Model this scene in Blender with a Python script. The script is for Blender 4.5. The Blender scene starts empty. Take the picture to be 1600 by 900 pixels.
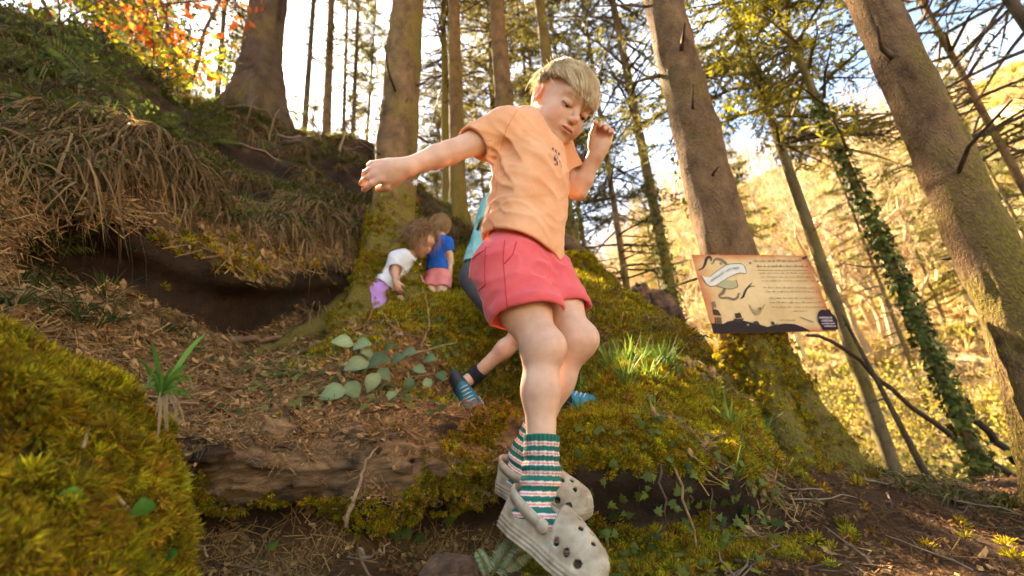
import bpy, math, random
import numpy as np
from mathutils import Vector, Matrix
from mathutils.bvhtree import BVHTree

SC = bpy.context.scene
COL = SC.collection
rnd = random.Random(7)
RS = np.random.RandomState(11)

# ------------------------------------------------------------------ camera
F_PX = 750.0                       # focal length in pixels of the 1600 px wide photograph
PITCH, ROLL, CZ = math.radians(21), math.radians(5), 0.30
FW = np.array([0, math.cos(PITCH), math.sin(PITCH)])
_U0 = np.array([0, -math.sin(PITCH), math.cos(PITCH)])
_R0 = np.array([1.0, 0, 0])
RC = math.cos(ROLL) * _R0 - math.sin(ROLL) * _U0
UC = math.sin(ROLL) * _R0 + math.cos(ROLL) * _U0
C0 = np.array([0, 0, CZ])
cam_d = bpy.data.cameras.new('camera')
cam = bpy.data.objects.new('camera', cam_d)
COL.objects.link(cam)
cam_d.sensor_width = 36
cam_d.lens = F_PX / 1600 * 36
cam_d.clip_start, cam_d.clip_end = 0.02, 2000
cam.matrix_world = Matrix(((RC[0], UC[0], -FW[0], C0[0]), (RC[1], UC[1], -FW[1], C0[1]),
                           (RC[2], UC[2], -FW[2], C0[2]), (0, 0, 0, 1)))
cam_d.dof.use_dof = True
cam_d.dof.focus_distance = 1.12
cam_d.dof.aperture_fstop = 3.2
SC.camera = cam

def W(px, py, dep):                # photograph pixel + depth along the lens axis
    return C0 + dep * (FW + (px - 800) / F_PX * RC + (450 - py) / F_PX * UC)
def WD(px, py, D):                 # photograph pixel + horizontal distance
    d = FW + (px - 800) / F_PX * RC + (450 - py) / F_PX * UC
    return C0 + d * (D / math.hypot(d[0], d[1]))
def camv(r, u, t):                 # camera-aligned direction: right, up, towards the camera
    v = r * RC + u * UC - t * FW
    return v / np.linalg.norm(v)

# ------------------------------------------------------------------ sky and sun
SUN_DIR = WD(447, 105, 1.0) - C0
SUN_DIR /= np.linalg.norm(SUN_DIR)
SUN_EL = math.asin(SUN_DIR[2])
SUN_AZ = math.atan2(SUN_DIR[0], SUN_DIR[1])
wd = bpy.data.worlds.new('World'); SC.world = wd; wd.use_nodes = True
nt = wd.node_tree; nt.nodes.clear()
def wn(t, **k):
    n = nt.nodes.new(t)
    for a, b in k.items(): setattr(n, a, b)
    return n
sky = wn('ShaderNodeTexSky', sky_type='NISHITA', sun_disc=False)
sky.sun_elevation = SUN_EL; sky.sun_rotation = SUN_AZ
sky.air_density = 1.0; sky.dust_density = 0.7; sky.ozone_density = 2.0
tc = wn('ShaderNodeTexCoord')
# thin broken cloud over the whole sky
nz = wn('ShaderNodeTexNoise'); nz.inputs['Scale'].default_value = 2.6; nz.inputs['Detail'].default_value = 7; nz.inputs['Roughness'].default_value = 0.6
mp = wn('ShaderNodeMapping'); mp.inputs['Scale'].default_value = (1, 1, 2.2)
rp = wn('ShaderNodeValToRGB'); rp.color_ramp.elements[0].position = 0.44; rp.color_ramp.elements[1].position = 0.72
mx = wn('ShaderNodeMixRGB'); mx.inputs[2].default_value = (7.0, 7.0, 7.0, 1)
mm = wn('ShaderNodeMath', operation='MULTIPLY'); mm.inputs[1].default_value = 0.45
nt.links.new(tc.outputs['Generated'], mp.inputs[0]); nt.links.new(mp.outputs[0], nz.inputs['Vector'])
nt.links.new(nz.outputs[0], rp.inputs[0]); nt.links.new(rp.outputs[0], mm.inputs[0]); nt.links.new(mm.outputs[0], mx.inputs[0])
nt.links.new(sky.outputs[0], mx.inputs[1])
# the visible sun: a small disc with a narrow bright aureole
dp = wn('ShaderNodeVectorMath', operation='DOT_PRODUCT'); dp.inputs[1].default_value = tuple(SUN_DIR)
nt.links.new(tc.outputs['Generated'], dp.inputs[0])
mr = wn('ShaderNodeMapRange'); mr.inputs['From Min'].default_value = math.cos(math.radians(1.5)); mr.inputs['From Max'].default_value = math.cos(math.radians(0.5))
nt.links.new(dp.outputs['Value'], mr.inputs[0])
m2 = wn('ShaderNodeMath', operation='MULTIPLY'); m2.inputs[1].default_value = 160.0
nt.links.new(mr.outputs[0], m2.inputs[0])
ad = wn('ShaderNodeMixRGB', blend_type='ADD'); ad.inputs[0].default_value = 1.0
nt.links.new(mx.outputs[0], ad.inputs[1]); nt.links.new(m2.outputs[0], ad.inputs[2])
bg = wn('ShaderNodeBackground'); bg.inputs[1].default_value = 0.054
nt.links.new(ad.outputs[0], bg.inputs[0])
nt.links.new(bg.outputs[0], wn('ShaderNodeOutputWorld').inputs[0])
sun_d = bpy.data.lights.new('sun', 'SUN'); sun_d.energy = 5.0; sun_d.angle = math.radians(0.6); sun_d.color = (1.0, 0.84, 0.62)
sun = bpy.data.objects.new('sun', sun_d); COL.objects.link(sun)
sun.rotation_euler = Vector(SUN_DIR).to_track_quat('Z', 'Y').to_euler()
sun.location = (-8, 14, 14)
vs = SC.view_settings
vs.view_transform = 'Standard'; vs.look = 'None'; vs.gamma = 1.0; vs.use_curve_mapping = False
vs.exposure = 3.5
vs.use_white_balance = True; vs.white_balance_temperature = 7400; vs.white_balance_tint = 10
SC.cycles.use_denoising = True
SC.cycles.use_adaptive_sampling = True; SC.cycles.adaptive_threshold = 0.05
SC.cycles.max_bounces = 5; SC.cycles.diffuse_bounces = 3; SC.cycles.glossy_bounces = 2; SC.cycles.transmission_bounces = 4; SC.cycles.transparent_max_bounces = 8
SC.cycles.sample_clamp_indirect = 6.0

# ------------------------------------------------------------------ helpers
def V3(p): return np.asarray(p, float)
def unit(v): v = V3(v); return v / np.linalg.norm(v)
def lerp(a, b, t): return a + (b - a) * t

def mesh_np(name, V, Fc, smooth=True):
    """numpy vertices + faces (one array of quads or tris, or a list of such arrays) -> mesh data"""
    me = bpy.data.meshes.new(name)
    Fs = Fc if isinstance(Fc, list) else [Fc]
    Fs = [np.asarray(f, np.int32) for f in Fs if len(f)]
    V = np.asarray(V, np.float32)
    me.vertices.add(len(V)); me.vertices.foreach_set('co', V.ravel())
    lv = np.concatenate([f.ravel() for f in Fs]); ln = np.concatenate([np.full(len(f), f.shape[1], np.int32) for f in Fs])
    me.loops.add(len(lv)); me.loops.foreach_set('vertex_index', lv)
    me.polygons.add(len(ln)); st = np.concatenate([[0], np.cumsum(ln)[:-1]]).astype(np.int32)
    me.polygons.foreach_set('loop_start', st)
    me.polygons.foreach_set('use_smooth', np.full(len(ln), smooth, bool))
    me.update(calc_edges=True)
    return me
def set_col(me, C, name='Col'):
    C = np.asarray(C, np.float32)
    if C.shape[1] == 3: C = np.hstack([C, np.ones((len(C), 1), np.float32)])
    a = me.color_attributes.new(name, 'FLOAT_COLOR', 'POINT'); a.data.foreach_set('color', C.ravel())
def obj(name, me, mat=None, parent=None, loc=None, label=None, cat=None, group=None, kind=None):
    o = bpy.data.objects.new(name, me); COL.objects.link(o)
    if mat is not None and me is not None and not me.materials:
        for m in (mat if isinstance(mat, list) else [mat]): me.materials.append(m)
    if parent is not None: o.parent = parent
    if loc is not None: o.location = tuple(loc)
    if label: o['label'] = label
    if cat: o['category'] = cat
    if group: o['group'] = group
    if kind: o['kind'] = kind
    return o

class MB:
    """collects verts / faces / colours for one mesh"""
    def __init__(s): s.v = []; s.q = []; s.t = []; s.c = []; s.n = 0
    def add(s, V, Q=None, T=None, col=None):
        V = np.asarray(V, float)
        if Q is not None and len(Q): s.q.append(np.asarray(Q) + s.n)
        if T is not None and len(T): s.t.append(np.asarray(T) + s.n)
        s.v.append(V); s.n += len(V)
        s.c.append(np.tile(col, (len(V), 1)) if col is not None and np.ndim(col) == 1 else (col if col is not None else np.ones((len(V), 3))))
    def tube(s, pts, rad, n=6, col=None, cap=True):
        pts = np.asarray(pts, float); m = len(pts); rad = np.broadcast_to(rad, (m,))
        tg = np.gradient(pts, axis=0); tg /= np.linalg.norm(tg, axis=1)[:, None] + 1e-9
        ref = np.array([0.31, 0.17, 0.93]); ref = ref if abs(tg[0] @ ref) < .9 else np.array([1., 0, 0])
        a = np.cross(tg, ref); a /= np.linalg.norm(a, axis=1)[:, None] + 1e-9; b = np.cross(tg, a)
        th = np.arange(n) / n * 2 * math.pi
        V = (pts[:, None] + rad[:, None, None] * (np.cos(th)[None, :, None] * a[:, None] + np.sin(th)[None, :, None] * b[:, None])).reshape(-1, 3)
        i = np.arange(m - 1)[:, None] * n + np.arange(n)[None]; j = np.arange(m - 1)[:, None] * n + (np.arange(n)[None] + 1) % n
        Q = np.stack([i, j, j + n, i + n], -1).reshape(-1, 4)
        T = []
        if cap:
            V = np.vstack([V, pts[:1], pts[-1:]]); k = m * n
            T = [(k, (x + 1) % n, x) for x in range(n)] + [(k + 1, (m - 1) * n + x, (m - 1) * n + (x + 1) % n) for x in range(n)]
        s.add(V, Q, T, col)
    def box(s, c, ax, half, col=None):
        ax = [unit(a) * h for a, h in zip(ax, half)]
        V = [V3(c) + i * ax[0] + j * ax[1] + k * ax[2] for i in (-1, 1) for j in (-1, 1) for k in (-1, 1)]
        s.add(V, [(0, 1, 3, 2), (4, 6, 7, 5), (0, 4, 5, 1), (2, 3, 7, 6), (0, 2, 6, 4), (1, 5, 7, 3)], None, col)
    def mesh(s, name, smooth=True):
        fs = []
        if s.q: fs.append(np.vstack(s.q))
        if s.t: fs.append(np.vstack(s.t))
        me = mesh_np(name, np.vstack(s.v), fs, smooth)
        set_col(me, np.vstack(s.c))
        return me

# ---- value noise
def _h(i, j, k, s):
    n = (i.astype(np.int64) * 374761393 + j.astype(np.int64) * 668265263 + k.astype(np.int64) * 2147483647 + s * 1274126177) & 0xffffffff
    n = ((n ^ (n >> 13)) * 1274126177) & 0xffffffff
    n = (n ^ (n >> 16)) & 0xffff
    return n.astype(np.float32) / 65535.0
def vnoise(P, f=1.0, seed=0):
    P = np.asarray(P, np.float32) * f
    I = np.floor(P).astype(np.int64); u = P - I; u = u * u * (3 - 2 * u)
    r = 0
    for a in (0, 1):
        for b in (0, 1):
            for c in (0, 1):
                w = (u[..., 0] if a else 1 - u[..., 0]) * (u[..., 1] if b else 1 - u[..., 1]) * (u[..., 2] if c else 1 - u[..., 2])
                r = r + w * _h(I[..., 0] + a, I[..., 1] + b, I[..., 2] + c, seed)
    return r * 2 - 1
def fbm(P, f=1.0, octv=4, seed=0, gain=.5):
    r = 0; a = 1
    for o in range(octv): r = r + a * vnoise(P, f * 2 ** o, seed + o * 17); a *= gain
    return r

# ---- signed distance grids and surface nets
def smin(a, b, k):
    if k <= 0: return np.minimum(a, b)
    h = np.maximum(k - np.abs(a - b), 0) / k
    return np.minimum(a, b) - h * h * k * 0.25
def smax(a, b, k): return -smin(-a, -b, k)
class SG:
    def __init__(s, lo, hi, h):
        s.h = h; s.lo = V3(lo) - 4 * h
        s.n = np.ceil((V3(hi) + 4 * h - s.lo) / h).astype(int) + 1
        s.d = np.full(s.n, 1.0, np.float32)
    def copy(s):
        c = object.__new__(SG); c.h = s.h; c.lo = s.lo; c.n = s.n; c.d = s.d.copy(); return c
    def sub(s, lo, hi):
        a = np.clip(np.floor((V3(lo) - s.lo) / s.h).astype(int), 0, s.n); b = np.clip(np.ceil((V3(hi) - s.lo) / s.h).astype(int) + 1, 0, s.n)
        sl = tuple(slice(i, j) for i, j in zip(a, b))
        ax = [(s.lo[i] + s.h * np.arange(a[i], b[i])).astype(np.float32) for i in range(3)]
        return sl, np.meshgrid(*ax, indexing='ij', sparse=True)
    def op(s, fn, lo=None, hi=None, k=0.0, op='u'):
        pad = k + 4 * s.h
        lo = s.lo if lo is None else V3(lo) - pad; hi = s.lo + s.h * s.n if hi is None else V3(hi) + pad
        sl, X = s.sub(lo, hi)
        if s.d[sl].size == 0: return
        f = fn(*X)
        if op == 'u': s.d[sl] = smin(s.d[sl], f, k)
        elif op == 's': s.d[sl] = smax(s.d[sl], -f, k)
        else: s.d[sl] = smax(s.d[sl], f, k)
    def cone(s, a, b, ra, rb, k=0.0, op='u'):
        a, b = V3(a), V3(b); r = max(ra, rb)
        s.op(f_cone(a, b, ra, rb), np.minimum(a, b) - r, np.maximum(a, b) + r, k, op)
    def ell(s, c, R, M=None, k=0.0, op='u'):
        c = V3(c); r = max(R); s.op(f_ell(c, R, M), c - r, c + r, k, op)
    def mesh_arrays(s, disp=None):
        return surface_net(s.d, s.lo, s.h)
def f_cone(a, b, ra, rb):
    a, b = V3(a), V3(b); ba = b - a; L2 = ba @ ba
    def f(X, Y, Z):
        x, y, z = X - a[0], Y - a[1], Z - a[2]
        t = np.clip((x * ba[0] + y * ba[1] + z * ba[2]) / L2, 0, 1)
        return np.sqrt((x - t * ba[0]) ** 2 + (y - t * ba[1]) ** 2 + (z - t * ba[2]) ** 2) - (ra + (rb - ra) * t)
    return f
def f_ell(c, R, M=None):
    def f(X, Y, Z):
        x, y, z = X - c[0], Y - c[1], Z - c[2]
        if M is not None:      # columns of M: local axes in world
            x, y, z = (x * M[0, i] + y * M[1, i] + z * M[2, i] for i in range(3))
        k0 = np.sqrt((x / R[0]) ** 2 + (y / R[1]) ** 2 + (z / R[2]) ** 2)
        k1 = np.sqrt((x / R[0] ** 2) ** 2 + (y / R[1] ** 2) ** 2 + (z / R[2] ** 2) ** 2)
        return k0 * (k0 - 1) / np.maximum(k1, 1e-6)
    return f
def f_plane(c, n):             # negative on the side away from n
    c, n = V3(c), unit(n)
    return lambda X, Y, Z: (X - c[0]) * n[0] + (Y - c[1]) * n[1] + (Z - c[2]) * n[2]
def surface_net(d, lo, h):
    S = d < 0
    A = np.zeros(np.array(d.shape) - 1, np.int8)
    for a in (0, 1):
        for b in (0, 1):
            for c in (0, 1):
                A += S[a:d.shape[0] - 1 + a, b:d.shape[1] - 1 + b, c:d.shape[2] - 1 + c]
    idx = np.argwhere((A > 0) & (A < 8))
    vid = np.full(A.shape, -1, np.int32); vid[idx[:, 0], idx[:, 1], idx[:, 2]] = np.arange(len(idx))
    acc = np.zeros((len(idx), 3), np.float64); cnt = np.zeros(len(idx))
    cs = [(a, b, c) for a in (0, 1) for b in (0, 1) for c in (0, 1)]
    vals = {q: d[idx[:, 0] + q[0], idx[:, 1] + q[1], idx[:, 2] + q[2]] for q in cs}
    for q in cs:
        for ax in range(3):
            if q[ax] == 0:
                r = list(q); r[ax] = 1; r = tuple(r)
                v0, v1 = vals[q], vals[r]; m = (v0 < 0) != (v1 < 0)
                t = np.where(m, v0 / np.where(m, v0 - v1, 1), 0)
                p = np.tile(np.array(q, float), (len(idx), 1)); p[:, ax] += t
                acc += p * m[:, None]; cnt += m
    Vt = lo + h * (idx + acc / cnt[:, None])
    Q = []
    for ax in range(3):
        b, c = (ax + 1) % 3, (ax + 2) % 3
        s0 = [slice(1, -1)] * 3; s0[ax] = slice(0, -1); s1 = list(s0); s1[ax] = slice(1, None)
        x0, x1 = S[tuple(s0)], S[tuple(s1)]
        e = np.argwhere(x0 != x1)
        flip = x0[e[:, 0], e[:, 1], e[:, 2]]
        o = np.ones(3, int); o[ax] = 0; e = e + o
        def g(db, dc):
            f = e.copy(); f[:, b] += db; f[:, c] += dc
            return vid[f[:, 0], f[:, 1], f[:, 2]]
        q = np.stack([g(-1, -1), g(0, -1), g(0, 0), g(-1, 0)], 1)
        q[~flip] = q[~flip][:, ::-1]
        Q.append(q)
    Q = np.vstack(Q); Q = Q[(Q >= 0).all(1)]
    return Vt, Q
def relax(V, Q, it=1, lam=.5):
    for _ in range(it):
        acc = np.zeros_like(V); n = np.zeros(len(V))
        for i in range(4):
            for j in ((i + 1) % 4, (i + 3) % 4):
                np.add.at(acc, Q[:, i], V[Q[:, j]]); np.add.at(n, Q[:, i], 1)
        V = V + lam * (acc / np.maximum(n, 1)[:, None] - V)
    return V
def normals(V, Q):
    fn = np.cross(V[Q[:, 2]] - V[Q[:, 0]], V[Q[:, 3 if Q.shape[1] == 4 else 1]] - V[Q[:, 1 if Q.shape[1] == 4 else 0]])
    if Q.shape[1] == 3: fn = np.cross(V[Q[:, 1]] - V[Q[:, 0]], V[Q[:, 2]] - V[Q[:, 0]])
    N = np.zeros_like(V)
    for i in range(Q.shape[1]): np.add.at(N, Q[:, i], fn)
    return N / (np.linalg.norm(N, axis=1)[:, None] + 1e-12)

# ---- materials
MATS = {}
def material(name, ramp=None, scale=5.0, detail=5, rough=.85, bump=0.0, bscale=None, vcol=False, vmix=1.0, sss=0.0, trans=0.0,
             spec=.3, stretch=None, sheen=0.0, coords='Object', dist=.01, metal=0.0, objvar=0.0):
    """noise -> ramp (optionally multiplied with the Col attribute) -> principled, noise bump, optional translucency"""
    m = bpy.data.materials.new(name); m.use_nodes = True; t = m.node_tree; N = t.nodes; L = t.links
    b = N['Principled BSDF']; b.inputs['Roughness'].default_value = rough; b.inputs['Specular IOR Level'].default_value = spec
    b.inputs['Metallic'].default_value = metal
    tc_ = N.new('ShaderNodeTexCoord'); mp_ = N.new('ShaderNodeMapping'); L.new(tc_.outputs[coords], mp_.inputs[0])
    if stretch: mp_.inputs['Scale'].default_value = stretch
    out = None
    if ramp:
        nz_ = N.new('ShaderNodeTexNoise'); nz_.inputs['Scale'].default_value = scale; nz_.inputs['Detail'].default_value = detail; nz_.inputs['Roughness'].default_value = .65
        L.new(mp_.outputs[0], nz_.inputs['Vector'])
        cr = N.new('ShaderNodeValToRGB'); L.new(nz_.outputs[0], cr.inputs[0]); e = cr.color_ramp.elements
        while len(e) < len(ramp): e.new(.5)
        for el, (p, c) in zip(e, ramp): el.position = p; el.color = (*c, 1)
        out = cr.outputs[0]
    if vcol:
        at = N.new('ShaderNodeAttribute'); at.attribute_name = 'Col'
        if out is None: out = at.outputs['Color']
        else:
            mu = N.new('ShaderNodeMixRGB'); mu.blend_type = 'MULTIPLY'; mu.inputs[0].default_value = vmix
            L.new(out, mu.inputs[1]); L.new(at.outputs['Color'], mu.inputs[2]); out = mu.outputs[0]
    if objvar:
        oi = N.new('ShaderNodeObjectInfo'); hs = N.new('ShaderNodeHueSaturation')
        wn_ = N.new('ShaderNodeTexWhiteNoise'); wn_.noise_dimensions = '1D'; L.new(oi.outputs['Random'], wn_.inputs['W']); mh = N.new('ShaderNodeMapRange'); mh.inputs['To Min'].default_value = .5 - .06 * objvar; mh.inputs['To Max'].default_value = .5 + .09 * objvar; L.new(wn_.outputs[0], mh.inputs[0]); L.new(mh.outputs[0], hs.inputs['Hue'])
        mr_ = N.new('ShaderNodeMapRange'); mr_.inputs['To Min'].default_value = 1 - objvar; mr_.inputs['To Max'].default_value = 1 + objvar
        L.new(oi.outputs['Random'], mr_.inputs[0]); L.new(mr_.outputs[0], hs.inputs['Value']); L.new(out, hs.inputs['Color']); out = hs.outputs[0]
    L.new(out, b.inputs['Base Color'])
    if bump:
        nb = N.new('ShaderNodeTexNoise'); nb.inputs['Scale'].default_value = bscale or scale * 4; nb.inputs['Detail'].default_value = 6; nb.inputs['Roughness'].default_value = .7
        L.new(mp_.outputs[0], nb.inputs['Vector'])
        bp = N.new('ShaderNodeBump'); bp.inputs['Strength'].default_value = bump; bp.inputs['Distance'].default_value = dist
        L.new(nb.outputs[0], bp.inputs['Height']); L.new(bp.outputs[0], b.inputs['Normal'])
    if sss:
        b.inputs['Subsurface Weight'].default_value = sss; b.inputs['Subsurface Radius'].default_value = (1, .35, .18); b.inputs['Subsurface Scale'].default_value = .008
    if sheen: b.inputs['Sheen Weight'].default_value = sheen
    if trans:
        tr = N.new('ShaderNodeBsdfTranslucent'); L.new(out, tr.inputs[0]); ms = N.new('ShaderNodeMixShader'); ms.inputs[0].default_value = trans
        L.new(b.outputs[0], ms.inputs[1]); L.new(tr.outputs[0], ms.inputs[2]); L.new(ms.outputs[0], N['Material Output'].inputs[0])
    MATS[name] = m
    return m

# ------------------------------------------------------------------ terrain
def rbf(pts, eps=.35):
    pts = np.array(pts, float); xy, z = pts[:, :2], pts[:, 2]
    D = np.sqrt(((xy[:, None] - xy[None]) ** 2).sum(-1) + eps ** 2); n = len(xy)
    A = np.zeros((n + 3, n + 3)); A[:n, :n] = D; A[:n, n] = A[n, :n] = 1; A[:n, n + 1:] = xy; A[n + 1:, :n] = xy.T
    A[:n, :n] += -1e-3 * np.eye(n)
    w = np.linalg.solve(A, np.concatenate([z, np.zeros(3)]))
    def f(x, y):
        x = np.asarray(x, float); y = np.asarray(y, float); r = w[n] + w[n + 1] * x + w[n + 2] * y
        for i in range(n): r = r + w[i] * np.sqrt((x - xy[i, 0]) ** 2 + (y - xy[i, 1]) ** 2 + eps ** 2)
        return r
    return f
def sstep(a, b, x):
    t = np.clip((x - a) / (b - a), 0, 1); return t * t * (3 - 2 * t)
def far_h(x, y):
    r = np.hypot(x, y); az = np.degrees(np.arctan2(x, y))
    left = 4.2 + .06 * r
    val = -.8 - 1.3 * sstep(4, 16, r)
    base = lerp(left, val, sstep(-8, 18, az + 40 / np.maximum(r, 3) - 4))
    back = sstep(110, 150, np.abs(az)); base = lerp(base, -.6 - .05 * r, back)
    hill = 46 * sstep(9, 92, r) * sstep(-2, 22, az) * (1 - sstep(75, 110, az))
    return base + hill
ring = []
for a in np.radians(np.arange(0, 360, 20)):
    for R_ in (7.5, 10.0):
        ring.append((R_ * math.sin(a), R_ * math.cos(a), float(far_h(R_ * math.sin(a), R_ * math.cos(a)))))
up_pts = [(-.63, 1.0, .40), (-.36, 1.15, .41), (0, 1.22, .40), (-.43, 1.32, .46), (-.92, 1.43, .58), (-1.04, 1.94, .80), (-1.15, 2.5, 1.05), (-1.1, 3.0, 1.28),
          (-.46, 1.64, .57), (-.52, 2.0, .86), (-.58, 2.5, 1.23), (-.30, 2.55, 1.25), (-.75, 2.5, 1.09), (-.85, 2.8, 1.08), (-.1, 2.5, 1.15), (-.62, 3.1, 1.22), (-.3, 3.3, 1.30), (-.2, 1.7, .50), (-.24, 2.0, .54), (.21, 1.89, .52), (.1, 1.5, .46),
          (.25, 1.38, .44), (.33, 1.45, .42), (.5, 1.5, .36), (.3, 1.77, .60), (.5, 1.9, .66), (.78, 2.06, .58), (.75, 2.7, 1.14), (.3, 2.5, 1.15), (.54, 3.56, 1.85), (0, 3.2, 1.5), (-.33, 4.2, 2.35), (.6, 4.46, 2.4), (-.58, 5, 2.7),
          (1.1, 2.5, .7), (1.3, 3.2, .6), (1.5, 4.2, .6), (1.1, 2.05, .35), (2.2, 4.5, -.6), (2.3, 3.2, -.5), (-1.4, 1.4, .90), (-1.45, 1.8, .95), (-1.3, 1.0, .62), (-2.2, 1.2, 1.1), (-2.2, 2.2, 1.2), (-1.0, .6, .40), (1.5, 5.5, .9), (.4, 6, 2.9)] + ring
lo_pts = [(1.03, 2.06, .26), (.75, 1.6, .2), (1.5, 2.3, .12), (1.9, 2.4, .06), (1.2, 1.4, .03), (.5, 1.0, .06), (.25, 1.1, .08), (0, .8, .08), (-.4, .8, .12), (-.8, .7, .15), (2.4, 2.2, 0), (2.3, 3.0, -.5), (1.6, 2.9, 0), (3, 3, -1.2), (0, .3, .05), (-1, .2, .1), (1.5, .5, -.05), (3, 1, -.4), (-3, 0, .3), (0, -2, 0), (0, -5, -.2)] + [q for q in ring if abs(math.degrees(math.atan2(q[0], q[1]))) > 35]
bk_pts = [(-1.65, 1.75, 1.66), (-1.36, 2.6, 1.78), (-1.66, 1.4, 1.46), (-1.15, 3.25, 2.1), (-1.8, 2.2, 1.95), (-2.3, 1.9, 2.35), (-2.77, 2.3, 2.95), (-3.3, 2.26, 3.45), (-3.08, 3.0, 3.8), (-2.1, 3.2, 2.75), (-2.79, 4.39, 4.3), (-1.55, 4.33, 3.7), (-1.3, 3.8, 2.9), (-.7, 4.56, 3.0), (-.33, 4.3, 2.3), (-2.0, 1.0, 1.35), (-2.8, 1.2, 2.2), (-3.6, 1.2, 3.0), (-3.0, 5.6, 4.5), (-1.2, 5.6, 4.0), (0, 5.5, 2.6), (-4.3, 3.2, 4.4), (-2.4, .2, 1.2)] + [q for q in ring if -140 < math.degrees(math.atan2(q[0], q[1])) < 20]
f_up, f_lo, f_bk = rbf(up_pts), rbf(lo_pts), rbf(bk_pts)
def y_step(x): return np.interp(x, [-3, -1.4, -.9, -.63, -.36, 0, .25, .5, .75, .95, 1.2, 1.5, 2.0, 3, 4], [.1, .45, .85, 1.02, 1.13, 1.22, 1.24, 1.32, 1.6, 2.05, 2.45, 2.9, 3.6, 4.5, 5])
def x_bank(y): return np.interp(y, [-1, .5, 1.0, 1.4, 1.82, 2.2, 2.6, 3.2, 3.8, 4.4, 5.2, 7], [-2.2, -1.9, -1.78, -1.68, -1.64, -1.55, -1.36, -1.12, -.75, -.35, .2, .8])
def h_ground(x, y):
    s = sstep(-.07, .07, y - y_step(x)); return lerp(f_lo(x, y), f_up(x, y), s)
def H(x, y):
    x = np.asarray(x, float); y = np.asarray(y, float)
    g = h_ground(x, y); b = sstep(-.1, .15, x_bank(y) - x)
    n = lerp(g, np.maximum(f_bk(x, y), g), b)
    r = np.hypot(x, y)
    return lerp(n, far_h(x, y), sstep(6.0, 8.5, r))
NLO, NHI, NH = np.array((-4.4, .25, -1.9)), np.array((3.6, 6.4, 5.4)), .032
def build_ground():
    g = SG(NLO, NHI, NH)
    xs = g.lo[0] + NH * np.arange(g.n[0]); ys = g.lo[1] + NH * np.arange(g.n[1]); zs = (g.lo[2] + NH * np.arange(g.n[2])).astype(np.float32)
    X, Y = np.meshgrid(xs, ys, indexing='ij')
    hg = h_ground(X, Y); r = np.hypot(X, Y); hg = lerp(hg, far_h(X, Y), sstep(6.0, 8.5, r)).astype(np.float32)
    hb = np.maximum(f_bk(X, Y), hg - .3).astype(np.float32); hb = lerp(hb, far_h(X, Y), sstep(6.0, 8.5, r)).astype(np.float32)
    sx = (x_bank(ys)[None, :] - xs[:, None]).astype(np.float32)
    Z = zs[None, None, :]
    gx, gy = np.gradient(hg, NH); sl = (1 / np.sqrt(1 + np.minimum(gx ** 2 + gy ** 2, 16)))[..., None].astype(np.float32)
    d = (Z - hg[..., None]) * sl
    gx, gy = np.gradient(hb, NH); slb = (1 / np.sqrt(1 + np.minimum(gx ** 2 + gy ** 2, 16)))[..., None].astype(np.float32)
    # bank: turf lip over a hollow worn out beneath it
    top = hb[..., None] - Z                              # depth under the turf
    gap = np.clip(hb - hg, 0, 2)[..., None]
    und = .55 * np.clip(gap - .25, 0, 1) * (sstep(.22, .42, top) * .8 + .2 * sstep(.5, .9, top)) + .10 * sstep(0, .2, top) * -1
    und = und - .10 + .10 * np.sin(ys * 5.1)[None, :, None].astype(np.float32) * (top > .15)
    db = smax((Z - hb[..., None]) * slb, -(sx[..., None] - und), .10)
    d = smin(d, db, .10)
    # hollow under the log and roots
    g.d = d.astype(np.float32)
    for c, R_ in (((-.12, 1.17, .20), (.22, .12, .10)), ((-.55, .98, .26), (.14, .10, .09)), ((.22, 1.22, .17), (.18, .10, .11)), ((.5, 1.3, .15), (.18, .12, .10))):
        g.ell(c, R_, None, .05, 's')
    band = np.abs(g.d) < .16; ii = np.argwhere(band); P = (g.lo + NH * ii).astype(np.float32)
    amp = .035 + .05 * sstep(.8, 2.5, P[:, 2]) + .03 * (P[:, 0] < -1.2)
    n = fbm(P, 2.1, 5, 1, .55)
    g.d[band] -= (amp * n).astype(np.float32)
    Vv, Q = g.mesh_arrays()
    return Vv, Q
gV, gQ = build_ground()
gN = normals(gV, gQ)
if (gN[:, 2] > 0).mean() < .5: gQ = gQ[:, ::-1]; gN = -gN
BVH_G = BVHTree.FromPolygons([Vector(v) for v in gV], [tuple(q) for q in gQ])
def drop(x, y, z0=8.0):
    h_ = BVH_G.ray_cast(Vector((x, y, z0)), Vector((0, 0, -1)))
    return V3(h_[0]) if h_[0] is not None else np.array((x, y, float(H(x, y))))
def hit_px(px, py):
    d = unit(W(px, py, 1) - C0); h_ = BVH_G.ray_cast(Vector(C0), Vector(d)); 
    return (V3(h_[0]), V3(h_[1])) if h_[0] is not None else (None, None)
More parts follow.
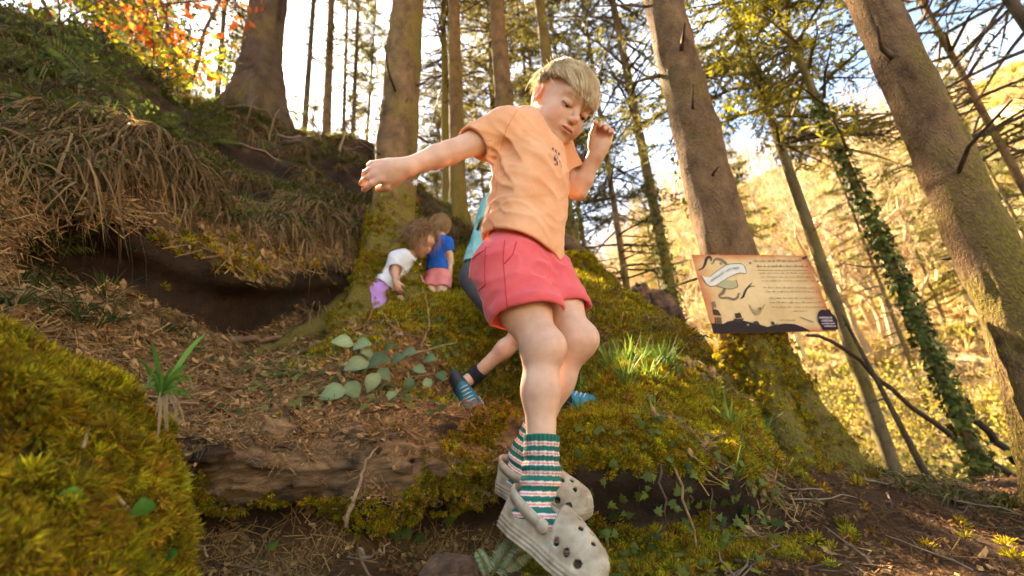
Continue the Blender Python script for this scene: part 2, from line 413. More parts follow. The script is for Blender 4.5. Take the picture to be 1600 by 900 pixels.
# zones -> soil / litter / moss / bank colours (plus shade darkened into the low and steep ground)
def project(P):
    q = P - C0; z = q @ FW; return 800 + F_PX * (q @ RC) / z, 450 - F_PX * (q @ UC) / z, z
def zones(P, N_):
    x, y, z = P.T
    n1 = fbm(P, 1.6, 4, 21); n2 = fbm(P, 5.0, 3, 22)
    bank = sstep(-.1, .1, x_bank(y) - x + .12 * n2)
    up_side = sstep(-.02, .10, y - y_step(x))
    mound = sstep(-.95, -.78, x + .10 * n1) * (1 - sstep(1.0, 1.5, x)) * sstep(1.5, 1.75, y + .20 * n1 + .35 * (x > .05)) 
    ledge = sstep(.0, .15, x + .1 * n1) * (1 - sstep(1.0, 1.35, x + .1 * n2)) * sstep(-.30, -.12, y - y_step(x) + .1 * n2)
    moss = np.clip(np.maximum(mound, ledge), 0, 1) * sstep(-.45, .1, n2 + n1 * .5 + .3) * sstep(-.1, .35, N_[:, 2])
    moss = np.maximum(moss, .55 * (1 - bank) * sstep(.25, .6, n1) * up_side * (y > 1.5))
    moss = moss * (1 - sstep(.55, .85, x) * sstep(.05, -.12, y - y_step(x)) * .85) * (1 - .7 * sstep(-.05, -.25, y - y_step(x)))
    grass = np.maximum(bank * sstep(.25, .6, N_[:, 2]), (1 - bank) * sstep(2.2, 2.7, y) * up_side * .8)
    return dict(bank=bank, moss=moss * (1 - bank) * sstep(.05, .55, x - x_bank(y) + .8 * (y > 2.9)), grass=grass, litter=(1 - bank) * (1 - moss), n1=n1, n2=n2)
Zn = zones(gV, gN)
def ground_cols(P, Z):
    n = (Z['n2'] * .5 + .5)[:, None]; n = np.clip(n, 0, 1)
    soil = lerp(np.array((.030, .016, .008)), np.array((.11, .056, .026)), n)
    lit = lerp(np.array((.11, .052, .016)), np.array((.31, .17, .06)), n)
    mos = lerp(np.array((.11, .085, .010)), np.array((.27, .21, .022)), n)
    gra = lerp(np.array((.035, .034, .010)), np.array((.11, .085, .028)), n)
    low = sstep(.0, -.15, P[:, 1] - y_step(P[:, 0]))[:, None]; lit = lerp(lit, lit * np.array((.42, .34, .27)), low)  # redder litter on the low path, with the shade below the log painted in
    c = lerp(soil, lit, (.85 * Z['litter'])[:, None])
    c = lerp(c, gra, (.9 * Z['grass'])[:, None]); c = lerp(c, mos, Z['moss'][:, None])
    return c
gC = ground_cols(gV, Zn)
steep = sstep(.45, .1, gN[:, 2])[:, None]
gC = lerp(gC, np.array((.022, .012, .007)) * (1 + .4 * Zn['n2'][:, None]), steep * .8)  # shade of the hollows and ledge face painted into the steep soil
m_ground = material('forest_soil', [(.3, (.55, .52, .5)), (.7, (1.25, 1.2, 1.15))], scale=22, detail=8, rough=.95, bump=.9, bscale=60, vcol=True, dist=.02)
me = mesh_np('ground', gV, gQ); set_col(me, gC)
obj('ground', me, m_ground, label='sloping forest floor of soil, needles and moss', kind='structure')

# wider terrain: plateau behind the bank, valley and the far hillside
def build_far():
    rs = np.concatenate([np.linspace(.3, 8, 40), np.geomspace(8.3, 260, 90)]); th = np.radians(np.linspace(-180, 180, 241))
    R_, T_ = np.meshgrid(rs, th, indexing='ij'); X, Y = R_ * np.sin(T_), R_ * np.cos(T_)
    Zz = H(X, Y)
    P = np.stack([X, Y, Zz], -1).reshape(-1, 3)
    inside = (X > NLO[0] + .1) & (X < NHI[0] - .1) & (Y > NLO[1] + .1) & (Y < NHI[1] - .1)
    P[:, 2] += (fbm(P, .12, 5, 5, .6) * 1.1 * sstep(8, 20, R_.ravel()) - .06 - .5 * inside.ravel())
    n0, n1 = R_.shape; i = np.arange(n0 - 1)[:, None] * n1 + np.arange(n1 - 1)[None]
    Q = np.stack([i, i + n1, i + n1 + 1, i + 1], -1).reshape(-1, 4)
    ins = inside.ravel(); Q = Q[~ins[Q].all(1)]
    n = np.clip(fbm(P, .35, 4, 9) * .5 + .5, 0, 1)[:, None]
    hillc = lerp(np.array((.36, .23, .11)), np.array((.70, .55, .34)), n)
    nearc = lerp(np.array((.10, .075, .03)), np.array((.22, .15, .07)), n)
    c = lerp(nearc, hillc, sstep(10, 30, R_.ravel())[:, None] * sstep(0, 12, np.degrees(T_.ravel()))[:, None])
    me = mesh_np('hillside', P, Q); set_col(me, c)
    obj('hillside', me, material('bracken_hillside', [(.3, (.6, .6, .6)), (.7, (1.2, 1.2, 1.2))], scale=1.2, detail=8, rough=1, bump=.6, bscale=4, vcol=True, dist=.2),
        label='bracken-brown valley side and plateau beyond the bank', kind='structure')
build_far()

# ------------------------------------------------------------------ people
m_skin = material('skin', vcol=True, rough=.5, sss=.2, spec=.4, ramp=[(.32, (.86, .80, .78)), (.68, (1.06, 1.06, 1.05))], scale=26, detail=8, bump=.10, bscale=380, dist=.002)
m_eye = material('eye', vcol=True, rough=.12, spec=.6)
m_hair = material('hair', vcol=True, rough=.45, trans=.3, spec=.5)

def frame(f, u):
    """columns: his left, face forward, up"""
    f = unit(f); u = unit(V3(u) - (V3(u) @ f) * f); l = np.cross(f, u)
    return np.stack([-l, f, u], 1)       # local x = his left

def torso_fn(J, A, B, grow=0.0, t0=-.12, t1=1.02):
    P, N_ = J['pelvis'], J['neck']; u = N_ - P; L = np.linalg.norm(u); u = u / L
    lh = unit(J['Lhip'] - J['Rhip']); ls = unit(J['Lsh'] - J['Rsh'])
    ts, a_, b_ = A
    fwd_c = B
    def f(X, Y, Z):
        x, y, z = X - P[0], Y - P[1], Z - P[2]
        t = (x * u[0] + y * u[1] + z * u[2]) / L
        tt = np.clip(t, 0, 1)
        l = [lh[i] + (ls[i] - lh[i]) * tt for i in range(3)]
        dt = l[0] * u[0] + l[1] * u[1] + l[2] * u[2]
        l = [l[i] - dt * u[i] for i in range(3)]
        nn = np.sqrt(l[0] ** 2 + l[1] ** 2 + l[2] ** 2); l = [q / nn for q in l]
        fr = [u[1] * l[2] - u[2] * l[1], u[2] * l[0] - u[0] * l[2], u[0] * l[1] - u[1] * l[0]]
        fr = [-q for q in fr]
        lx = x * l[0] + y * l[1] + z * l[2]
        fy = x * fr[0] + y * fr[1] + z * fr[2] - np.interp(tt, ts, fwd_c).astype(np.float32)
        a = np.interp(t, ts, a_).astype(np.float32) + grow; b = np.interp(t, ts, b_).astype(np.float32) + grow
        q = (np.abs(lx / a) ** 2.3 + np.abs(fy / b) ** 2.3) ** (1 / 2.3)
        d = (q - 1) * np.minimum(a, b)
        return smax(smax(d, (t - t1) * L, .03), (t0 - t) * L, .02)
    return f
TORSO = (np.array([-.15, 0, .35, .68, .86, .97, 1.06]), np.array([.07, .084, .077, .092, .088, .055, .04]), np.array([.06, .068, .062, .068, .058, .045, .038]))
TFWD = np.array([0, 0, .004, .004, -.004, -.006, -.004])

def hand(g, wr, d, n, sc, thumb_side, curl, spread=.12, fist=0.0, thumb=(.7, .5)):
    """d: from wrist to knuckles, n: back-of-hand normal, thumb_side: +1/-1 along cross(n, d)"""
    d = unit(d); n = unit(V3(n) - (V3(n) @ d) * d); s = np.cross(n, d) * thumb_side
    pl = .052 * sc
    M = np.stack([s, d, n], 1)
    g.ell(wr + d * pl * .58, (.030 * sc, .037 * sc, .0135 * sc), M, k=.012 * sc)
    g.cone(wr - d * .01, wr + d * pl * .35, .0185 * sc, .019 * sc, k=.02 * sc)
    lens = (.047, .053, .049, .038)
    for i, off in enumerate((.0225, .0075, -.0075, -.0215)):
        k = wr + d * pl * (.97 - .05 * abs(i - 1.2)) + s * off * sc
        fd = unit(d + s * spread * (1.2 - i))
        ang = 0; p = k; r = .0078 * sc * (1 if i < 3 else .88)
        cu = curl[i] if hasattr(curl, '__len__') else curl
        for j, (fr, w) in enumerate(((.45, .8), (.31, 1.1), (.24, .8))):
            ang += cu * w
            q = p + (fd * math.cos(ang) - n * math.sin(ang)) * lens[i] * sc * fr
            g.cone(p, q, r, r * .92, k=.004 * sc if j else .008 * sc); p = q; r *= .92
    p = wr + d * pl * .2 + s * .020 * sc - n * .004 * sc
    td = unit(d * .75 + s * thumb[0] - n * .35)
    q = p + td * .030 * sc; g.cone(p, q, .0115 * sc, .0095 * sc, k=.012 * sc)
    td = unit(d * 1.0 + s * (thumb[0] - thumb[1]) - n * .5)
    r_ = q + td * .024 * sc; g.cone(q, r_, .0095 * sc, .0078 * sc, k=.004 * sc)

def head_sdf(g, C, M, s, ears=True):
    def L(p): return C + M @ (V3(p) * s)
    def E(p, R, k, op='u', rot=None):
        g.ell(L(p), tuple(np.array(R) * s), M if rot is None else M @ rot, k * s, op)
    def Cn(a, b, ra, rb, k, op='u'): g.cone(L(a), L(b), ra * s, rb * s, k * s, op)
    E((0, -.012, .024), (.0735, .090, .080), 0)
    E((0, .018, -.026), (.060, .062, .066), .03)
    E((0, .030, -.050), (.045, .050, .048), .025)         # jaw
    Cn((0, .062, -.083), (0, .058, -.080), .017, .017, .022)
    for q in (-1, 1):
        E((q * .034, .045, -.036), (.028, .030, .028), .022)   # cheeks
        E((q * .030, .090, .004), (.017, .013, .0105), .014, 's')  # sockets
    E((0, .066, .032), (.05, .024, .022), .02)            # brow
    Cn((0, .080, .006), (0, .0985, -.022), .0065, .0088, .010)
    Cn((0, .0985, -.022), (0, .0965, -.026), .0088, .0085, .004)
    for q in (-1, 1): Cn((q * .0085, .090, -.027), (q * .0075, .092, -.028), .0062, .0058, .005)
    E((0, .079, -.050), (.021, .012, .010), .012)         # muzzle
    E((0, .0875, -.0485), (.0165, .0065, .0042), .004)
    E((0, .0858, -.0580), (.0145, .0075, .0050), .004)
    E((0, .095, -.0536), (.010, .0075, .0011), .0025, 's')
    for q in (-1, 1): E((q * .0125, .092, -.0525), (.0075, .0075, .0010), .0022, 's', rot=np.array(Matrix.Rotation(math.radians(-14 * q), 3, 'Y')))
    for q in (-1, 1):                                     # lids over the eyeballs, looking down
        E((q * .0305, .0685, .003), (.0158, .0150, .0135), .004)
        E((q * .0305, .0825, -.0050), (.0130, .0060, .0022), .0020, 's')
        if ears:
            R = np.array(Matrix.Rotation(math.radians(-12 * q), 3, 'Z') @ Matrix.Rotation(math.radians(-12), 3, 'X'))
            E((q * .0745, -.010, -.004), (.0075, .0185, .0300), .006, rot=R)
            E((q * .0820, -.008, -.001), (.0060, .0110, .0190), .005, 's', rot=R)
            E((q * .0755, .002, -.010), (.004, .005, .008), .004, rot=R)

def head_paint(V, C, M, s, col, base):
    q = ((V - C) @ M) / s
    x, y, z = q[:, 0], q[:, 1], q[:, 2]
    on = (np.abs(x) < .09) & (np.abs(y) < .13) & (z > -.12) & (z < .12)
    def blend(w, c):
        w = (np.clip(w, 0, 1) * on)[:, None]; col[:] = col * (1 - w) + w * np.array(c)
    ax = np.abs(x)
    g = lambda px, py, pz, r: np.exp(-(((ax - px) ** 2 + (y - py) ** 2 + (z - pz) ** 2) / r ** 2))
    blend(.55 * g(.04, .065, -.033, .022), (.78, .30, .20))              # flushed cheeks
    blend(.5 * g(0, .105, -.025, .010), (.78, .30, .20))                 # nose
    blend(.75 * g(.078, -.008, 0, .022), (.80, .22, .12))                # ears
    mz = z + .0540 - 7 * ax ** 2
    lip = (np.abs(mz) < .009 * np.clip(1 - (ax / .0215) ** 2, 0, 1)) & (y > .074)
    blend(.8 * lip, (.58, .19, .15))
    blend(.85 * ((np.abs(mz) < .0018) & (ax < .019) & (y > .07)), (.16, .04, .03))
    bz = .0235 - .14 * (ax - .03) ** 2 / .03 * 1.2 + .002
    blend(.55 * np.exp(-((z - bz) / .0032) ** 2) * ((ax > .014) & (ax < .046) & (y > .04)), (.36, .20, .10))   # brows
    lz = -.0045 + .22 * (ax - .0305) ** 2 / .015
    blend(.9 * np.exp(-((z - lz - .002) / .0022) ** 2) * (np.abs(ax - .0305) < .0155) * (y > .06), (.035, .018, .012))  # lash line
    blend(.35 * g(.0305, .083, .008, .010), (.50, .22, .15))             # lids
    blend(.8 * g(.0072, .0945, -.0335, .0030), (.12, .03, .02))          # nostrils

def strands(mb, roots, dirs, lens, C, Rm, lift, grav, cols, wid, nseg=6, curl=0.0, clip=None):
    """flat ribbons that hug the ellipsoid (C, Rm = M @ diag(R)) and fall under gravity"""
    Ri = np.linalg.inv(Rm)
    n = len(roots); P = roots.copy(); D = dirs.copy(); lv = lift * (1 + .28 * vnoise(roots, 45, 31)); path = [P.copy()]
    ph = RS.rand(n, 2) * 6.28; stop = np.zeros(n, bool); clz = .026 + .016 * RS.rand(n) + .010 * vnoise(roots, 60, 8)
    for j in range(nseg):
        D = D + grav[None] * (j / nseg) * .55
        if curl:
            D = D + curl * np.stack([np.sin(ph[:, 0] + j * 1.9), np.cos(ph[:, 1] + j * 1.9), np.sin(ph[:, 1] + j * 2.3)], 1)
        q = (P - C) @ Ri.T; r = np.linalg.norm(q, axis=1)
        N_ = (q / r[:, None]) @ Ri; N_ /= np.linalg.norm(N_, axis=1)[:, None]
        dn = (D * N_).sum(1)
        k = np.where(r < 1.0 + lv, 1.0, .15)
        D = D - N_ * (dn * k * (dn < 0) + np.where(dn > .15, dn * .5, 0))[:, None]
        D /= np.linalg.norm(D, axis=1)[:, None]
        P = P + D * (lens / nseg)[:, None]
        q = (P - C) @ Ri.T; r = np.linalg.norm(q, axis=1)
        need = np.clip(1.0 + lv * (.35 + .65 * RS.rand(n)) * min(1, .4 + j / nseg) - r, 0, 1)
        P = P + (q / r[:, None] * need[:, None]) @ Rm.T
        if clip is not None:
            lq = ((P - clip[0]) @ clip[1]) / clip[2]
            stop |= (lq[:, 2] < clz - .25 * np.clip(lq[:, 0], -.05, .02) * 1.0) & (lq[:, 1] > .0)
            P = np.where(stop[:, None], path[-1] + (P - path[-1]) * .12, P)
        path.append(P.copy())
    path = np.stack(path, 1)                              # n, nseg+1, 3
    side = np.cross(path[:, 1:] - path[:, :-1], RS.randn(n, 1, 3) * .35 + (path[:, :1] - C))
    side /= np.linalg.norm(side, axis=2)[:, :, None] + 1e-9
    side = np.concatenate([side[:, :1], side], 1)
    w = wid[:, None, None] * np.array([1.0] + [1 - .85 * (j / nseg) ** 2 for j in range(1, nseg + 1)])[None, :, None]
    A, B = path - side * w, path + side * w
    m = nseg + 1
    Vv = np.concatenate([A, B], 1).reshape(-1, 3)
    base = (np.arange(n) * 2 * m)[:, None]; j = np.arange(nseg)[None]
    Q = np.stack([base + j, base + j + 1, base + j + 1 + m, base + j + m], -1).reshape(-1, 4)
    mb.add(Vv, Q, None, np.repeat(cols, 2 * m, 0))

def clog(name, C, M, parent, s, mir):
    """child's foam clog: hollow shell with vent holes, heel strap, rivet, ridged sole"""
    h = .0022
    g = SG((-.06, -.13, -.03), (.06, .13, .085), h); gi = None
    def outline(X, Y, grow=0.0):                         # half width profile of the sole
        w = np.interp(Y, [-.105, -.095, -.06, -.01, .03, .07, .095, .108], [.004, .024, .034, .035, .042, .042, .028, .004]).astype(np.float32) + grow
        return np.maximum(np.abs(X - np.interp(Y, [-.1, 0, .06, .1], [0, 0, .004, .007]).astype(np.float32) * mir) - w, np.abs(Y) - .108 - grow)
    g.op(lambda X, Y, Z: smax(outline(X, Y, .0015 * np.sin(Z * 900)) , np.abs(Z + .002 - .012 * np.clip((Y - .06) / .05, 0, 1) ** 2) - .013, .006))
    top = lambda Y: np.interp(Y, [-.11, -.07, -.02, .0, .03, .06, .09, .11], [.062, .066, .058, .074, .068, .058, .047, .030]).astype(np.float32)
    def up(X, Y, Z, gr):
        w = np.interp(Y, [-.105, -.095, -.06, -.01, .03, .07, .095, .108], [.002, .022, .032, .034, .041, .041, .027, .003]).astype(np.float32) + gr
        cx = np.interp(Y, [-.1, 0, .06, .1], [0, 0, .004, .007]).astype(np.float32) * mir
        q = np.sqrt(((X - cx) / np.maximum(w, .003)) ** 2 + (np.maximum(Z, 0) / (top(Y) + gr)) ** 2 * (1 - .35 * np.clip(-Y / .1, 0, 1)))
        return smax(smax((q - 1) * .03, -Z, .003), np.abs(Y - .001) - .106 - gr, .006)
    o = g.copy(); o.d[:] = 1; i = o.copy()
    o.op(lambda X, Y, Z: up(X, Y, Z, 0.0)); i.op(lambda X, Y, Z: up(X, Y, Z, -.0055))
    # opening at the ankle: cut away above a slanted rim at the back
    o.op(lambda X, Y, Z: np.maximum(Y - .006 + .25 * (Z - .05), .034 - Z + np.clip(-Y - .02, 0, .08) * .30), op='s', k=.004)
    d = np.maximum(o.d, -i.d)
    g.d = smin(g.d, d, .003)
    for hx, hy, hz in ((-.034, .028, .03), (-.036, .05, .026), (-.033, .072, .022), (.036, .028, .03), (.038, .05, .026), (.035, .072, .022)):
        g.cone((hx * mir * .55, hy, hz), (hx * mir * 1.5, hy, hz - .004), .0058, .0058, op='s')
    for hx, hy in ((0, .030), (-.012, .044), (.014, .044), (.001, .058), (-.010, .072), (.014, .072)):
        g.cone((hx * mir, hy, .03), (hx * mir, hy + .008, .09), .0042, .0042, op='s')
    Vv, Q = g.mesh_arrays()
    Vv = relax(Vv, Q, 1, .3)
    col = np.tile((.47, .385, .265), (len(Vv), 1))
    dirt = np.clip(fbm(Vv, 45, 3, 3) * 1.1 + .22, 0, 1)[:, None] * np.clip(1.1 - Vv[:, 2:] * 6, .3, 1)
    col = col * (1 - .55 * dirt) + dirt * .55 * np.array((.22, .13, .06))
    T = lambda P_: C + (np.asarray(P_) * s) @ M.T
    me = mesh_np(name, T(Vv), Q); set_col(me, col)
    root = obj(name, me, m_clog, parent)
    mb = MB()
    th = np.linspace(-.05, math.pi + .05, 22)
    px, py = .0385 * np.cos(th) * mir, -.004 - .099 * np.abs(np.sin(th)) ** .8 * np.sign(np.sin(th))
    pz = .036 + .013 * np.sin(th)
    pts = np.stack([px, py, pz], 1); nrm = np.gradient(pts, axis=0); nrm = np.cross(nrm, (0, 0, 1)); nrm /= np.linalg.norm(nrm, axis=1)[:, None]
    rows = []
    for dz, dn in ((-.009, 0), (-.009, .0045), (.009, .0045), (.009, 0)):
        rows.append(pts + np.array([0, 0, dz]) + nrm * dn * mir)
    Vs = np.stack(rows, 1).reshape(-1, 3); Qs = []
    for k in range(21):
        for j in range(4): Qs.append((k * 4 + j, k * 4 + (j + 1) % 4, k * 4 + 4 + (j + 1) % 4, k * 4 + 4 + j))
    mb.add(T(Vs), Qs, None, (.48, .40, .28))
    obj('strap', mb.mesh('strap'), m_clog, root)
    for q in (-1, 1):
        mb = MB(); c = np.array([q * .0405, -.002, .036])
        pr = [(0, .006), (.004, .006), (.0085, .0045), (.0105, .001), (.0105, -.004)]
        Vr = []; nn = 14
        for r, hh in pr:
            for a in range(nn): Vr.append(c + np.array([q * hh, r * math.cos(a / nn * 6.2832), r * math.sin(a / nn * 6.2832)]))
        Qr = [(k * nn + a, k * nn + (a + 1) % nn, (k + 1) * nn + (a + 1) % nn, (k + 1) * nn + a) for k in range(4) for a in range(nn)]
        mb.add(T(Vr), Qr, None, (.45, .37, .26)); obj('rivet', mb.mesh('rivet'), m_clog, root)
    return root
m_clog = material('clog_foam', vcol=True, rough=.62, ramp=[(.35, (.72, .68, .62)), (.6, (1, 1, 1))], scale=38, bump=.15, bscale=160, dist=.002)

def shoe(name, C, M, parent, s, mat, upc, sole):
    """trainer: sole slab, rounded upper, ankle collar, laces"""
    h = .003
    g = SG((-.05, -.12, -.03), (.05, .12, .10), h)
    wf = lambda Y: np.interp(Y, [-.108, -.094, -.05, 0, .04, .08, .10, .108], [.018, .027, .033, .034, .040, .036, .022, .004]).astype(np.float32)
    tp = lambda Y: np.interp(Y, [-.11, -.08, -.03, 0, .04, .08, .11], [.068, .074, .074, .066, .048, .038, .026]).astype(np.float32)
    g.op(lambda X, Y, Z: smax(smax(np.sqrt((X / wf(Y)) ** 2 + (np.maximum(Z, 0) / tp(Y)) ** 2) * .03 - .03, -Z, .004), np.abs(Y + .002 + .25 * np.maximum(Z - .04, 0)) - .100, .014))
    Vv, Q = g.mesh_arrays()
    T = lambda P_: C + (np.asarray(P_) * s) @ M.T
    col = np.tile(upc, (len(Vv), 1)); toe = (Vv[:, 1] < -.02)[:, None]; col = np.where(toe, np.array((.05, .05, .055)), col)
    root = obj(name, None, None, parent)
    me = mesh_np('upper', T(relax(Vv, Q, 1)), Q); set_col(me, col); obj('upper', me, mat, root)
    g2 = SG((-.05, -.12, -.03), (.05, .12, .03), h)
    g2.op(lambda X, Y, Z: smax(np.maximum(np.abs(X) - wf(Y) - .003, np.abs(Y) - .11), np.abs(Z + .006 - .016 * np.clip((Y - .04) / .07, 0, 1) ** 2) - .016, .005))
    Vv, Q = g2.mesh_arrays(); me = mesh_np('sole', T(Vv), Q); set_col(me, np.tile(sole, (len(Vv), 1))); obj('sole', me, mat, root)
    mb = MB()
    for k in range(5):
        y = .0 + k * .014; z = float(tp(np.array(y))) + .001
        mb.tube(T([(-.016, y, z - .006), (0, y + .004, z + .001), (.016, y, z - .006)]), .0025 * s, 5, (.6, .6, .6))
    obj('laces', mb.mesh('laces'), mat, root)
    return root
m_shoe = material('trainer_fabric', vcol=True, rough=.7, ramp=[(.3, (.75, .75, .75)), (.7, (1, 1, 1))], scale=30)

def cloth_mesh(name, go, gi, t, mat, parent, wr, col=None, it=1):
    """hollow shell between go and gi; wr: wrinkle displacement function on narrow band"""
    band = np.abs(go.d) < .05
    ii = np.argwhere(band); P = go.lo + go.h * ii
    w = wr(P).astype(np.float32)
    go.d[band] -= w; gi.d[band] -= w
    d = np.maximum(go.d, -(gi.d + t))
    Vv, Q = surface_net(d, go.lo, go.h)
    Vv = relax(Vv, Q, it, .45)
    me = mesh_np(name, Vv, Q)
    set_col(me, np.ones((len(Vv), 3)) if col is None else col(Vv))
    return obj(name, me, mat, parent), Vv, Q
def folds(P, d, f, seed, stretch=.22):
    """elongated creases running along direction d"""
    d = unit(d); a = np.cross(d, (.3, .5, .81)); a = unit(a); b = np.cross(d, a)
    q = np.stack([(P @ d) * stretch, P @ a, P @ b], 1)
    n = vnoise(q, f, seed); return (1 - np.abs(n)) ** 2 - .45

# ------------------------------------------------------------------ trees
def bark_material(name, dark, light, bump=.8, scale=9):
    m = bpy.data.materials.new(name); m.use_nodes = True; t = m.node_tree; N = t.nodes; L = t.links; b = N['Principled BSDF']
    b.inputs['Roughness'].default_value = .92; b.inputs['Specular IOR Level'].default_value = .2
    tc_ = N.new('ShaderNodeTexCoord'); mp_ = N.new('ShaderNodeMapping'); mp_.inputs['Scale'].default_value = (1, 1, .6); L.new(tc_.outputs['Object'], mp_.inputs[0])
    n1 = N.new('ShaderNodeTexNoise'); n1.inputs['Scale'].default_value = scale; n1.inputs['Detail'].default_value = 9; n1.inputs['Roughness'].default_value = .7
    v1 = N.new('ShaderNodeTexVoronoi'); v1.inputs['Scale'].default_value = scale * 5; v1.feature = 'DISTANCE_TO_EDGE'
    v2 = N.new('ShaderNodeTexNoise'); v2.inputs['Scale'].default_value = scale * 14; v2.inputs['Detail'].default_value = 5
    for q in (n1, v2): L.new(mp_.outputs[0], q.inputs['Vector'])
    wrp = N.new('ShaderNodeMixRGB'); wrp.inputs[0].default_value = .06; L.new(mp_.outputs[0], wrp.inputs[1]); L.new(n1.outputs['Color'], wrp.inputs[2]); L.new(wrp.outputs[0], v1.inputs['Vector'])
    cr = N.new('ShaderNodeValToRGB'); e = cr.color_ramp.elements; e[0].position = .32; e[0].color = (*dark, 1); e[1].position = .68; e[1].color = (*light, 1)
    L.new(n1.outputs[0], cr.inputs[0])
    at = N.new('ShaderNodeAttribute'); at.attribute_name = 'Col'
    sep = N.new('ShaderNodeSeparateColor'); L.new(at.outputs['Color'], sep.inputs[0])
    ms = N.new('ShaderNodeValToRGB'); e = ms.color_ramp.elements; e[0].position = .3; e[0].color = (.11, .085, .012, 1); e[1].position = .7; e[1].color = (.27, .20, .035, 1); L.new(v2.outputs[0], ms.inputs[0])
    ad_ = N.new('ShaderNodeMath'); ad_.operation = 'ADD'; L.new(sep.outputs[0], ad_.inputs[0])
    sb = N.new('ShaderNodeMapRange'); sb.inputs['From Min'].default_value = .35; sb.inputs['From Max'].default_value = .65; sb.inputs['To Min'].default_value = -.35; sb.inputs['To Max'].default_value = .35; L.new(v2.outputs[0], sb.inputs[0]); L.new(sb.outputs[0], ad_.inputs[1])
    ad_.use_clamp = True
    mu = N.new('ShaderNodeMath'); mu.operation = 'MULTIPLY'; L.new(ad_.outputs[0], mu.inputs[0]); 
    st = N.new('ShaderNodeMapRange'); st.inputs['From Min'].default_value = .05; st.inputs['From Max'].default_value = .5; L.new(sep.outputs[0], st.inputs[0]); L.new(st.outputs[0], mu.inputs[1])
    mx_ = N.new('ShaderNodeMixRGB'); L.new(mu.outputs[0], mx_.inputs[0]); L.new(cr.outputs[0], mx_.inputs[1]); L.new(ms.outputs[0], mx_.inputs[2])
    kn = N.new('ShaderNodeMixRGB'); kn.blend_type = 'MULTIPLY'; kn.inputs[2].default_value = (.25, .22, .2, 1); L.new(sep.outputs[1], kn.inputs[0]); L.new(mx_.outputs[0], kn.inputs[1])
    L.new(kn.outputs[0], b.inputs['Base Color'])
    mrr = N.new('ShaderNodeMapRange'); mrr.inputs['From Max'].default_value = .12; L.new(v1.outputs['Distance'], mrr.inputs[0])
    hh = N.new('ShaderNodeMath'); hh.operation = 'MULTIPLY_ADD'; hh.inputs[1].default_value = .16; L.new(mrr.outputs[0], hh.inputs[0]); 
    h2 = N.new('ShaderNodeMath'); h2.operation = 'ADD'; L.new(v2.outputs[0], h2.inputs[0]); L.new(n1.outputs[0], h2.inputs[1]); L.new(h2.outputs[0], hh.inputs[2])
    bp = N.new('ShaderNodeBump'); bp.inputs['Strength'].default_value = bump; bp.inputs['Distance'].default_value = .03; L.new(hh.outputs[0], bp.inputs['Height']); L.new(bp.outputs[0], b.inputs['Normal'])
    return m
m_bark = bark_material('spruce_bark', (.085, .047, .022), (.33, .19, .09))
m_barkg = bark_material('lichened_bark', (.08, .055, .03), (.26, .19, .11))
m_barkd = bark_material('dark_bark', (.045, .030, .020), (.15, .105, .07), scale=7)
m_stub = material('dead_branch_wood', [(.3, (.05, .033, .022)), (.7, (.16, .11, .075))], scale=20, rough=.95, bump=.4)
m_needle = material('spruce_needles', vcol=True, rough=.7, trans=.45, ramp=[(.3, (.7, .7, .7)), (.7, (1.25, 1.25, 1.15))], scale=.9, objvar=.25)
m_needle_gold = material('sunlit_larch_needles', vcol=True, rough=.7, trans=.55, ramp=[(.3, (1.6, 1.7, .8)), (.7, (2.6, 2.5, 1.1))], scale=.9, objvar=.15)

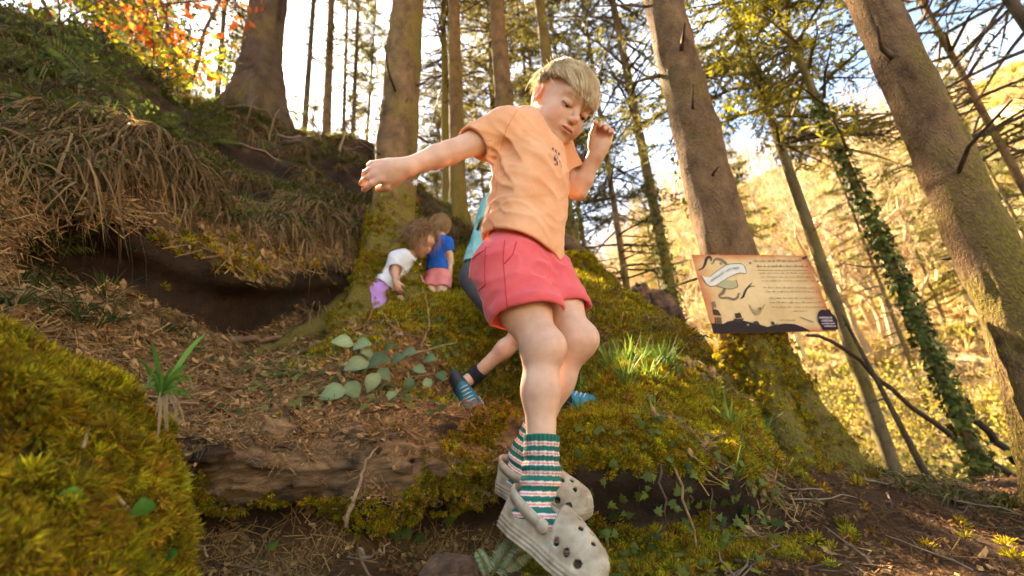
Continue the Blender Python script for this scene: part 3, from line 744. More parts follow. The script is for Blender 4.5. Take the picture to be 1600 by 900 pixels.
def trunk_mesh(p0, p1, r0, r1, n=36, m=70, flare=0.0, flare_h=.8, lobes=5, seed=0, rough=.03, moss=lambda t, a, z: 0 * t, knots=10, bend=.0, sink=.6, spread=None):
    """tapered, lumpy trunk from p0 (ground) to p1; flare: extra root radius at the foot. Vertices are local to p0."""
    p0, p1 = V3(p0), V3(p1); ax = p1 - p0; L = np.linalg.norm(ax); ax = ax / L
    b1 = unit(np.cross(ax, (0, 1, .05))); b2 = np.cross(ax, b1)
    s = np.concatenate([np.linspace(-sink, flare_h, m // 2, endpoint=False), np.linspace(flare_h, L, m - m // 2)])
    th = np.linspace(0, 2 * math.pi, n, endpoint=False)
    S, T = np.meshgrid(s, th, indexing='ij')
    tt = np.clip(S / L, 0, 1); r = r0 + (r1 - r0) * tt ** .85
    fl = np.clip(1 - S / flare_h, 0, 1.12) ** 2.2 * flare
    rs_ = np.random.RandomState(seed); ph = rs_.rand(4) * 6.28
    lob = (.55 + .45 * np.cos(lobes * T + ph[0] + .6 * np.sin(T * 2 + ph[1]))) ** 1.3
    if spread is not None: lob = lob + spread(T) 
    r = r + fl * lob
    N3 = b1[None, None] * np.cos(T)[..., None] + b2[None, None] * np.sin(T)[..., None]
    P = ax * S[..., None] + N3 * r[..., None] + (b1 * math.cos(ph[2]) + b2 * math.sin(ph[2])) * (bend * np.sin(tt * math.pi * 1.5))[..., None]
    f = P.reshape(-1, 3)
    r_ = r.ravel()
    nz_ = fbm(f / max(r0, .05) * np.array((1, 1, .6)), 1.2, 4, seed + 3)
    kn = np.zeros(len(f)); disp = nz_ * rough * r_ * 2.2
    if n >= 48:                                          # bark plates and horizontal wrinkles on the near trunks
        u3 = np.stack([np.cos(T).ravel() * 2.2, np.sin(T).ravel() * 2.2, S.ravel() / r0 * 1.3], 1)
        disp += r_ * (.045 * fbm(u3, 1.0, 4, seed + 40, .6) - .050 * np.clip(.30 - np.abs(vnoise(u3 * np.array((.5, .5, 2.2)), 1.0, seed + 41)), 0, 1) / .30 * sstep(-.1, .5, vnoise(u3, .6, seed + 42)))
        crease = np.clip(.16 - np.abs(vnoise(u3 * np.array((.5, .5, 2.2)), 1.0, seed + 41)), 0, 1) / .16 * sstep(.0, .5, vnoise(u3, .6, seed + 42)); kn = np.maximum(kn, .7 * crease)
    for k in range(knots):
        ks, kt = rs_.uniform(.2, L), rs_.uniform(0, 6.28)
        dd = ((S - ks + .10 * r0 * np.cos((T - kt) * 3)) / (r0 * .22)) ** 2 + ((((T - kt + math.pi) % (2 * math.pi)) - math.pi) / (.22 + .3 * (k % 3 == 0))) ** 2
        e = np.exp(-dd).ravel(); ring = np.exp(-(np.sqrt(dd.ravel()) - 1.3) ** 2 * 3)
        disp += (ring * .085 - e * .07) * r_; kn = np.maximum(kn, e * (.5 + .5 * rs_.rand()))
    f = f + N3.reshape(-1, 3) * disp[:, None]
    mo = np.clip(moss(S.ravel(), T.ravel(), P.reshape(-1, 3)) + .45 * fbm(f, 3.0 / max(r0, .1) * .3, 3, seed + 9), 0, 1)
    i = np.arange(m - 1)[:, None] * n + np.arange(n)[None]; j = np.arange(m - 1)[:, None] * n + (np.arange(n)[None] + 1) % n
    Q = np.stack([i, j, j + n, i + n], -1).reshape(-1, 4)
    me = mesh_np('trunk', f, Q); set_col(me, np.stack([mo, np.clip(kn, 0, 1), nz_ * .5 + .5], 1))
    return me, ax, b1, b2, L
def stubs(parent, ax, b1, b2, L, r0, r1, seed, count, zmax, lmin=.03, lmax=.22, name='branch_stub'):
    rs_ = np.random.RandomState(seed + 77)
    for k in range(count):
        s = rs_.uniform(.5, zmax); a = rs_.uniform(0, 6.28); d = b1 * math.cos(a) + b2 * math.sin(a); ln = rs_.uniform(lmin, lmax) * (1 if rs_.rand() < .75 else 2.2)
        r = r0 + (r1 - r0) * (s / L) ** .85; p = ax * s + d * r * .85
        k_ = rs_.uniform(-.3, .5); pts = [p, p + d * ln * .45 + ax * ln * .1 * k_, p + d * ln + ax * ln * .45 * k_ + np.cross(d, ax) * ln * rs_.uniform(-.2, .2)]
        mb = MB(); w = rs_.uniform(.006, .014); mb.tube(pts, [w, w * .8, w * .3], 5); obj(name, mb.mesh(name), m_stub, parent)

def crown_mesh(name, Ht=13.0, z0=2.6, dens=1.0, seed=0, wid=1.7, tone=((.070, .068, .016), (.24, .20, .045)), bare=3.5, droop=.25):
    """spruce crown: whorls of drooping limbs with needle sprays, thinning to dead limbs below z0 + bare"""
    rs_ = np.random.RandomState(seed); mb = MB(); nv, nt_, nc = [], [], []
    z = z0
    while z < Ht - .3:
        f = (z - z0) / (Ht - z0)
        for k in range(rs_.randint(3, 6)):
            a = rs_.uniform(0, 6.28); L = wid * (1 - f) ** .55 * rs_.uniform(.55, 1.15) * (.75 + .25 * min(1, f * 5)) + .15
            d = np.array((math.cos(a), math.sin(a), 0)); zz = z + rs_.uniform(-.12, .12)
            t = np.linspace(0, 1, 6); pts = d * (t * L)[:, None] + np.array((0, 0, 1.0)) * (zz + .10 * t * L - droop * L * t ** 1.6 * 1.3 + .12 * L * t ** 3)[:, None] + rs_.randn(6, 3) * .02 * L * t[:, None]
            mb.tube(pts, .018 * (1 - .85 * t) * (.6 + .5 * L), 3, (.10, .072, .05), cap=False)
            live = 1.0 if zz > z0 + bare else (rs_.rand() < .35) * rs_.uniform(.2, .7)
            nt2 = int(13 * dens * L * (.25 + .75 * live))
            for q in range(nt2):
                u = rs_.uniform(.12, 1); p = np.array([np.interp(u, t, pts[:, i]) for i in range(3)])
                sd = np.array((-d[1], d[0], 0)) * (1 if q % 2 else -1)
                td = unit(sd * .8 + d * .75 + np.array((0, 0, rs_.uniform(-.55, .12)))); tl = rs_.uniform(.16, .42) * (1.1 - .45 * u) * (.6 + .3 * L)
                e = p + td * tl
                mb.add([p + (0, 0, .004), p - (0, 0, .004), e], None, [(0, 1, 2)], np.array((.09, .065, .04)))
                if live <= 0.05: continue
                m_ = int(11 * (.4 + .6 * live))
                uu = rs_.uniform(.05, 1.05, m_); B = p + td * (tl * uu)[:, None]
                nd = td * .7 + rs_.randn(m_, 3) * .55; nd /= np.linalg.norm(nd, axis=1)[:, None]
                ln = rs_.uniform(.045, .095, m_)[:, None]; wv = np.cross(nd, rs_.randn(m_, 3)); wv /= np.linalg.norm(wv, axis=1)[:, None]; wv *= .011
                nv.append(np.stack([B - wv, B + wv, B + nd * ln], 1).reshape(-1, 3))
                cc = lerp(np.array(tone[0]), np.array(tone[1]), rs_.rand(m_, 1)); nc.append(np.repeat(cc, 3, 0))
        z += rs_.uniform(.26, .46)
    if nv:
        V = np.vstack(nv); mb.add(V, None, np.arange(len(V)).reshape(-1, 3), np.vstack(nc))
    return mb.mesh(name, False)
CROWNS = [crown_mesh('crown', seed=1, dens=2.8, bare=.8), crown_mesh('crown', seed=2, z0=3.4, wid=1.5, dens=2.8, bare=.5), crown_mesh('crown', seed=3, z0=2.0, wid=2.0, dens=2.8, bare=.3, droop=.35),
          crown_mesh('crown', seed=4, z0=2.2, wid=1.5, dens=2.0, bare=3.0)]
for c_ in CROWNS: c_.materials.append(m_needle)
CROWN_GOLD = crown_mesh('crown', seed=6, z0=2.6, wid=1.5, dens=1.6, bare=.6); CROWN_GOLD.materials.append(m_needle_gold)

def foot(p0, p1):
    """follow the trunk line down to where it meets the ground"""
    p0, p1 = V3(p0), V3(p1); d = unit(p1 - p0); p = p0 + d * 1.0
    for _ in range(600):
        if p[2] <= float(H(p[0], p[1])): break
        p = p - d * .03
    return p, d
TREE_FEET = []
def tree(px0, py0, px1, py1, D, wpx, label, height=13, flare=.12, mat=None, mossf=None, crown=None, cscale=1.0, cz=0.0, seed=0, n=36, m=70, nst=6, stz=5, group=None,
         name='spruce_tree', taper=.35, knots=12, lobes=5, flare_h=.7, spread=None, D1=None, base=None, rough=.03):
    a, b = WD(px0, py0, D), WD(px1, py1, D1 or D)
    if base is None: base, d = foot(a, b)
    else: d = unit(b - base)
    dep = project(a[None])[2][0]; r = wpx * dep / F_PX / 2
    # radius at the measured point is r; let it taper linearly to the top
    s_a = np.linalg.norm(a - base); r0 = r * (1 + .5 * s_a / height * (1 - taper)); r1 = r * taper
    mf = mossf or (lambda t, th, P: .1 + .0 * t)
    top = base + d * height
    me, ax, b1, b2, L = trunk_mesh(base, top, r0, r1, n=n, m=m, flare=flare, flare_h=flare_h, seed=seed, moss=mf, knots=knots, lobes=lobes, spread=spread, rough=rough)
    root = obj(name, None, None, None, base, label, 'tree', group)
    obj('trunk', me, mat or m_bark, root)
    if nst: stubs(root, ax, b1, b2, L, r0, r1, seed, nst, stz)
    if crown is not None:
        cr = obj('crown', crown, None, root); cr.location = tuple(d * 0 + np.array((0, 0, cz)))
        z = Vector(d); q = z.to_track_quat('Z', 'Y'); cr.rotation_euler = (q.to_matrix() @ Matrix.Rotation(seed * 1.7, 3, 'Z')).to_euler()
        k = height / 13.0; cr.scale = (cscale, cscale, k)
    TREE_FEET.append(base); 
    return root, base, d, r0
side = lambda a0, w, k: (lambda t, th, P: k * np.exp(-(((th - a0 + math.pi) % (2 * math.pi) - math.pi) / w) ** 2))
# --- the trunks one can pick out, nearest first
big, big_b, big_d, big_r = tree(606, 430, 638, 0, 3.25, 78, 'thick mossy-footed spruce directly behind the two smaller children', 11, flare=.24, flare_h=1.0, lobes=4, seed=5, n=80, m=240, nst=14, stz=5,
     mossf=lambda t, th, P: .95 * sstep(1.3, .1, t) + .25 + .5 * np.exp(-(((th - 3.0 + math.pi) % 6.283 - math.pi) / .5) ** 2), crown=CROWNS[0], cz=3.0, knots=16)
sgn, sgn_b, sgn_d, sgn_r = tree(1150, 450, 1035, 0, 2.3, 84, 'leaning brown spruce trunk with the parchment signboard on it', 11, flare=.16, flare_h=.9, lobes=5, seed=8, n=96, m=260, nst=16, stz=4.2,
     mossf=lambda t, th, P: .9 * sstep(.75, .3, t) + .12, crown=CROWNS[1], cz=3.0, knots=22, taper=.5)
rgt, rgt_b, rgt_d, rgt_r = tree(1590, 500, 1361, 0, 2.25, 88, 'big moss-streaked spruce leaning in at the right edge of the picture', 10, flare=.1, seed=13, n=96, m=260, nst=18, stz=4.5,
     mossf=lambda t, th, P: .05 + .45 * np.exp(-(((th - 2.2 + math.pi) % 6.283 - math.pi) / .7) ** 2) + .5 * sstep(1.8, .6, t), crown=CROWNS[1], cz=3.0, knots=24, taper=.55)
sunt = tree(398, 170, 421, 0, 4.9, 66, 'dark tapering trunk beside the low sun on top of the bank', 11, flare=.16, flare_h=1.2, seed=17, n=48, m=80, nst=5, mat=m_barkd, crown=CROWNS[2], cz=4.5, taper=.3)
tree(716, 330, 709, 0, 4.9, 27, 'mid-distance spruce trunk right of the thick mossy spruce, moss at its foot', 12, flare=.08, seed=21, n=32, m=60, mossf=lambda t, th, P: .25 + .8 * sstep(1.2, .2, t), crown=CROWNS[0], cz=2.5, nst=5)
tree(696, 250, 693, 0, 7.0, 13, 'thin greenish trunk, left one of the slim pair behind the thick spruce', 12, flare=.03, seed=22, n=16, m=40, mat=m_barkg, mossf=lambda t, th, P: .8 + 0 * t, crown=CROWNS[3], cz=1.0, nst=4)
tree(704, 250, 701, 0, 8.0, 10, 'thin yellow-green trunk, right one of the slim pair behind the thick spruce', 12, flare=.03, seed=23, n=16, m=40, mat=m_barkg, mossf=lambda t, th, P: .9 + 0 * t, crown=CROWNS[3], cz=1.0, nst=4)
tree(788, 165, 775, 0, 4.6, 32, 'brown spruce trunk rising just behind the leaping boy\'s shoulder', 12, flare=.08, seed=25, n=36, m=70, mossf=lambda t, th, P: .3 + 0 * t, crown=CROWNS[1], cz=2.5, nst=5)
tree(768, 120, 763, 0, 8.5, 9, 'very thin dark green trunk close left of the trunk behind the boy', 12, flare=.02, seed=26, n=14, m=36, mat=m_barkd, mossf=lambda t, th, P: .6 + 0 * t, crown=CROWNS[3], cz=1.0, nst=3)
ivy_b = tree(888, 360, 843, 0, 4.6, 25, 'mossy trunk behind the boy\'s head with ivy round its foot', 12, flare=.06, seed=27, n=28, m=60, mossf=lambda t, th, P: .55 + 0 * t, crown=CROWNS[0], cz=2.5, nst=5)
tree(978, 440, 930, 130, 7.5, 13, 'slim trunk showing below the boy\'s raised hand', 12, flare=.03, seed=28, n=16, m=40, mat=m_barkg, mossf=lambda t, th, P: .35 + 0 * t, crown=CROWNS[3], cz=1.5, nst=4)
tree(912, 380, 890, 230, 9.0, 9, 'hair-thin trunk just right of the ivy-footed trunk behind the boy', 12, flare=.02, seed=29, n=12, m=36, mat=m_barkg, crown=CROWNS[1], cz=1.0, nst=2)
valley = tree(1045, 440, 957, 0, 5.6, 20, 'tall slender trunk left of the signboard with ivy low down', 13, flare=.05, seed=31, n=24, m=60, mat=m_barkg, mossf=lambda t, th, P: .2 + .8 * sstep(3.2, 2.0, t), crown=CROWNS[3], cz=2.2, nst=8, stz=7)
tree(1290, 430, 1140, 0, 5.2, 20, 'slender leaning trunk passing behind the right edge of the signboard', 12, flare=.05, seed=33, n=24, m=60, mat=m_barkg, mossf=lambda t, th, P: .45 + 0 * t, crown=CROWNS[2], cz=2.4, cscale=.8, nst=8, stz=6)
ivyt = tree(1440, 520, 1265, 130, 4.4, 19, 'ivy-covered leaning trunk with a bright yellow-green crown', 11, flare=.06, seed=35, n=28, m=60, mat=m_barkg, mossf=lambda t, th, P: .6 + 0 * t, crown=CROWN_GOLD, cz=1.6, cscale=.75, nst=8, stz=6)
tree(1420, 690, 1310, 480, 4.6, 14, 'thin dark leaning pole of a tree between the signboard and the ivy trunk', 2.4, flare=.02, seed=37, n=16, m=40, mat=m_barkd, nst=5, stz=4)
tree(1560, 220, 1440, 0, 7.0, 13, 'thin bare-limbed trunk right of the big moss-streaked spruce', 13, flare=.03, seed=39, n=16, m=40, mat=m_bark, crown=CROWNS[3], cz=2.0, nst=9, stz=8)
tree(1640, 90, 1578, 0, 6.0, 22, 'dark trunk cutting the top right corner of the picture', 12, flare=.03, seed=41, n=16, m=40, mat=m_barkd, crown=CROWNS[3], cz=2.0, nst=3)
for i, (xa, ya, xb, D, w, nm) in enumerate(((478, 170, 490, 8.0, 10, 'thin trunk just right of the low sun'), (511, 185, 518, 8.5, 15, 'straight trunk, second to the right of the low sun'), (537, 190, 543, 10, 7, 'very thin trunk between the sun and the thick spruce'),
                                   (552, 195, 560, 9.5, 8, 'slim dark trunk, nearest one left of the thick spruce'), (577, 160, 588, 12, 6, 'faint thin trunk half hidden by the left edge of the thick spruce'), (343, 110, 352, 9, 9, 'thin backlit trunk left of the dark trunk beside the sun'))):
    tree(xa, ya, xb, 0, D, w, nm, 13, flare=.03, seed=50 + i, n=14, m=36, mat=m_barkd if i != 1 else m_barkg, crown=CROWNS[3] if i < 4 else CROWNS[i % 3], cz=1.5 + .5 * (i % 3), cscale=.45 if i < 4 else .6, nst=3)

# --- conifers of the wood behind, told apart only by place
m_far_trunk = m_barkd
FT = []
for k in range(3):
    me, *_ = trunk_mesh((0, 0, 0), (rnd.uniform(-.2, .2), rnd.uniform(-.2, .2), 14), .10, .03, n=10, m=30, flare=.03, seed=90 + k, knots=4, moss=lambda t, th, P: .3 + 0 * t)
    me.materials.append(m_far_trunk); FT.append(me)
def sun_clear(x, y):                                     # leave the sun's own gap between the crowns
    az = math.degrees(math.atan2(x, y)) - math.degrees(SUN_AZ); t = x * SUN_DIR[0] + (y - 1.2) * SUN_DIR[1]; p_ = abs((x - .3) * SUN_DIR[1] - (y - 1.2) * SUN_DIR[0]); h2 = math.hypot(SUN_DIR[0], SUN_DIR[1])
    return abs(az) > 5 and not (t / h2 < 20 and p_ / h2 < 4.2)
rb = random.Random(5); placed = []
def far_conifer(x, y, sc, label, group):
    z = float(H(x, y)) - .15
    root = obj('conifer_tree', None, None, None, (x, y, z), label, 'tree', group)
    root.rotation_euler = (rb.uniform(-.03, .03), rb.uniform(-.03, .03), rb.uniform(0, 6.28)); root.scale = (sc, sc, sc * rb.uniform(.9, 1.15))
    obj('trunk', rb.choice(FT), None, root)
    c = obj('crown', rb.choice(CROWNS) if math.degrees(math.atan2(x, y)) < -6 or x > 2.5 else CROWNS[3], None, root); c.scale = (1, 1, 14 / 13.); c.location = (0, 0, rb.uniform(0, 1.2))
for k in range(26):                                      # the far edge of the wood, low enough to leave the sun clear
    az, D = rb.uniform(-46, -12), rb.uniform(24, 48)
    if abs(az - math.degrees(SUN_AZ)) < 1.6: continue
    far_conifer(D * math.sin(math.radians(az)), D * math.cos(math.radians(az)), rb.uniform(.9, 1.25), 'one of the slim conifers massed in the wood beyond the bank', 'conifers of the wood beyond the bank')
tries = 0
while len(placed) < 66 and tries < 4000:
    tries += 1
    az = rb.uniform(-46, 6); D = rb.uniform(9.5, 34)
    x, y = D * math.sin(math.radians(az)), D * math.cos(math.radians(az))
    if not sun_clear(x, y) or any(math.hypot(x - a, y - b) < 1.5 + D * .04 for a, b in placed): continue
    placed.append((x, y)); far_conifer(x, y, rb.uniform(.8, 1.25), 'one of the slim conifers massed in the wood beyond the bank', 'conifers of the wood beyond the bank')
pv = []
while len(pv) < 6:
    az = rb.uniform(12, 52); D = rb.uniform(9, 30); x, y = D * math.sin(math.radians(az)), D * math.cos(math.radians(az))
    if any(math.hypot(x - a, y - b) < 2.2 for a, b in pv): continue
    pv.append((x, y)); far_conifer(x, y, rb.uniform(.8, 1.15), 'one of the slim conifers standing down in the sunlit valley', 'conifers down in the valley')

# --- bare broadleaf trees on the far hillside and valley floor
def bare_tree(seed, col):
    rs_ = np.random.RandomState(seed); mb = MB()
    def grow(p, d, L, r, lev):
        q = p + d * L * .5 + rs_.randn(3) * .04 * L; e = p + d * L + rs_.randn(3) * .08 * L
        mb.tube([p, q, e], [r, r * .8, r * .6], 5 if lev < 2 else 3, col, cap=False) 
        if lev >= 5: return
        for k in range(rs_.randint(2, 4) if lev else 5):
            nd = unit(d * 1.0 + rs_.randn(3) * (.55 if lev else .5) + np.array((0, 0, .18)))
            s_ = p + (e - p) * rs_.uniform(.55, 1.0) if lev else p + (e - p) * rs_.uniform(.6, 1)
            grow(s_, nd, L * rs_.uniform(.55, .82), r * .48, lev + 1)
    grow(np.zeros(3), unit((rs_.randn() * .08, rs_.randn() * .08, 1)), 3.0, .13, 0)
    return mb.mesh('branches')
m_bare = material('pale_bare_twigs', vcol=True, rough=.95, ramp=[(.3, (.8, .8, .8)), (.7, (1.2, 1.2, 1.2))], scale=2, objvar=.3)
BARE = [bare_tree(s_, c_) for s_, c_ in ((1, (.52, .37, .21)), (2, (.42, .29, .16)), (3, (.58, .43, .25)))]
for b_ in BARE: b_.materials.append(m_bare)
nb_ = 0
while nb_ < 190:
    az = rb.uniform(3, 52); D = rb.uniform(24, 92)
    x, y = D * math.sin(math.radians(az)), D * math.cos(math.radians(az))
    o = obj('bare_tree', BARE[nb_ % 3], None, None, (x, y, float(H(x, y)) - .3), 'one of the pale leafless trees covering the far valley side', 'tree', 'leafless trees on the far valley side')
    k = rb.uniform(.8, 1.5); o.scale = (k, k, k * rb.uniform(.9, 1.2)); o.rotation_euler = (0, 0, rb.uniform(0, 6.28)); nb_ += 1

# ------------------------------------------------------------------ scattering helper (only for what nobody could count)
def basis(N_, spin, lean=0.0):
    N_ = N_ / np.linalg.norm(N_, axis=1)[:, None]
    ref = np.where(np.abs(N_[:, 2:3]) < .95, np.array([[0, 0, 1.0]]), np.array([[1.0, 0, 0]]))
    t = np.cross(ref, N_); t /= np.linalg.norm(t, axis=1)[:, None]; b = np.cross(N_, t)
    c, s = np.cos(spin)[:, None], np.sin(spin)[:, None]
    X = t * c + b * s; Y = np.cross(N_, X)
    return X, Y, N_
def eulers(X, Y, Z):
    return np.stack([np.arctan2(Y[:, 2], Z[:, 2]), np.arcsin(np.clip(-X[:, 2], -1, 1)), np.arctan2(X[:, 1], X[:, 0])], 1)
def gn_group(coll):
    ng = bpy.data.node_groups.new('scatter_points', 'GeometryNodeTree')
    ng.interface.new_socket('Geometry', in_out='INPUT', socket_type='NodeSocketGeometry'); ng.interface.new_socket('Geometry', in_out='OUTPUT', socket_type='NodeSocketGeometry')
    N = ng.nodes; L = ng.links; gi_, go_ = N.new('NodeGroupInput'), N.new('NodeGroupOutput')
    ci = N.new('GeometryNodeCollectionInfo'); ci.inputs['Collection'].default_value = coll; ci.inputs['Separate Children'].default_value = True; ci.inputs['Reset Children'].default_value = True
    ip = N.new('GeometryNodeInstanceOnPoints'); ip.inputs['Pick Instance'].default_value = True
    def attr(nm, ty):
        a = N.new('GeometryNodeInputNamedAttribute'); a.data_type = ty; a.inputs['Name'].default_value = nm; return a.outputs[0]
    e2r = N.new('FunctionNodeEulerToRotation')
    L.new(attr('rot', 'FLOAT_VECTOR'), e2r.inputs[0]); L.new(e2r.outputs[0], ip.inputs['Rotation'])
    L.new(attr('scl', 'FLOAT'), ip.inputs['Scale']); L.new(attr('idx', 'INT'), ip.inputs['Instance Index'])
    L.new(gi_.outputs[0], ip.inputs['Points']); L.new(ci.outputs[0], ip.inputs['Instance']); L.new(ip.outputs[0], go_.inputs[0])
    return ng
def scatter(name, protos, mat, P, N_, size, label, cat, spin=None, parent=None, kind='stuff', tilt=0.0):
    n = len(P)
    if n == 0: return None
    if tilt: N_ = N_ + RS.randn(n, 3) * tilt
    spin = RS.rand(n) * 6.283 if spin is None else spin
    X, Y, Z = basis(N_, spin)
    key = protos[0].name
    coll = bpy.data.collections.new('kit_' + name)
    for i, pm in enumerate(protos):
        if not pm.materials: pm.materials.append(mat)
        po = bpy.data.objects.new('kit_%s_%02d' % (name, i), pm); coll.objects.link(po)
    me = bpy.data.meshes.new(name); me.vertices.add(n); me.vertices.foreach_set('co', np.asarray(P, np.float32).ravel())
    a = me.attributes.new('rot', 'FLOAT_VECTOR', 'POINT'); a.data.foreach_set('vector', eulers(X, Y, Z).astype(np.float32).ravel())
    a = me.attributes.new('scl', 'FLOAT', 'POINT'); a.data.foreach_set('value', np.broadcast_to(size, (n,)).astype(np.float32))
    a = me.attributes.new('idx', 'INT', 'POINT'); a.data.foreach_set('value', RS.randint(0, len(protos), n).astype(np.int32))
    o = obj(name, me, None, parent, None, label, cat, None, kind)
    md = o.modifiers.new('points', 'NODES'); md.node_group = gn_group(coll)
    return o
def blades(n, rs_, ln, wid, spread, droop, col0, col1, seg=3, base_r=.02, up=1.0):
    """a tuft of tapering curved blades rooted round the origin"""
    mb = MB()
    for i in range(n):
        a = rs_.uniform(0, 6.283); d = np.array((math.cos(a), math.sin(a), 0)); L = rs_.uniform(*ln); sp = rs_.uniform(*spread); dr = rs_.uniform(*droop)
        t = np.linspace(0, 1, seg + 1); p0 = d * rs_.uniform(0, base_r)
        pts = p0 + d * (sp * L * t)[:, None] + np.array((0, 0, 1.0)) * (up * L * t * (1 - .3 * sp) - dr * L * t ** 2)[:, None]
        s_ = np.cross(d, (0, 0, 1)) * 1.0; s_ = unit(s_ + .3 * rs_.randn(3)); w = rs_.uniform(*wid) * (1 - t ** 2 * .95)
        V = np.vstack([pts - s_ * w[:, None], pts + s_ * w[:, None]])
        Q = [(j, j + 1, j + 1 + seg + 1, j + seg + 1) for j in range(seg)]
        mb.add(V, Q, None, lerp(np.array(col0), np.array(col1), rs_.rand()) * np.ones((len(V), 1)))
    return mb
rs1 = np.random.RandomState(101)
m_moss = material('moss', vcol=True, rough=.9, trans=.45, ramp=[(.3, (.55, .5, .5)), (.7, (1.35, 1.3, 1.1))], scale=7, objvar=.45)
m_blade = material('grass_blade', vcol=True, rough=.75, trans=.4)
m_leaf = material('leaf', vcol=True, rough=.6, trans=.25, spec=.2, ramp=[(.3, (.7, .7, .65)), (.7, (1.2, 1.2, 1.1))], scale=30, objvar=.3)
m_litter = material('leaf_litter', vcol=True, rough=.9, trans=.1)
def moss_proto(seed):
    rs_ = np.random.RandomState(seed); mb = MB(); n = 70
    q = rs_.randn(n, 3); q[:, 2] = np.abs(q[:, 2]) + .15; q /= np.linalg.norm(q, axis=1)[:, None]
    for v in q:
        b = v * rs_.uniform(.15, .45); e = v * rs_.uniform(.75, 1.15) + rs_.randn(3) * .14; s_ = unit(np.cross(v, rs_.randn(3))) * rs_.uniform(.05, .10)
        m_ = lerp(b, e, .6) + rs_.randn(3) * .05
        c = lerp(np.array((.22, .165, .008)), np.array((.66, .50, .030)), rs_.rand() ** 1.2) if rs_.rand() < .85 else np.array((.24, .12, .03))
        mb.add([b, m_ - s_, e, m_ + s_], [(0, 1, 2, 3)], None, c)
    return mb.mesh('moss_tuft', False)
MOSS = [moss_proto(s_) for s_ in (1, 2, 3)]
def litter_proto(seed, tone=np.ones(3)):
    rs_ = np.random.RandomState(seed); mb = MB()
    for i in range(26):
        c = np.append(rs_.uniform(-1, 1, 2), rs_.uniform(0, .12)); d = unit(np.append(rs_.randn(2), rs_.randn() * .18)); L = rs_.uniform(.15, .75); w = rs_.uniform(.010, .026)
        s_ = unit(np.cross(d, (0, 0, 1))) * w; col = lerp(np.array((.09, .042, .012)), np.array((.44, .26, .09)), rs_.rand())
        mb.add([c - d * L - s_, c - d * L + s_, c + d * L + s_ * .6, c + d * L - s_ * .6, c + (0, 0, w * 1.5)], [(0, 1, 2, 3)], [(0, 1, 4), (2, 3, 4)], col * tone)
    for i in range(5):
        c = np.append(rs_.uniform(-.9, .9, 2), rs_.uniform(.02, .15)); a = unit(rs_.randn(3) * (1, 1, .35)); b = unit(np.cross(a, rs_.randn(3) * .4 + (0, 0, 1))); r = rs_.uniform(.12, .30)
        col = lerp(np.array((.15, .07, .022)), np.array((.46, .27, .10)), rs_.rand()); up_ = np.cross(a, b) * r * .35
        mb.add([c - a * r, c - a * r * .2 + b * r * .55 + up_, c + a * r * .8 + b * r * .3, c + a * r * 1.1, c + a * r * .6 - b * r * .4 + up_, c - a * r * .3 - b * r * .55 + up_ * .5, c], None, [(6, 0, 1), (6, 1, 2), (6, 2, 3), (6, 3, 4), (6, 4, 5), (6, 5, 0)], col * tone)
    return mb.mesh('litter_bits', False)
LITTER = [litter_proto(s_) for s_ in (11, 12, 13)]
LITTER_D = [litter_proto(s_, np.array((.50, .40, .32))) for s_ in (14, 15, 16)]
DRY = [blades(46, np.random.RandomState(s_), (.6, 1.25), (.010, .022), (.45, 1.0), (.9, 1.9), (.085, .050, .018), (.32, .195, .08), 5, .12).mesh('dry_grass', False) for s_ in (21, 22)]
DRYG = [blades(40, np.random.RandomState(s_), (.5, 1.1), (.010, .022), (.35, .9), (.6, 1.4), (.045, .053, .009), (.19, .165, .035), 4, .12).mesh('mixed_grass', False) for s_ in (23, 24)]
GREEN = [blades(26, np.random.RandomState(s_), (.5, 1.0), (.012, .024), (.2, .75), (.1, .7), (.07, .13, .018), (.24, .32, .05), 4, .10).mesh('green_grass', False) for s_ in (25, 26)]
DKG = [blades(26, np.random.RandomState(s_), (.5, 1.0), (.010, .020), (.3, .9), (.3, .9), (.025, .045, .010), (.10, .13, .025), 4, .10).mesh('dark_grass', False) for s_ in (27, 28)]
def ivy_leaf(seed):
    rs_ = np.random.RandomState(seed); mb = MB()
    out = np.array([(0, -.45), (.28, -.5), (.62, -.28), (.36, .0), (.52, .32), (.2, .3), (0, .95), (-.2, .3), (-.52, .32), (-.36, 0), (-.62, -.28), (-.28, -.5)])
    z = .10 - .22 * np.abs(out[:, 0]) + rs_.randn(12) * .03
    V = np.vstack([[0, 0, .12], np.column_stack([out, z])]); c = lerp(np.array((.045, .065, .010)), np.array((.17, .185, .032)), rs_.rand()); mb.add(V, None, [(0, 1 + i, 1 + (i + 1) % 12) for i in range(12)], c)
    mb.tube([(0, -.4, .06), (0, -.7, -.1), (0, -.9, -.5)], .03, 3, (.12, .08, .03), cap=False)
    return mb.mesh('ivy_leaf', True)
IVY = [ivy_leaf(s_) for s_ in range(4)]
IVYP = []
for s_ in (5, 6):                                        # the dull sunlit-grey ones on the mound
    m_ = ivy_leaf(s_); IVYP.append(m_)
def twig_proto(seed):
    rs_ = np.random.RandomState(seed); mb = MB(); p = np.array((-1., 0, .03)); pts = [p]
    for i in range(5): p = p + np.array((.4, rs_.randn() * .09, rs_.randn() * .05)); pts.append(p)
    mb.tube(pts, np.linspace(.035, .012, 6), 5, lerp(np.array((.10, .06, .035)), np.array((.34, .22, .13)), rs_.rand()))
    for k in range(2):
        q = pts[rs_.randint(1, 5)]; mb.tube([q, q + np.array((.22, rs_.choice((-1, 1)) * .22, .05)), q + np.array((.45, rs_.choice((-1, 1)) * .3, .06))], [.018, .014, .006], 4, (.22, .14, .08))
    return mb.mesh('twig', True)
TWIG = [twig_proto(s_) for s_ in (31, 32, 33)]

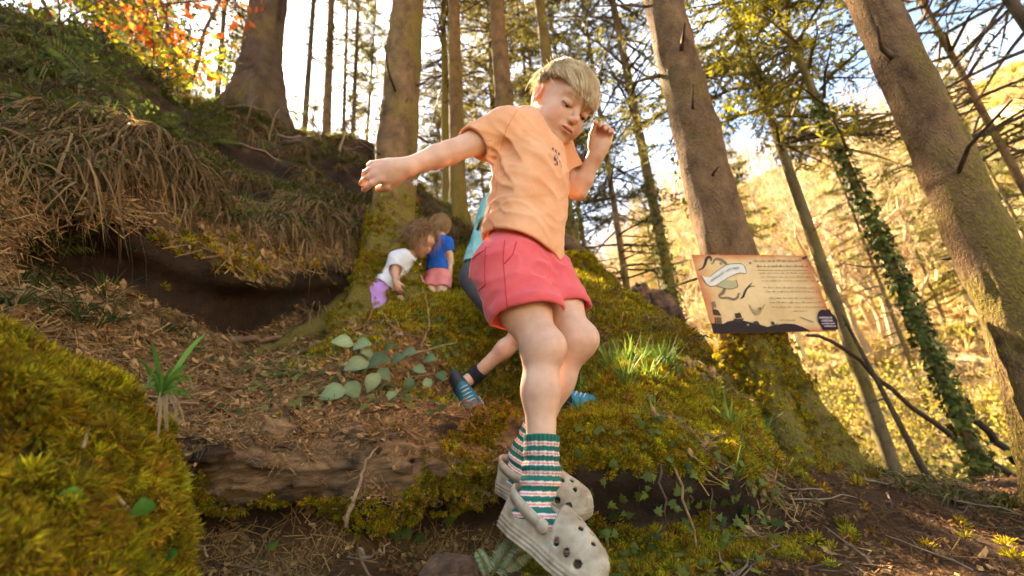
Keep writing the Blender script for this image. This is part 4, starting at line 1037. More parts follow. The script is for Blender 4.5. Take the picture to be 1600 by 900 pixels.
# candidate points on the ground seen by the camera
_px, _py, _dz = project(gV); _in = (_px > -120) & (_px < 1720) & (_py > -120) & (_py < 1020); _vis = (_in + (~_in) * .3) * (_dz > .2) * (_px > -900) * (_px < 2500) * (_py > -900) * (_py < 1800) * (((C0 - gV) * gN).sum(1) > -.45 * np.linalg.norm(C0 - gV, axis=1))
def pick(weight, n):
    w = weight * _vis; w = w / np.maximum(_dz, .6) ** 1.3 ; w = np.maximum(w, 0); w = w / w.sum()
    i = RS.choice(len(gV), n, p=w)
    return gV[i] + RS.randn(n, 3) * NH * .35 * (1 - np.abs(gN[i])) , gN[i], i
gx, gy, gz = gV.T
flat = sstep(.1, .5, gN[:, 2])
dfar = np.hypot(gx, gy)
# ---- the mossy boulder at the left
def build_boulder():
    g = SG((-1.35, .1, -.1), (-.2, 1.15, .75), .011)
    g.ell((-.88, .58, .20), (.34, .32, .36), k=0); g.ell((-.70, .66, .10), (.20, .22, .34), k=.12); g.ell((-1.06, .48, .40), (.3, .3, .40), k=.12); g.ell((-.66, .50, .0), (.19, .20, .26), k=.1)
    band = np.abs(g.d) < .1; ii = np.argwhere(band); P = (g.lo + g.h * ii).astype(np.float32)
    g.d[band] -= (.034 * fbm(P, 5, 3, 71, .6) + .046 * (.5 - np.abs(vnoise(P, 13, 73))) + .016 * (.5 - np.abs(vnoise(P, 27, 74)))).astype(np.float32)
    V, Q = g.mesh_arrays(); N_ = normals(V, Q)
    if ((V - V.mean(0)) * N_).sum() < 0: Q = Q[:, ::-1]; N_ = -N_
    n = np.clip(fbm(V, 9, 3, 75) * .5 + .5, 0, 1)[:, None]
    c = lerp(np.array((.07, .055, .012)), np.array((.20, .155, .022)), n)
    me = mesh_np('boulder', V, Q); set_col(me, c)
    base = obj('boulder', me, m_ground, None, None, 'rounded boulder thick with yellow-green moss filling the lower left corner', 'boulder')
    px, py, dz = project(V); vis = (dz > .15) & (px > -120) & (px < 420) & (py < 1000) & (((C0 - V) * N_).sum(1) > -.1)
    bare = .12 + sstep(-.35, .25, -np.abs(vnoise(V, 13, 73)) + .35 + .3 * fbm(V, 4.5, 3, 78)); w = (vis + .45 * (~vis) * (V[:, 2] > .05)) * bare; w = w / w.sum()
    i = RS.choice(len(V), 22000, p=w)
    scatter('moss', MOSS, m_moss, V[i] + RS.randn(len(i), 3) * .004 + N_[i] * .002, N_[i] + np.array((0, 0, .3)), RS.uniform(.006, .022, len(i)), None, None, parent=base, tilt=.75)
    return V, Q, N_, base
bV, bQ, bN, boulder = build_boulder()
BVH_B = BVHTree.FromPolygons([Vector(v) for v in bV], [tuple(q) for q in bQ])

# ---- the rotten log across the step
LOGP = [W(235, 745, .86), W(330, 722, .93), W(450, 735, .99), W(600, 750, 1.03), W(720, 742, 1.06), W(800, 735, 1.10), W(850, 730, 1.14)]
def build_log():
    P = np.array(LOGP); g = SG(P.min(0) - .16, P.max(0) + .16, .0055)
    rr = [.050, .060, .066, .072, .068, .058, .04]
    for a, b, ra, rb_ in zip(P[:-1], P[1:], rr[:-1], rr[1:]): g.cone(a, b, ra, rb_, k=.02)
    g.cone(W(640, 690, 1.13), W(800, 672, 1.22), .045, .05, k=.05); g.cone(W(420, 700, 1.06), W(640, 700, 1.12), .045, .05, k=.06)
    band = np.abs(g.d) < .07; ii = np.argwhere(band); Q_ = (g.lo + g.h * ii).astype(np.float32)
    ax = unit(P[-1] - P[0]); b1 = unit(np.cross(ax, (0, 0, 1.0))); b2 = np.cross(ax, b1)
    q = np.stack([Q_ @ ax * .22, Q_ @ b1, Q_ @ b2], 1)
    g.d[band] -= (.022 * fbm(q, 13, 5, 81, .65) - .034 * np.abs(vnoise(q, 34, 84)) - .022 * np.abs(vnoise(q, 66, 85)) + .030 * fbm(Q_, 9, 5, 86, .65)).astype(np.float32)
    V, Q = g.mesh_arrays(); N_ = normals(V, Q)
    if ((V - V.mean(0)) * N_).sum() < 0: Q = Q[:, ::-1]; N_ = -N_
    q = np.stack([V @ ax * .12, V @ b1, V @ b2], 1); n = np.clip(fbm(q, 26, 4, 88) * .6 + .5, 0, 1)[:, None]
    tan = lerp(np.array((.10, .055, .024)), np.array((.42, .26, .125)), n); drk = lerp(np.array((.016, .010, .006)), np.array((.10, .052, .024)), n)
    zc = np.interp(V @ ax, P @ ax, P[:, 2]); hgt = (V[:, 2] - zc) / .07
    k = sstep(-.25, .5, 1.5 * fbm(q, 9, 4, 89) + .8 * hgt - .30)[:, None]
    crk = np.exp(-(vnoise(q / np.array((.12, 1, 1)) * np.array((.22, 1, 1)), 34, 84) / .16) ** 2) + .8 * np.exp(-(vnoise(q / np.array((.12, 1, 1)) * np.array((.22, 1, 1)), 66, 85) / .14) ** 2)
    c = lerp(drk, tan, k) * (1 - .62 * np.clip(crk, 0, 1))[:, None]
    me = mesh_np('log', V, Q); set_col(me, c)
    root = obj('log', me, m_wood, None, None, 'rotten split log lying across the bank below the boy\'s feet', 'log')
    px, py, dz = project(V)
    pt = fbm(V, 6, 3, 90) + .35 * sstep(.2, -.8, hgt) + .7 * np.exp(-((px - 560) / 120) ** 2 - ((py - 790) / 40) ** 2) + .8 * np.exp(-((px - 770) / 60) ** 2) - .1
    w = sstep(.25, .6, pt) * (((C0 - V) * N_).sum(1) > 0) * (N_[:, 2] < .75); i = RS.choice(len(V), 1900, p=w / w.sum())
    scatter('moss', MOSS, m_moss, V[i], N_[i], RS.uniform(.005, .012, len(i)), None, None, parent=root, tilt=.4)
    w = sstep(.3, .7, N_[:, 2]); i = RS.choice(len(V), 420, p=w / w.sum())
    scatter('leaf_litter', LITTER, m_litter, V[i] + N_[i] * .003, N_[i], RS.uniform(.015, .035, len(i)), None, None, parent=root, tilt=.2)
    return V, Q, N_
m_wood = material('rotten_wood', [(.3, (.55, .52, .5)), (.7, (1.3, 1.25, 1.2))], scale=60, detail=9, rough=.95, bump=1.0, bscale=140, vcol=True, stretch=(.15, 1, 1), dist=.012)
lV, lQ, lN = build_log()

# ---- ground cover
W_moss = Zn['moss'] * sstep(-.2, .2, gN[:, 2]) * (dfar < 5)
P_, N_, i_ = pick(W_moss, 22000)
scatter('moss', MOSS, m_moss, P_, N_ + np.array((0, 0, .3)), RS.uniform(.010, .024, len(P_)) * np.clip(dfar[i_] / 1.3, .8, 2.2), 'yellow-green moss carpeting the mound and ledge', 'moss', tilt=.3)
W_lit = Zn['litter'] * flat * (dfar < 6)
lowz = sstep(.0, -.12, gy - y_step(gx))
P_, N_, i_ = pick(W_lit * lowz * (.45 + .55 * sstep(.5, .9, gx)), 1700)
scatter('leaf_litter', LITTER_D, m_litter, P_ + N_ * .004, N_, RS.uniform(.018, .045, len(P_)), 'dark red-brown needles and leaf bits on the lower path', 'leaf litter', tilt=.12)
P_, N_, i_ = pick(W_lit * (1 - .97 * lowz), 4600)
scatter('leaf_litter', LITTER, m_litter, P_ + N_ * .004, N_, RS.uniform(.025, .06, len(P_)) * np.clip(dfar[i_] / 1.3, .8, 1.8), 'brown needles, twigs and dead leaves strewn over the path', 'leaf litter', tilt=.12)
P_, N_, i_ = pick(W_lit, 420)
scatter('twigs', TWIG, m_litter, P_ + N_ * .006, N_, RS.uniform(.04, .12, len(P_)), 'small broken twigs lying about the forest floor', 'twigs', tilt=.12)
# turf of the bank: hanging dry grass at the lip, mixed grass above
gapf = sstep(.3, .6, gN[:, 2])
lip = Zn['bank'] * np.exp(-((x_bank(gy) - gx - .12) / .16) ** 2) * sstep(.1, .5, gN[:, 2]) * (gy < 4.0)
P_, N_, i_ = pick(lip, 680)
out = np.tile(unit((.8, -.6, 0)), (len(P_), 1))
scatter('dry_grass', DRY, m_blade, P_, np.array((0, 0, 1.0)) + out * .45 + RS.randn(len(P_), 3) * .15, RS.uniform(.14, .32, len(P_)), 'long dry grass hanging over the hollow in the bank', 'dry grass')
P_, N_, i_ = pick(lip, 260)
scatter('lip_grass', DRYG + GREEN[:1], m_blade, P_, np.array((0, 0, 1.0)) + np.tile(unit((.8, -.6, 0)), (len(P_), 1)) * .3, RS.uniform(.10, .22, len(P_)), 'greener grass along the top of the overhanging bank', 'grass')
hill = Zn['bank'] * sstep(.25, .6, gN[:, 2]) * (sstep(-.1, .4, Zn['n1'] + .3) * .8 + .2)
P_, N_, i_ = pick(hill, 2500)
scatter('bank_grass', DRYG + DRY[:1], m_blade, P_, np.array((0, 0, 1.0)) + N_ * .6, RS.uniform(.10, .26, len(P_)), 'mixed green and straw grass covering the bank', 'grass')
P_, N_, i_ = pick(Zn['bank'] * sstep(.3, .7, gN[:, 2]) * sstep(.1, .5, Zn['n2']), 420)
scatter('green_grass', DKG + GREEN[:1], m_blade, P_, np.array((0, 0, 1.0)) + N_ * .6, RS.uniform(.08, .20, len(P_)), 'fresh green grass tufts on the bank', 'grass')
# right-hand shoulder of the mound: matted straw grass falling towards the valley
rs_w = (1 - Zn['bank']) * sstep(.25, .5, gx) * sstep(2.0, 2.5, gy + .3 * gx) * (gy < 4.6) * (gx < 1.6) * sstep(.0, .3, gN[:, 2])
P_, N_, i_ = pick(rs_w, 760)
scatter('straw_grass', DRYG + DRY, m_blade, P_, np.array((.25, -.25, .9)) + N_ * .5, RS.uniform(.10, .24, len(P_)), 'matted straw grass on the shoulder of the mound by the valley', 'grass')
gr2 = (1 - Zn['bank']) * np.exp(-(((gx - .42) / .22) ** 2 + ((gy - 1.85) / .25) ** 2))
P_, N_, i_ = pick(gr2, 46)
scatter('grass_clump', GREEN, m_blade, P_, np.array((.1, -.1, 1.0)) + N_ * .3, RS.uniform(.10, .20, len(P_)), 'bright green grass beside the boy\'s bent knee', 'grass')
# ivy and small leaves over the mound and under the ledge
iv = (1 - Zn['bank']) * np.exp(-(((gx + .5) / .42) ** 2 + ((gy - 2.25) / .5) ** 2)) * sstep(-.2, .25, Zn['n2'] + .1)
P_, N_, i_ = pick(iv, 1500)
scatter('ivy', IVY, m_leaf, P_ + N_ * .022, N_ + np.array((0, -.35, .25)), RS.uniform(.014, .030, len(P_)), 'dark ivy leaves spread over the mossy mound', 'ivy', tilt=.35)
iv = (1 - Zn['bank']) * sstep(.0, .2, gx) * (gx < 1.1) * np.exp(-((gy - y_step(gx)) / .16) ** 2)
P_, N_, i_ = pick(iv, 260)
scatter('ivy', IVY, m_leaf, P_ + N_ * .02, N_ + np.array((0, -.3, .3)), RS.uniform(.012, .024, len(P_)), 'ivy trailing over the dark face of the ledge', 'ivy', tilt=.35)
# dark green undergrowth at the foot of the bank on the left
un = (1 - Zn['bank'] * .5) * np.exp(-(((gx + 1.5) / .25) ** 2 + ((gy - 1.45) / .3) ** 2))
P_, N_, i_ = pick(un, 70)
scatter('undergrowth', DKG, m_blade, P_, np.array((.1, -.1, 1.0)) + N_ * .3, RS.uniform(.10, .20, len(P_)), 'dark green grass at the foot of the bank beyond the boulder', 'grass')

def build_child(J, K):
    """one child: continuous body mesh with clothing, hair and footwear as its parts"""
    s = K.get('s', 1.0); h = K['h']
    pts = np.array([J[k] for k in J])
    lo, hi = pts.min(0) - .13 * s, pts.max(0) + .13 * s
    g = SG(lo, hi, h)
    T_ = (TORSO[0], TORSO[1] * s, TORSO[2] * s)
    g.op(torso_fn(J, T_, TFWD * s), np.minimum(J['pelvis'], J['neck']) - .14 * s, np.maximum(J['pelvis'], J['neck']) + .14 * s)
    for q in 'LR':
        sh, el, wr = J[q + 'sh'], J[q + 'el'], J[q + 'wr']
        inn = lerp(sh, J['neck'], .45)
        g.cone(inn, sh, .038 * s, .038 * s, k=.04 * s)
        g.cone(sh, lerp(sh, el, .5), .036 * s, .030 * s, k=.03 * s); g.cone(lerp(sh, el, .5), el, .030 * s, .0252 * s, k=.01 * s)
        mid = lerp(el, wr, .28)
        g.cone(el, mid, .0252 * s, .0252 * s, k=.012 * s); g.cone(mid, wr, .0252 * s, .0172 * s, k=.012 * s)
        hd = K['hand' + q]
        hand(g, wr, hd['d'], hd['n'], s * .95, hd['side'], hd['curl'], hd.get('spread', .12), thumb=hd.get('thumb', (.7, .5)))
        if q + 'kn' in J:
            hp, kn, an = J[q + 'hip'], J[q + 'kn'], J[q + 'an']
            gl = object.__new__(SG); gl.h, gl.lo, gl.n, gl.d = g.h, g.lo, g.n, np.full(g.n, 1.0, np.float32)
            gl.cone(hp, lerp(hp, kn, .5), .060 * s, .0485 * s, k=.04 * s); gl.cone(lerp(hp, kn, .5), kn, .0485 * s, .0358 * s, k=.03 * s)
            fw = K.get('knee_fwd', np.zeros(3))
            gl.ell(kn + fw * .011 * s, (.0325 * s,) * 3, k=.022 * s); gl.ell(kn + fw * .030 * s + (0, 0, .004), (.018 * s, .018 * s, .020 * s), k=.020 * s)
            calf = lerp(kn, an, .36) - fw * .002 * s
            gl.cone(kn, calf, .0352 * s, .0318 * s, k=.03 * s); gl.cone(calf, an, .0318 * s, .0240 * s, k=.03 * s)
            hl, to = J[q + 'heel'], J[q + 'toe']
            gl.cone(an, lerp(hl, to, .12), .026 * s, .022 * s, k=.02 * s); gl.cone(lerp(hl, to, .15), lerp(hl, to, .8), .022 * s, .02 * s, k=.02 * s)
            g.d = smin(g.d, gl.d, .006); del gl
    HC, HM, hs = J['head'], frame(*K['face']), K.get('hs', 1.0) * s
    nk = HC + HM @ (np.array((0, -.025, -.055)) * hs)
    g.cone(lerp(J['neck'], J['pelvis'], .05), nk, .043 * s, .040 * s, k=.03 * s)
    head_sdf(g, HC, HM, hs)
    Vv, Q = g.mesh_arrays(); Vv = relax(Vv, Q, 1, .3)
    col = np.tile(K.get('skin', (.66, .40, .265)), (len(Vv), 1)).astype(float)
    col *= (1 + .06 * fbm(Vv, 14, 3, 5))[:, None]
    for q in 'LR':                                        # rosy hands, knees, elbows
        for jn, r, w in (('el', .03, .3), ('kn', .04, .35)):
            if q + jn in J:
                e = w * np.exp(-((Vv - J[q + jn]) ** 2).sum(1) / (r * s) ** 2)[:, None]; col = col * (1 - e) + e * np.array((.70, .30, .20))
        e = .4 * np.exp(-((Vv - J[q + 'wr'] - unit(K['hand' + q]['d']) * .07 * s) ** 2).sum(1) / (.035 * s) ** 2)[:, None]; col = col * (1 - e) + e * np.array((.76, .30, .20))
    if 'hairtint' in K:
        q_ = ((Vv - HC) @ HM) / hs - np.array((0, -.012, .024)); q_ = q_ / np.array((.0735, .090, .080))
        n_ = q_ / (np.linalg.norm(q_, axis=1)[:, None] + 1e-9)
        hz = np.where(n_[:, 1] > .2, .42, np.where(n_[:, 1] > -.35, lerp(.42, -.35, np.clip((.2 - n_[:, 1]) / .55, 0, 1)), -.75))
        w_ = (.75 * np.clip((n_[:, 2] - hz) / .12, 0, 1) * (np.linalg.norm(q_, axis=1) < 1.12))[:, None]
        col = col * (1 - w_) + w_ * np.array(K['hairtint'])
    head_paint(Vv, HC, HM, hs, col, None)
    me = mesh_np('person', Vv, Q); set_col(me, np.clip(col, 0, 1))
    body = obj('person', me, m_skin, None, None, K['label'], 'child', K.get('group'))
    # eyes
    for q in (-1, 1):
        mb = MB(); c = HC + HM @ (np.array((q * .0305, .0675, .002)) * hs); r = .0138 * hs
        gz = HM @ unit((0.0, .70, -.72))
        n1, n2 = 10, 14; a1 = unit(np.cross(gz, HM[:, 0])); a2 = np.cross(gz, a1)
        Ve, Ce = [], []
        for i in range(n1 + 1):
            p = math.pi * i / n1
            for j in range(n2):
                Ve.append(c + r * (gz * math.cos(p) + math.sin(p) * (a1 * math.cos(j / n2 * 6.2832) + a2 * math.sin(j / n2 * 6.2832))))
                Ce.append((.01, .01, .012) if p < .42 else ((.05, .07, .10) if p < .8 else (.50, .44, .42)))
        Qe = [(i * n2 + j, i * n2 + (j + 1) % n2, (i + 1) * n2 + (j + 1) % n2, (i + 1) * n2 + j) for i in range(n1) for j in range(n2)]
        mb.add(Ve, Qe, None, np.array(Ce)); obj('eye', mb.mesh('eye'), m_eye, body)
    return body, HC, HM, hs

# ---- the boy jumping off the log
Bp = dict(head=W(875, 167, 1.26), neck=W(836, 197, 1.25), pelvis=W(812, 408, 1.09),
          Rsh=W(790, 205, 1.17), Lsh=W(862, 226, 1.32), Rel=W(703, 238, 1.09), Rwr=W(627, 264, 1.02),
          Lel=W(903, 298, 1.31), Lwr=W(934, 236, 1.28),
          Rhip=W(795, 428, 1.04), Lhip=W(847, 424, 1.12), Rkn=W(846, 542, .95), Lkn=W(899, 530, 1.02),
          Ran=W(846, 745, .86), Lan=W(822, 712, 1.0), Rheel=W(815, 796, .84), Rtoe=W(925, 872, .74), Lheel=W(802, 742, 1.0), Ltoe=W(895, 776, .93))
boyK = dict(h=.0026, hairtint=(.60, .42, .24), s=1.0, hs=.955, face=(camv(.45, -.43, .78), camv(.62, .66, .42)), knee_fwd=camv(.75, 0, .55),
            handR=dict(d=camv(-1, -.16, .2), n=camv(.05, .32, .94), side=1, curl=(.28, .36, .42, .46), spread=.16, thumb=(.35, .5)),
            handL=dict(d=camv(.28, .93, .08), n=camv(.30, .1, -.94), side=-1, curl=(.72, .88, .92, .9), spread=.06, thumb=(.12, .2)),
            label='blond boy in orange t-shirt and red shorts leaping off the log')
boy, HC, HM, hs = build_child(Bp, boyK)

m_tee = material('orange_jersey', [(.35, (.86, .41, .19)), (.65, (.94, .52, .28))], scale=14, rough=.9, bump=.12, bscale=500, dist=.0015, sheen=.15, trans=.25)
m_short = material('coral_sweatshirt_cloth', [(.35, (.70, .085, .09)), (.65, (.80, .13, .13))], scale=10, rough=.95, bump=.25, bscale=420, dist=.002, sheen=.2, trans=.08)
m_sock = material('striped_knit', vcol=True, rough=.95, bump=.2, bscale=500, dist=.0015)

# t-shirt
J = Bp; up = unit(J['neck'] - J['pelvis'])
TS = (np.array([-.12, .05, .3, .62, .84, .97, 1.07]), np.array([.098, .097, .095, .102, .096, .064, .050]), np.array([.080, .079, .077, .082, .070, .056, .046]))
TFW = np.array([.004, .006, .008, .006, -.002, -.004, -.002])
lo = np.minimum(J['pelvis'], J['neck']) - .2; hi = np.maximum(J['neck'], J['pelvis']) + .2
lo = np.minimum(lo, np.minimum(J['Rel'], J['Lel']) - .05)
go = SG(lo, hi, .003); gi = go.copy()
hemc = lerp(J['pelvis'], J['neck'], .055); hem_n = unit(-up + .22 * camv(-1, 0, 0))
fn = torso_fn(J, TS, TFW, 0, -.3, 1.06)
go.op(lambda X, Y, Z: smax(fn(X, Y, Z), f_plane(hemc, hem_n)(X, Y, Z), .004)); gi.op(fn)
for q, cut, r0, r1 in (('R', .60, .050, .040), ('L', .66, .050, .046)):
    sh, el = J[q + 'sh'], J[q + 'el']; inn = lerp(sh, J['neck'], .5)
    for G in (go, gi): G.cone(inn, sh, .048, .050, k=.035)
    e = lerp(sh, el, cut); ax = unit(el - sh)
    if q == 'R': ax = unit(ax + .35 * camv(0, -1, .3)) 
    far = lerp(sh, el, cut + .25)
    fc = f_cone(sh, far, r0, r1)
    go.op(lambda X, Y, Z, fc=fc, e=e, ax=ax: smax(fc(X, Y, Z), f_plane(e, ax)(X, Y, Z), .003), np.minimum(sh, far) - .06, np.maximum(sh, far) + .06, k=.03)
    gi.op(fc, np.minimum(sh, far) - .06, np.maximum(sh, far) + .06, k=.03)
# neck hole
nb = lerp(J['neck'], J['pelvis'], .02) + unit(np.cross(unit(J['Rsh'] - J['Lsh']), up)) * .0
go.op(f_cone(nb - up * .02 + camv(.4, 0, .5) * .015, HC + HM @ np.array((0, -.02, -.05)), .055, .066), op='s', k=.006)
fold_d1 = camv(.8, -.55, .2)
def tee_wr(P):
    t = (P - J['pelvis']) @ up / np.linalg.norm(J['neck'] - J['pelvis'])
    pit = np.exp(-((P - lerp(J['Rsh'], J['pelvis'], .28)) ** 2).sum(1) / .10 ** 2)
    w = .0075 * folds(P, fold_d1, 26, 3, .16) * np.clip(1.25 - t, .25, 1) + .005 * folds(P, camv(.9, -.2, 0), 40, 9, .2) * np.clip(1 - np.abs(t - .35) * 1.6, 0, 1)
    w = w + .009 * folds(P, camv(.7, -.7, 0), 34, 5, .12) * pit
    return w + .002 * vnoise(P, 16, 4)
tee, tV, tQ = cloth_mesh('t_shirt', go, gi, .0062, m_tee, boy, tee_wr)
# collar band
mb = MB(); cc = nb + up * .012; ths = np.linspace(0, 2 * math.pi, 40)
bvh_t = BVHTree.FromPolygons([Vector(v) for v in tV], [tuple(q) for q in tQ])
# small printed mark on the chest
chest_f = unit(np.cross(unit(J['Rsh'] - J['Lsh']), up)); lat = unit(J['Lsh'] - J['Rsh'])
cdir = chest_f if chest_f @ FW < 0 else -chest_f
mbp = MB(); pr = random.Random(3)
pc = W(869, 246, 1.15)
for i in range(20):
    a = pr.uniform(-.5, .5); b = -.5 + i / 19
    o_ = pc + RC * (a * .016 + b * .008) * 1.0 - UC * (b * .042)
    hit = bvh_t.ray_cast(Vector(C0), Vector(unit(o_ - C0)))
    if hit[0] is None: continue
    c = V3(hit[0]); n = V3(hit[1]); n = n if n @ (C0 - c) > 0 else -n
    x = unit(np.cross(n, (0.2, .1, 1))); y = np.cross(n, x)
    k = pr.randint(5, 7); ang = sorted(pr.uniform(0, 6.28) for _ in range(k)); r = pr.uniform(.003, .0065)
    Vp = [c + n * .0012] + [c + n * .0012 + r * pr.uniform(.5, 1.2) * (x * math.cos(t) * .6 + y * math.sin(t)) for t in ang]
    mbp.add(Vp, None, [(0, 1 + j, 1 + (j + 1) % k) for j in range(k)], (.10, .06, .07))
if mbp.n: obj('chest_print', mbp.mesh('chest_print', False), material('print_ink', vcol=True, rough=.9), tee)

# shorts
lo = np.minimum.reduce([J['pelvis'], J['Rkn'], J['Lkn']]) - .12; hi = np.maximum.reduce([J['pelvis'], J['Rkn'], J['Lkn']]) + .16
go = SG(lo, hi, .003); gi = go.copy()
TSh = (np.array([-.3, -.1, .05, .2, .4]), np.array([.094, .096, .086, .078, .074]), np.array([.084, .084, .071, .062, .06]))
fn = torso_fn(J, TSh, np.array([0, 0, 0, 0, 0.]), 0, -.16, .22)
go.op(fn); gi.op(torso_fn(J, TSh, np.zeros(5), 0, -.16, .4))
for q, cut, r0, r1, tilt in (('R', .60, .075, .069, .30), ('L', .64, .068, .057, .12)):
    hp, kn = J[q + 'hip'], J[q + 'kn']; ax = unit(kn - hp); e = lerp(hp, kn, cut); far = lerp(hp, kn, cut + .35)
    e2 = e; axn = unit(ax + tilt * camv(-.3, -.35, .0))
    fc = f_cone(hp - ax * .01, far, r0, r1 + .004)
    def cutf(X, Y, Z, fc=fc, e=e2, ax=axn):
        pl = f_plane(e, ax)(X, Y, Z)
        return smax(fc(X, Y, Z) - .0022 * np.exp(-((pl + .012) / .011) ** 2), pl, .005)
    go.op(cutf, np.minimum(hp, far) - .09, np.maximum(hp, far) + .09, k=.022)
    gi.op(fc, np.minimum(hp, far) - .09, np.maximum(hp, far) + .09, k=.022)
def sh_wr(P):
    w = .0055 * folds(P, camv(.9, .3, .1), 24, 21, .2) + .005 * folds(P, camv(.4, .9, .1), 22, 33, .25) + .0025 * vnoise(P, 14, 8)
    return w
shorts, sV, sQ = cloth_mesh('shorts', go, gi, .0065, m_short, boy, sh_wr)
# seams and the slanted pocket mouth, traced on the cloth
bvh_s = BVHTree.FromPolygons([Vector(v) for v in sV], [tuple(q) for q in sQ])
def on_cloth(bvh, px, py, off=.001):
    d = unit(W(px, py, 1) - C0); hit = bvh.ray_cast(Vector(C0), Vector(d))
    return None if hit[0] is None else V3(hit[0]) - d * off
def seam(bvh, pix, r, parent, mat, nm='seam', n=26):
    pp = []
    pix = np.array(pix, float); tt = np.linspace(0, len(pix) - 1, n)
    for t in tt:
        p = on_cloth(bvh, np.interp(t, range(len(pix)), pix[:, 0]), np.interp(t, range(len(pix)), pix[:, 1]))
        if p is not None: pp.append(p)
    if len(pp) > 3:
        mb = MB(); mb.tube(pp, r, 5, (1, 1, 1)); obj(nm, mb.mesh(nm), mat, parent)
m_seam = material('dark_coral_thread', [(.3, (.48, .04, .05)), (.7, (.58, .06, .07))], rough=.95)
seam(bvh_s, [(789, 375), (786, 405), (789, 440), (793, 485)], .0011, shorts, m_seam)
seam(bvh_s, [(807, 378), (801, 398), (788, 412)], .0013, shorts, m_seam, 'pocket_edge')
seam(bvh_s, [(759, 385), (757, 420), (758, 445), (747, 455)], .0011, shorts, m_seam)
seam(bvh_s, [(738, 405), (748, 396), (759, 390)], .0015, shorts, m_seam, 'pocket_edge')
m_seam2 = material('orange_thread', [(.3, (.74, .27, .10)), (.7, (.82, .32, .13))], rough=.95)
seam(bvh_t, [(779, 245), (775, 300), (770, 368)], .0008, tee, m_seam2)
seam(bvh_t, [(808, 172), (792, 200), (782, 235)], .0009, tee, m_seam2)

# socks
GREEN, WHITE, SAL = (.012, .13, .085), (.72, .66, .58), (.78, .22, .13)
def sock(q, top):
    kn, an, hl, to = J[q + 'kn'], J[q + 'an'], J[q + 'heel'], J[q + 'toe']
    g = SG(np.minimum.reduce([an, hl, to, lerp(kn, an, top)]) - .05, np.maximum.reduce([an, hl, to, lerp(kn, an, top)]) + .05, .0018)
    a = lerp(kn, an, top); ax = unit(an - kn)
    r0 = .034
    fa = f_cone(a - ax * .02, an, .0335, .0315)
    g.op(lambda X, Y, Z: smax(fa(X, Y, Z), -f_plane(a, ax)(X, Y, Z), .002))
    g.cone(an, lerp(hl, to, .14), .031, .027, k=.02); g.cone(lerp(hl, to, .12), lerp(hl, to, .75), .027, .024, k=.02)
    band = np.abs(g.d) < .02; ii = np.argwhere(band); P = g.lo + g.h * ii
    tt = (P - a) @ ax
    g.d[band] -= (.0016 * np.sin(tt * 250 + 2 * vnoise(P, 12, 3)) * np.clip(tt / .05, 0, 1)).astype(np.float32)
    Vv, Q = g.mesh_arrays()
    L = np.linalg.norm(an - a); t = (Vv - a) @ ax
    c = np.tile(GREEN, (len(Vv), 1))
    per = .0165; ph = ((t - .013) / per) % 1.0
    on = t > .012
    c = np.where((on & (ph < .17))[:, None], WHITE, c); c = np.where((on & (ph >= .17) & (ph < .34))[:, None], SAL, c); c = np.where((on & (ph >= .34) & (ph < .46))[:, None], WHITE, c)
    # knit ribs
    N_ = normals(Vv, Q); b1 = unit(np.cross(ax, (0, 0, 1.0) if abs(ax[2]) < .9 else (1., 0, 0))); b2 = np.cross(ax, b1)
    th = np.arctan2((Vv - a) @ b1, (Vv - a) @ b2)
    rib = .82 + .18 * np.clip(np.sin(th * 26) * 1.5, -1, 1)
    c = c * np.where(t < L, rib, 1)[:, None]
    me = mesh_np('sock', Vv, Q); set_col(me, c); obj('sock', me, m_sock, boy)
sock('R', .70); sock('L', .72)

# clogs
def foot_frame(hl, to, upv):
    f = unit(to - hl); u = unit(V3(upv) - (V3(upv) @ f) * f); l = np.cross(f, u)
    return np.stack([l, f, u], 1)           # x right, y toe, z up
MR = foot_frame(Bp['Rheel'], Bp['Rtoe'], unit(Bp['Rkn'] - Bp['Ran']) * .75 + camv(.55, .25, .35) * .6)
clog('clog', lerp(Bp['Rheel'], Bp['Rtoe'], .5) - MR[:, 2] * .026, MR, boy, 1.02, 1)
ML = foot_frame(Bp['Lheel'], Bp['Ltoe'], camv(.25, .95, .15))
clog('clog', lerp(Bp['Lheel'], Bp['Ltoe'], .5) - ML[:, 2] * .026, ML, boy, 1.0, -1)

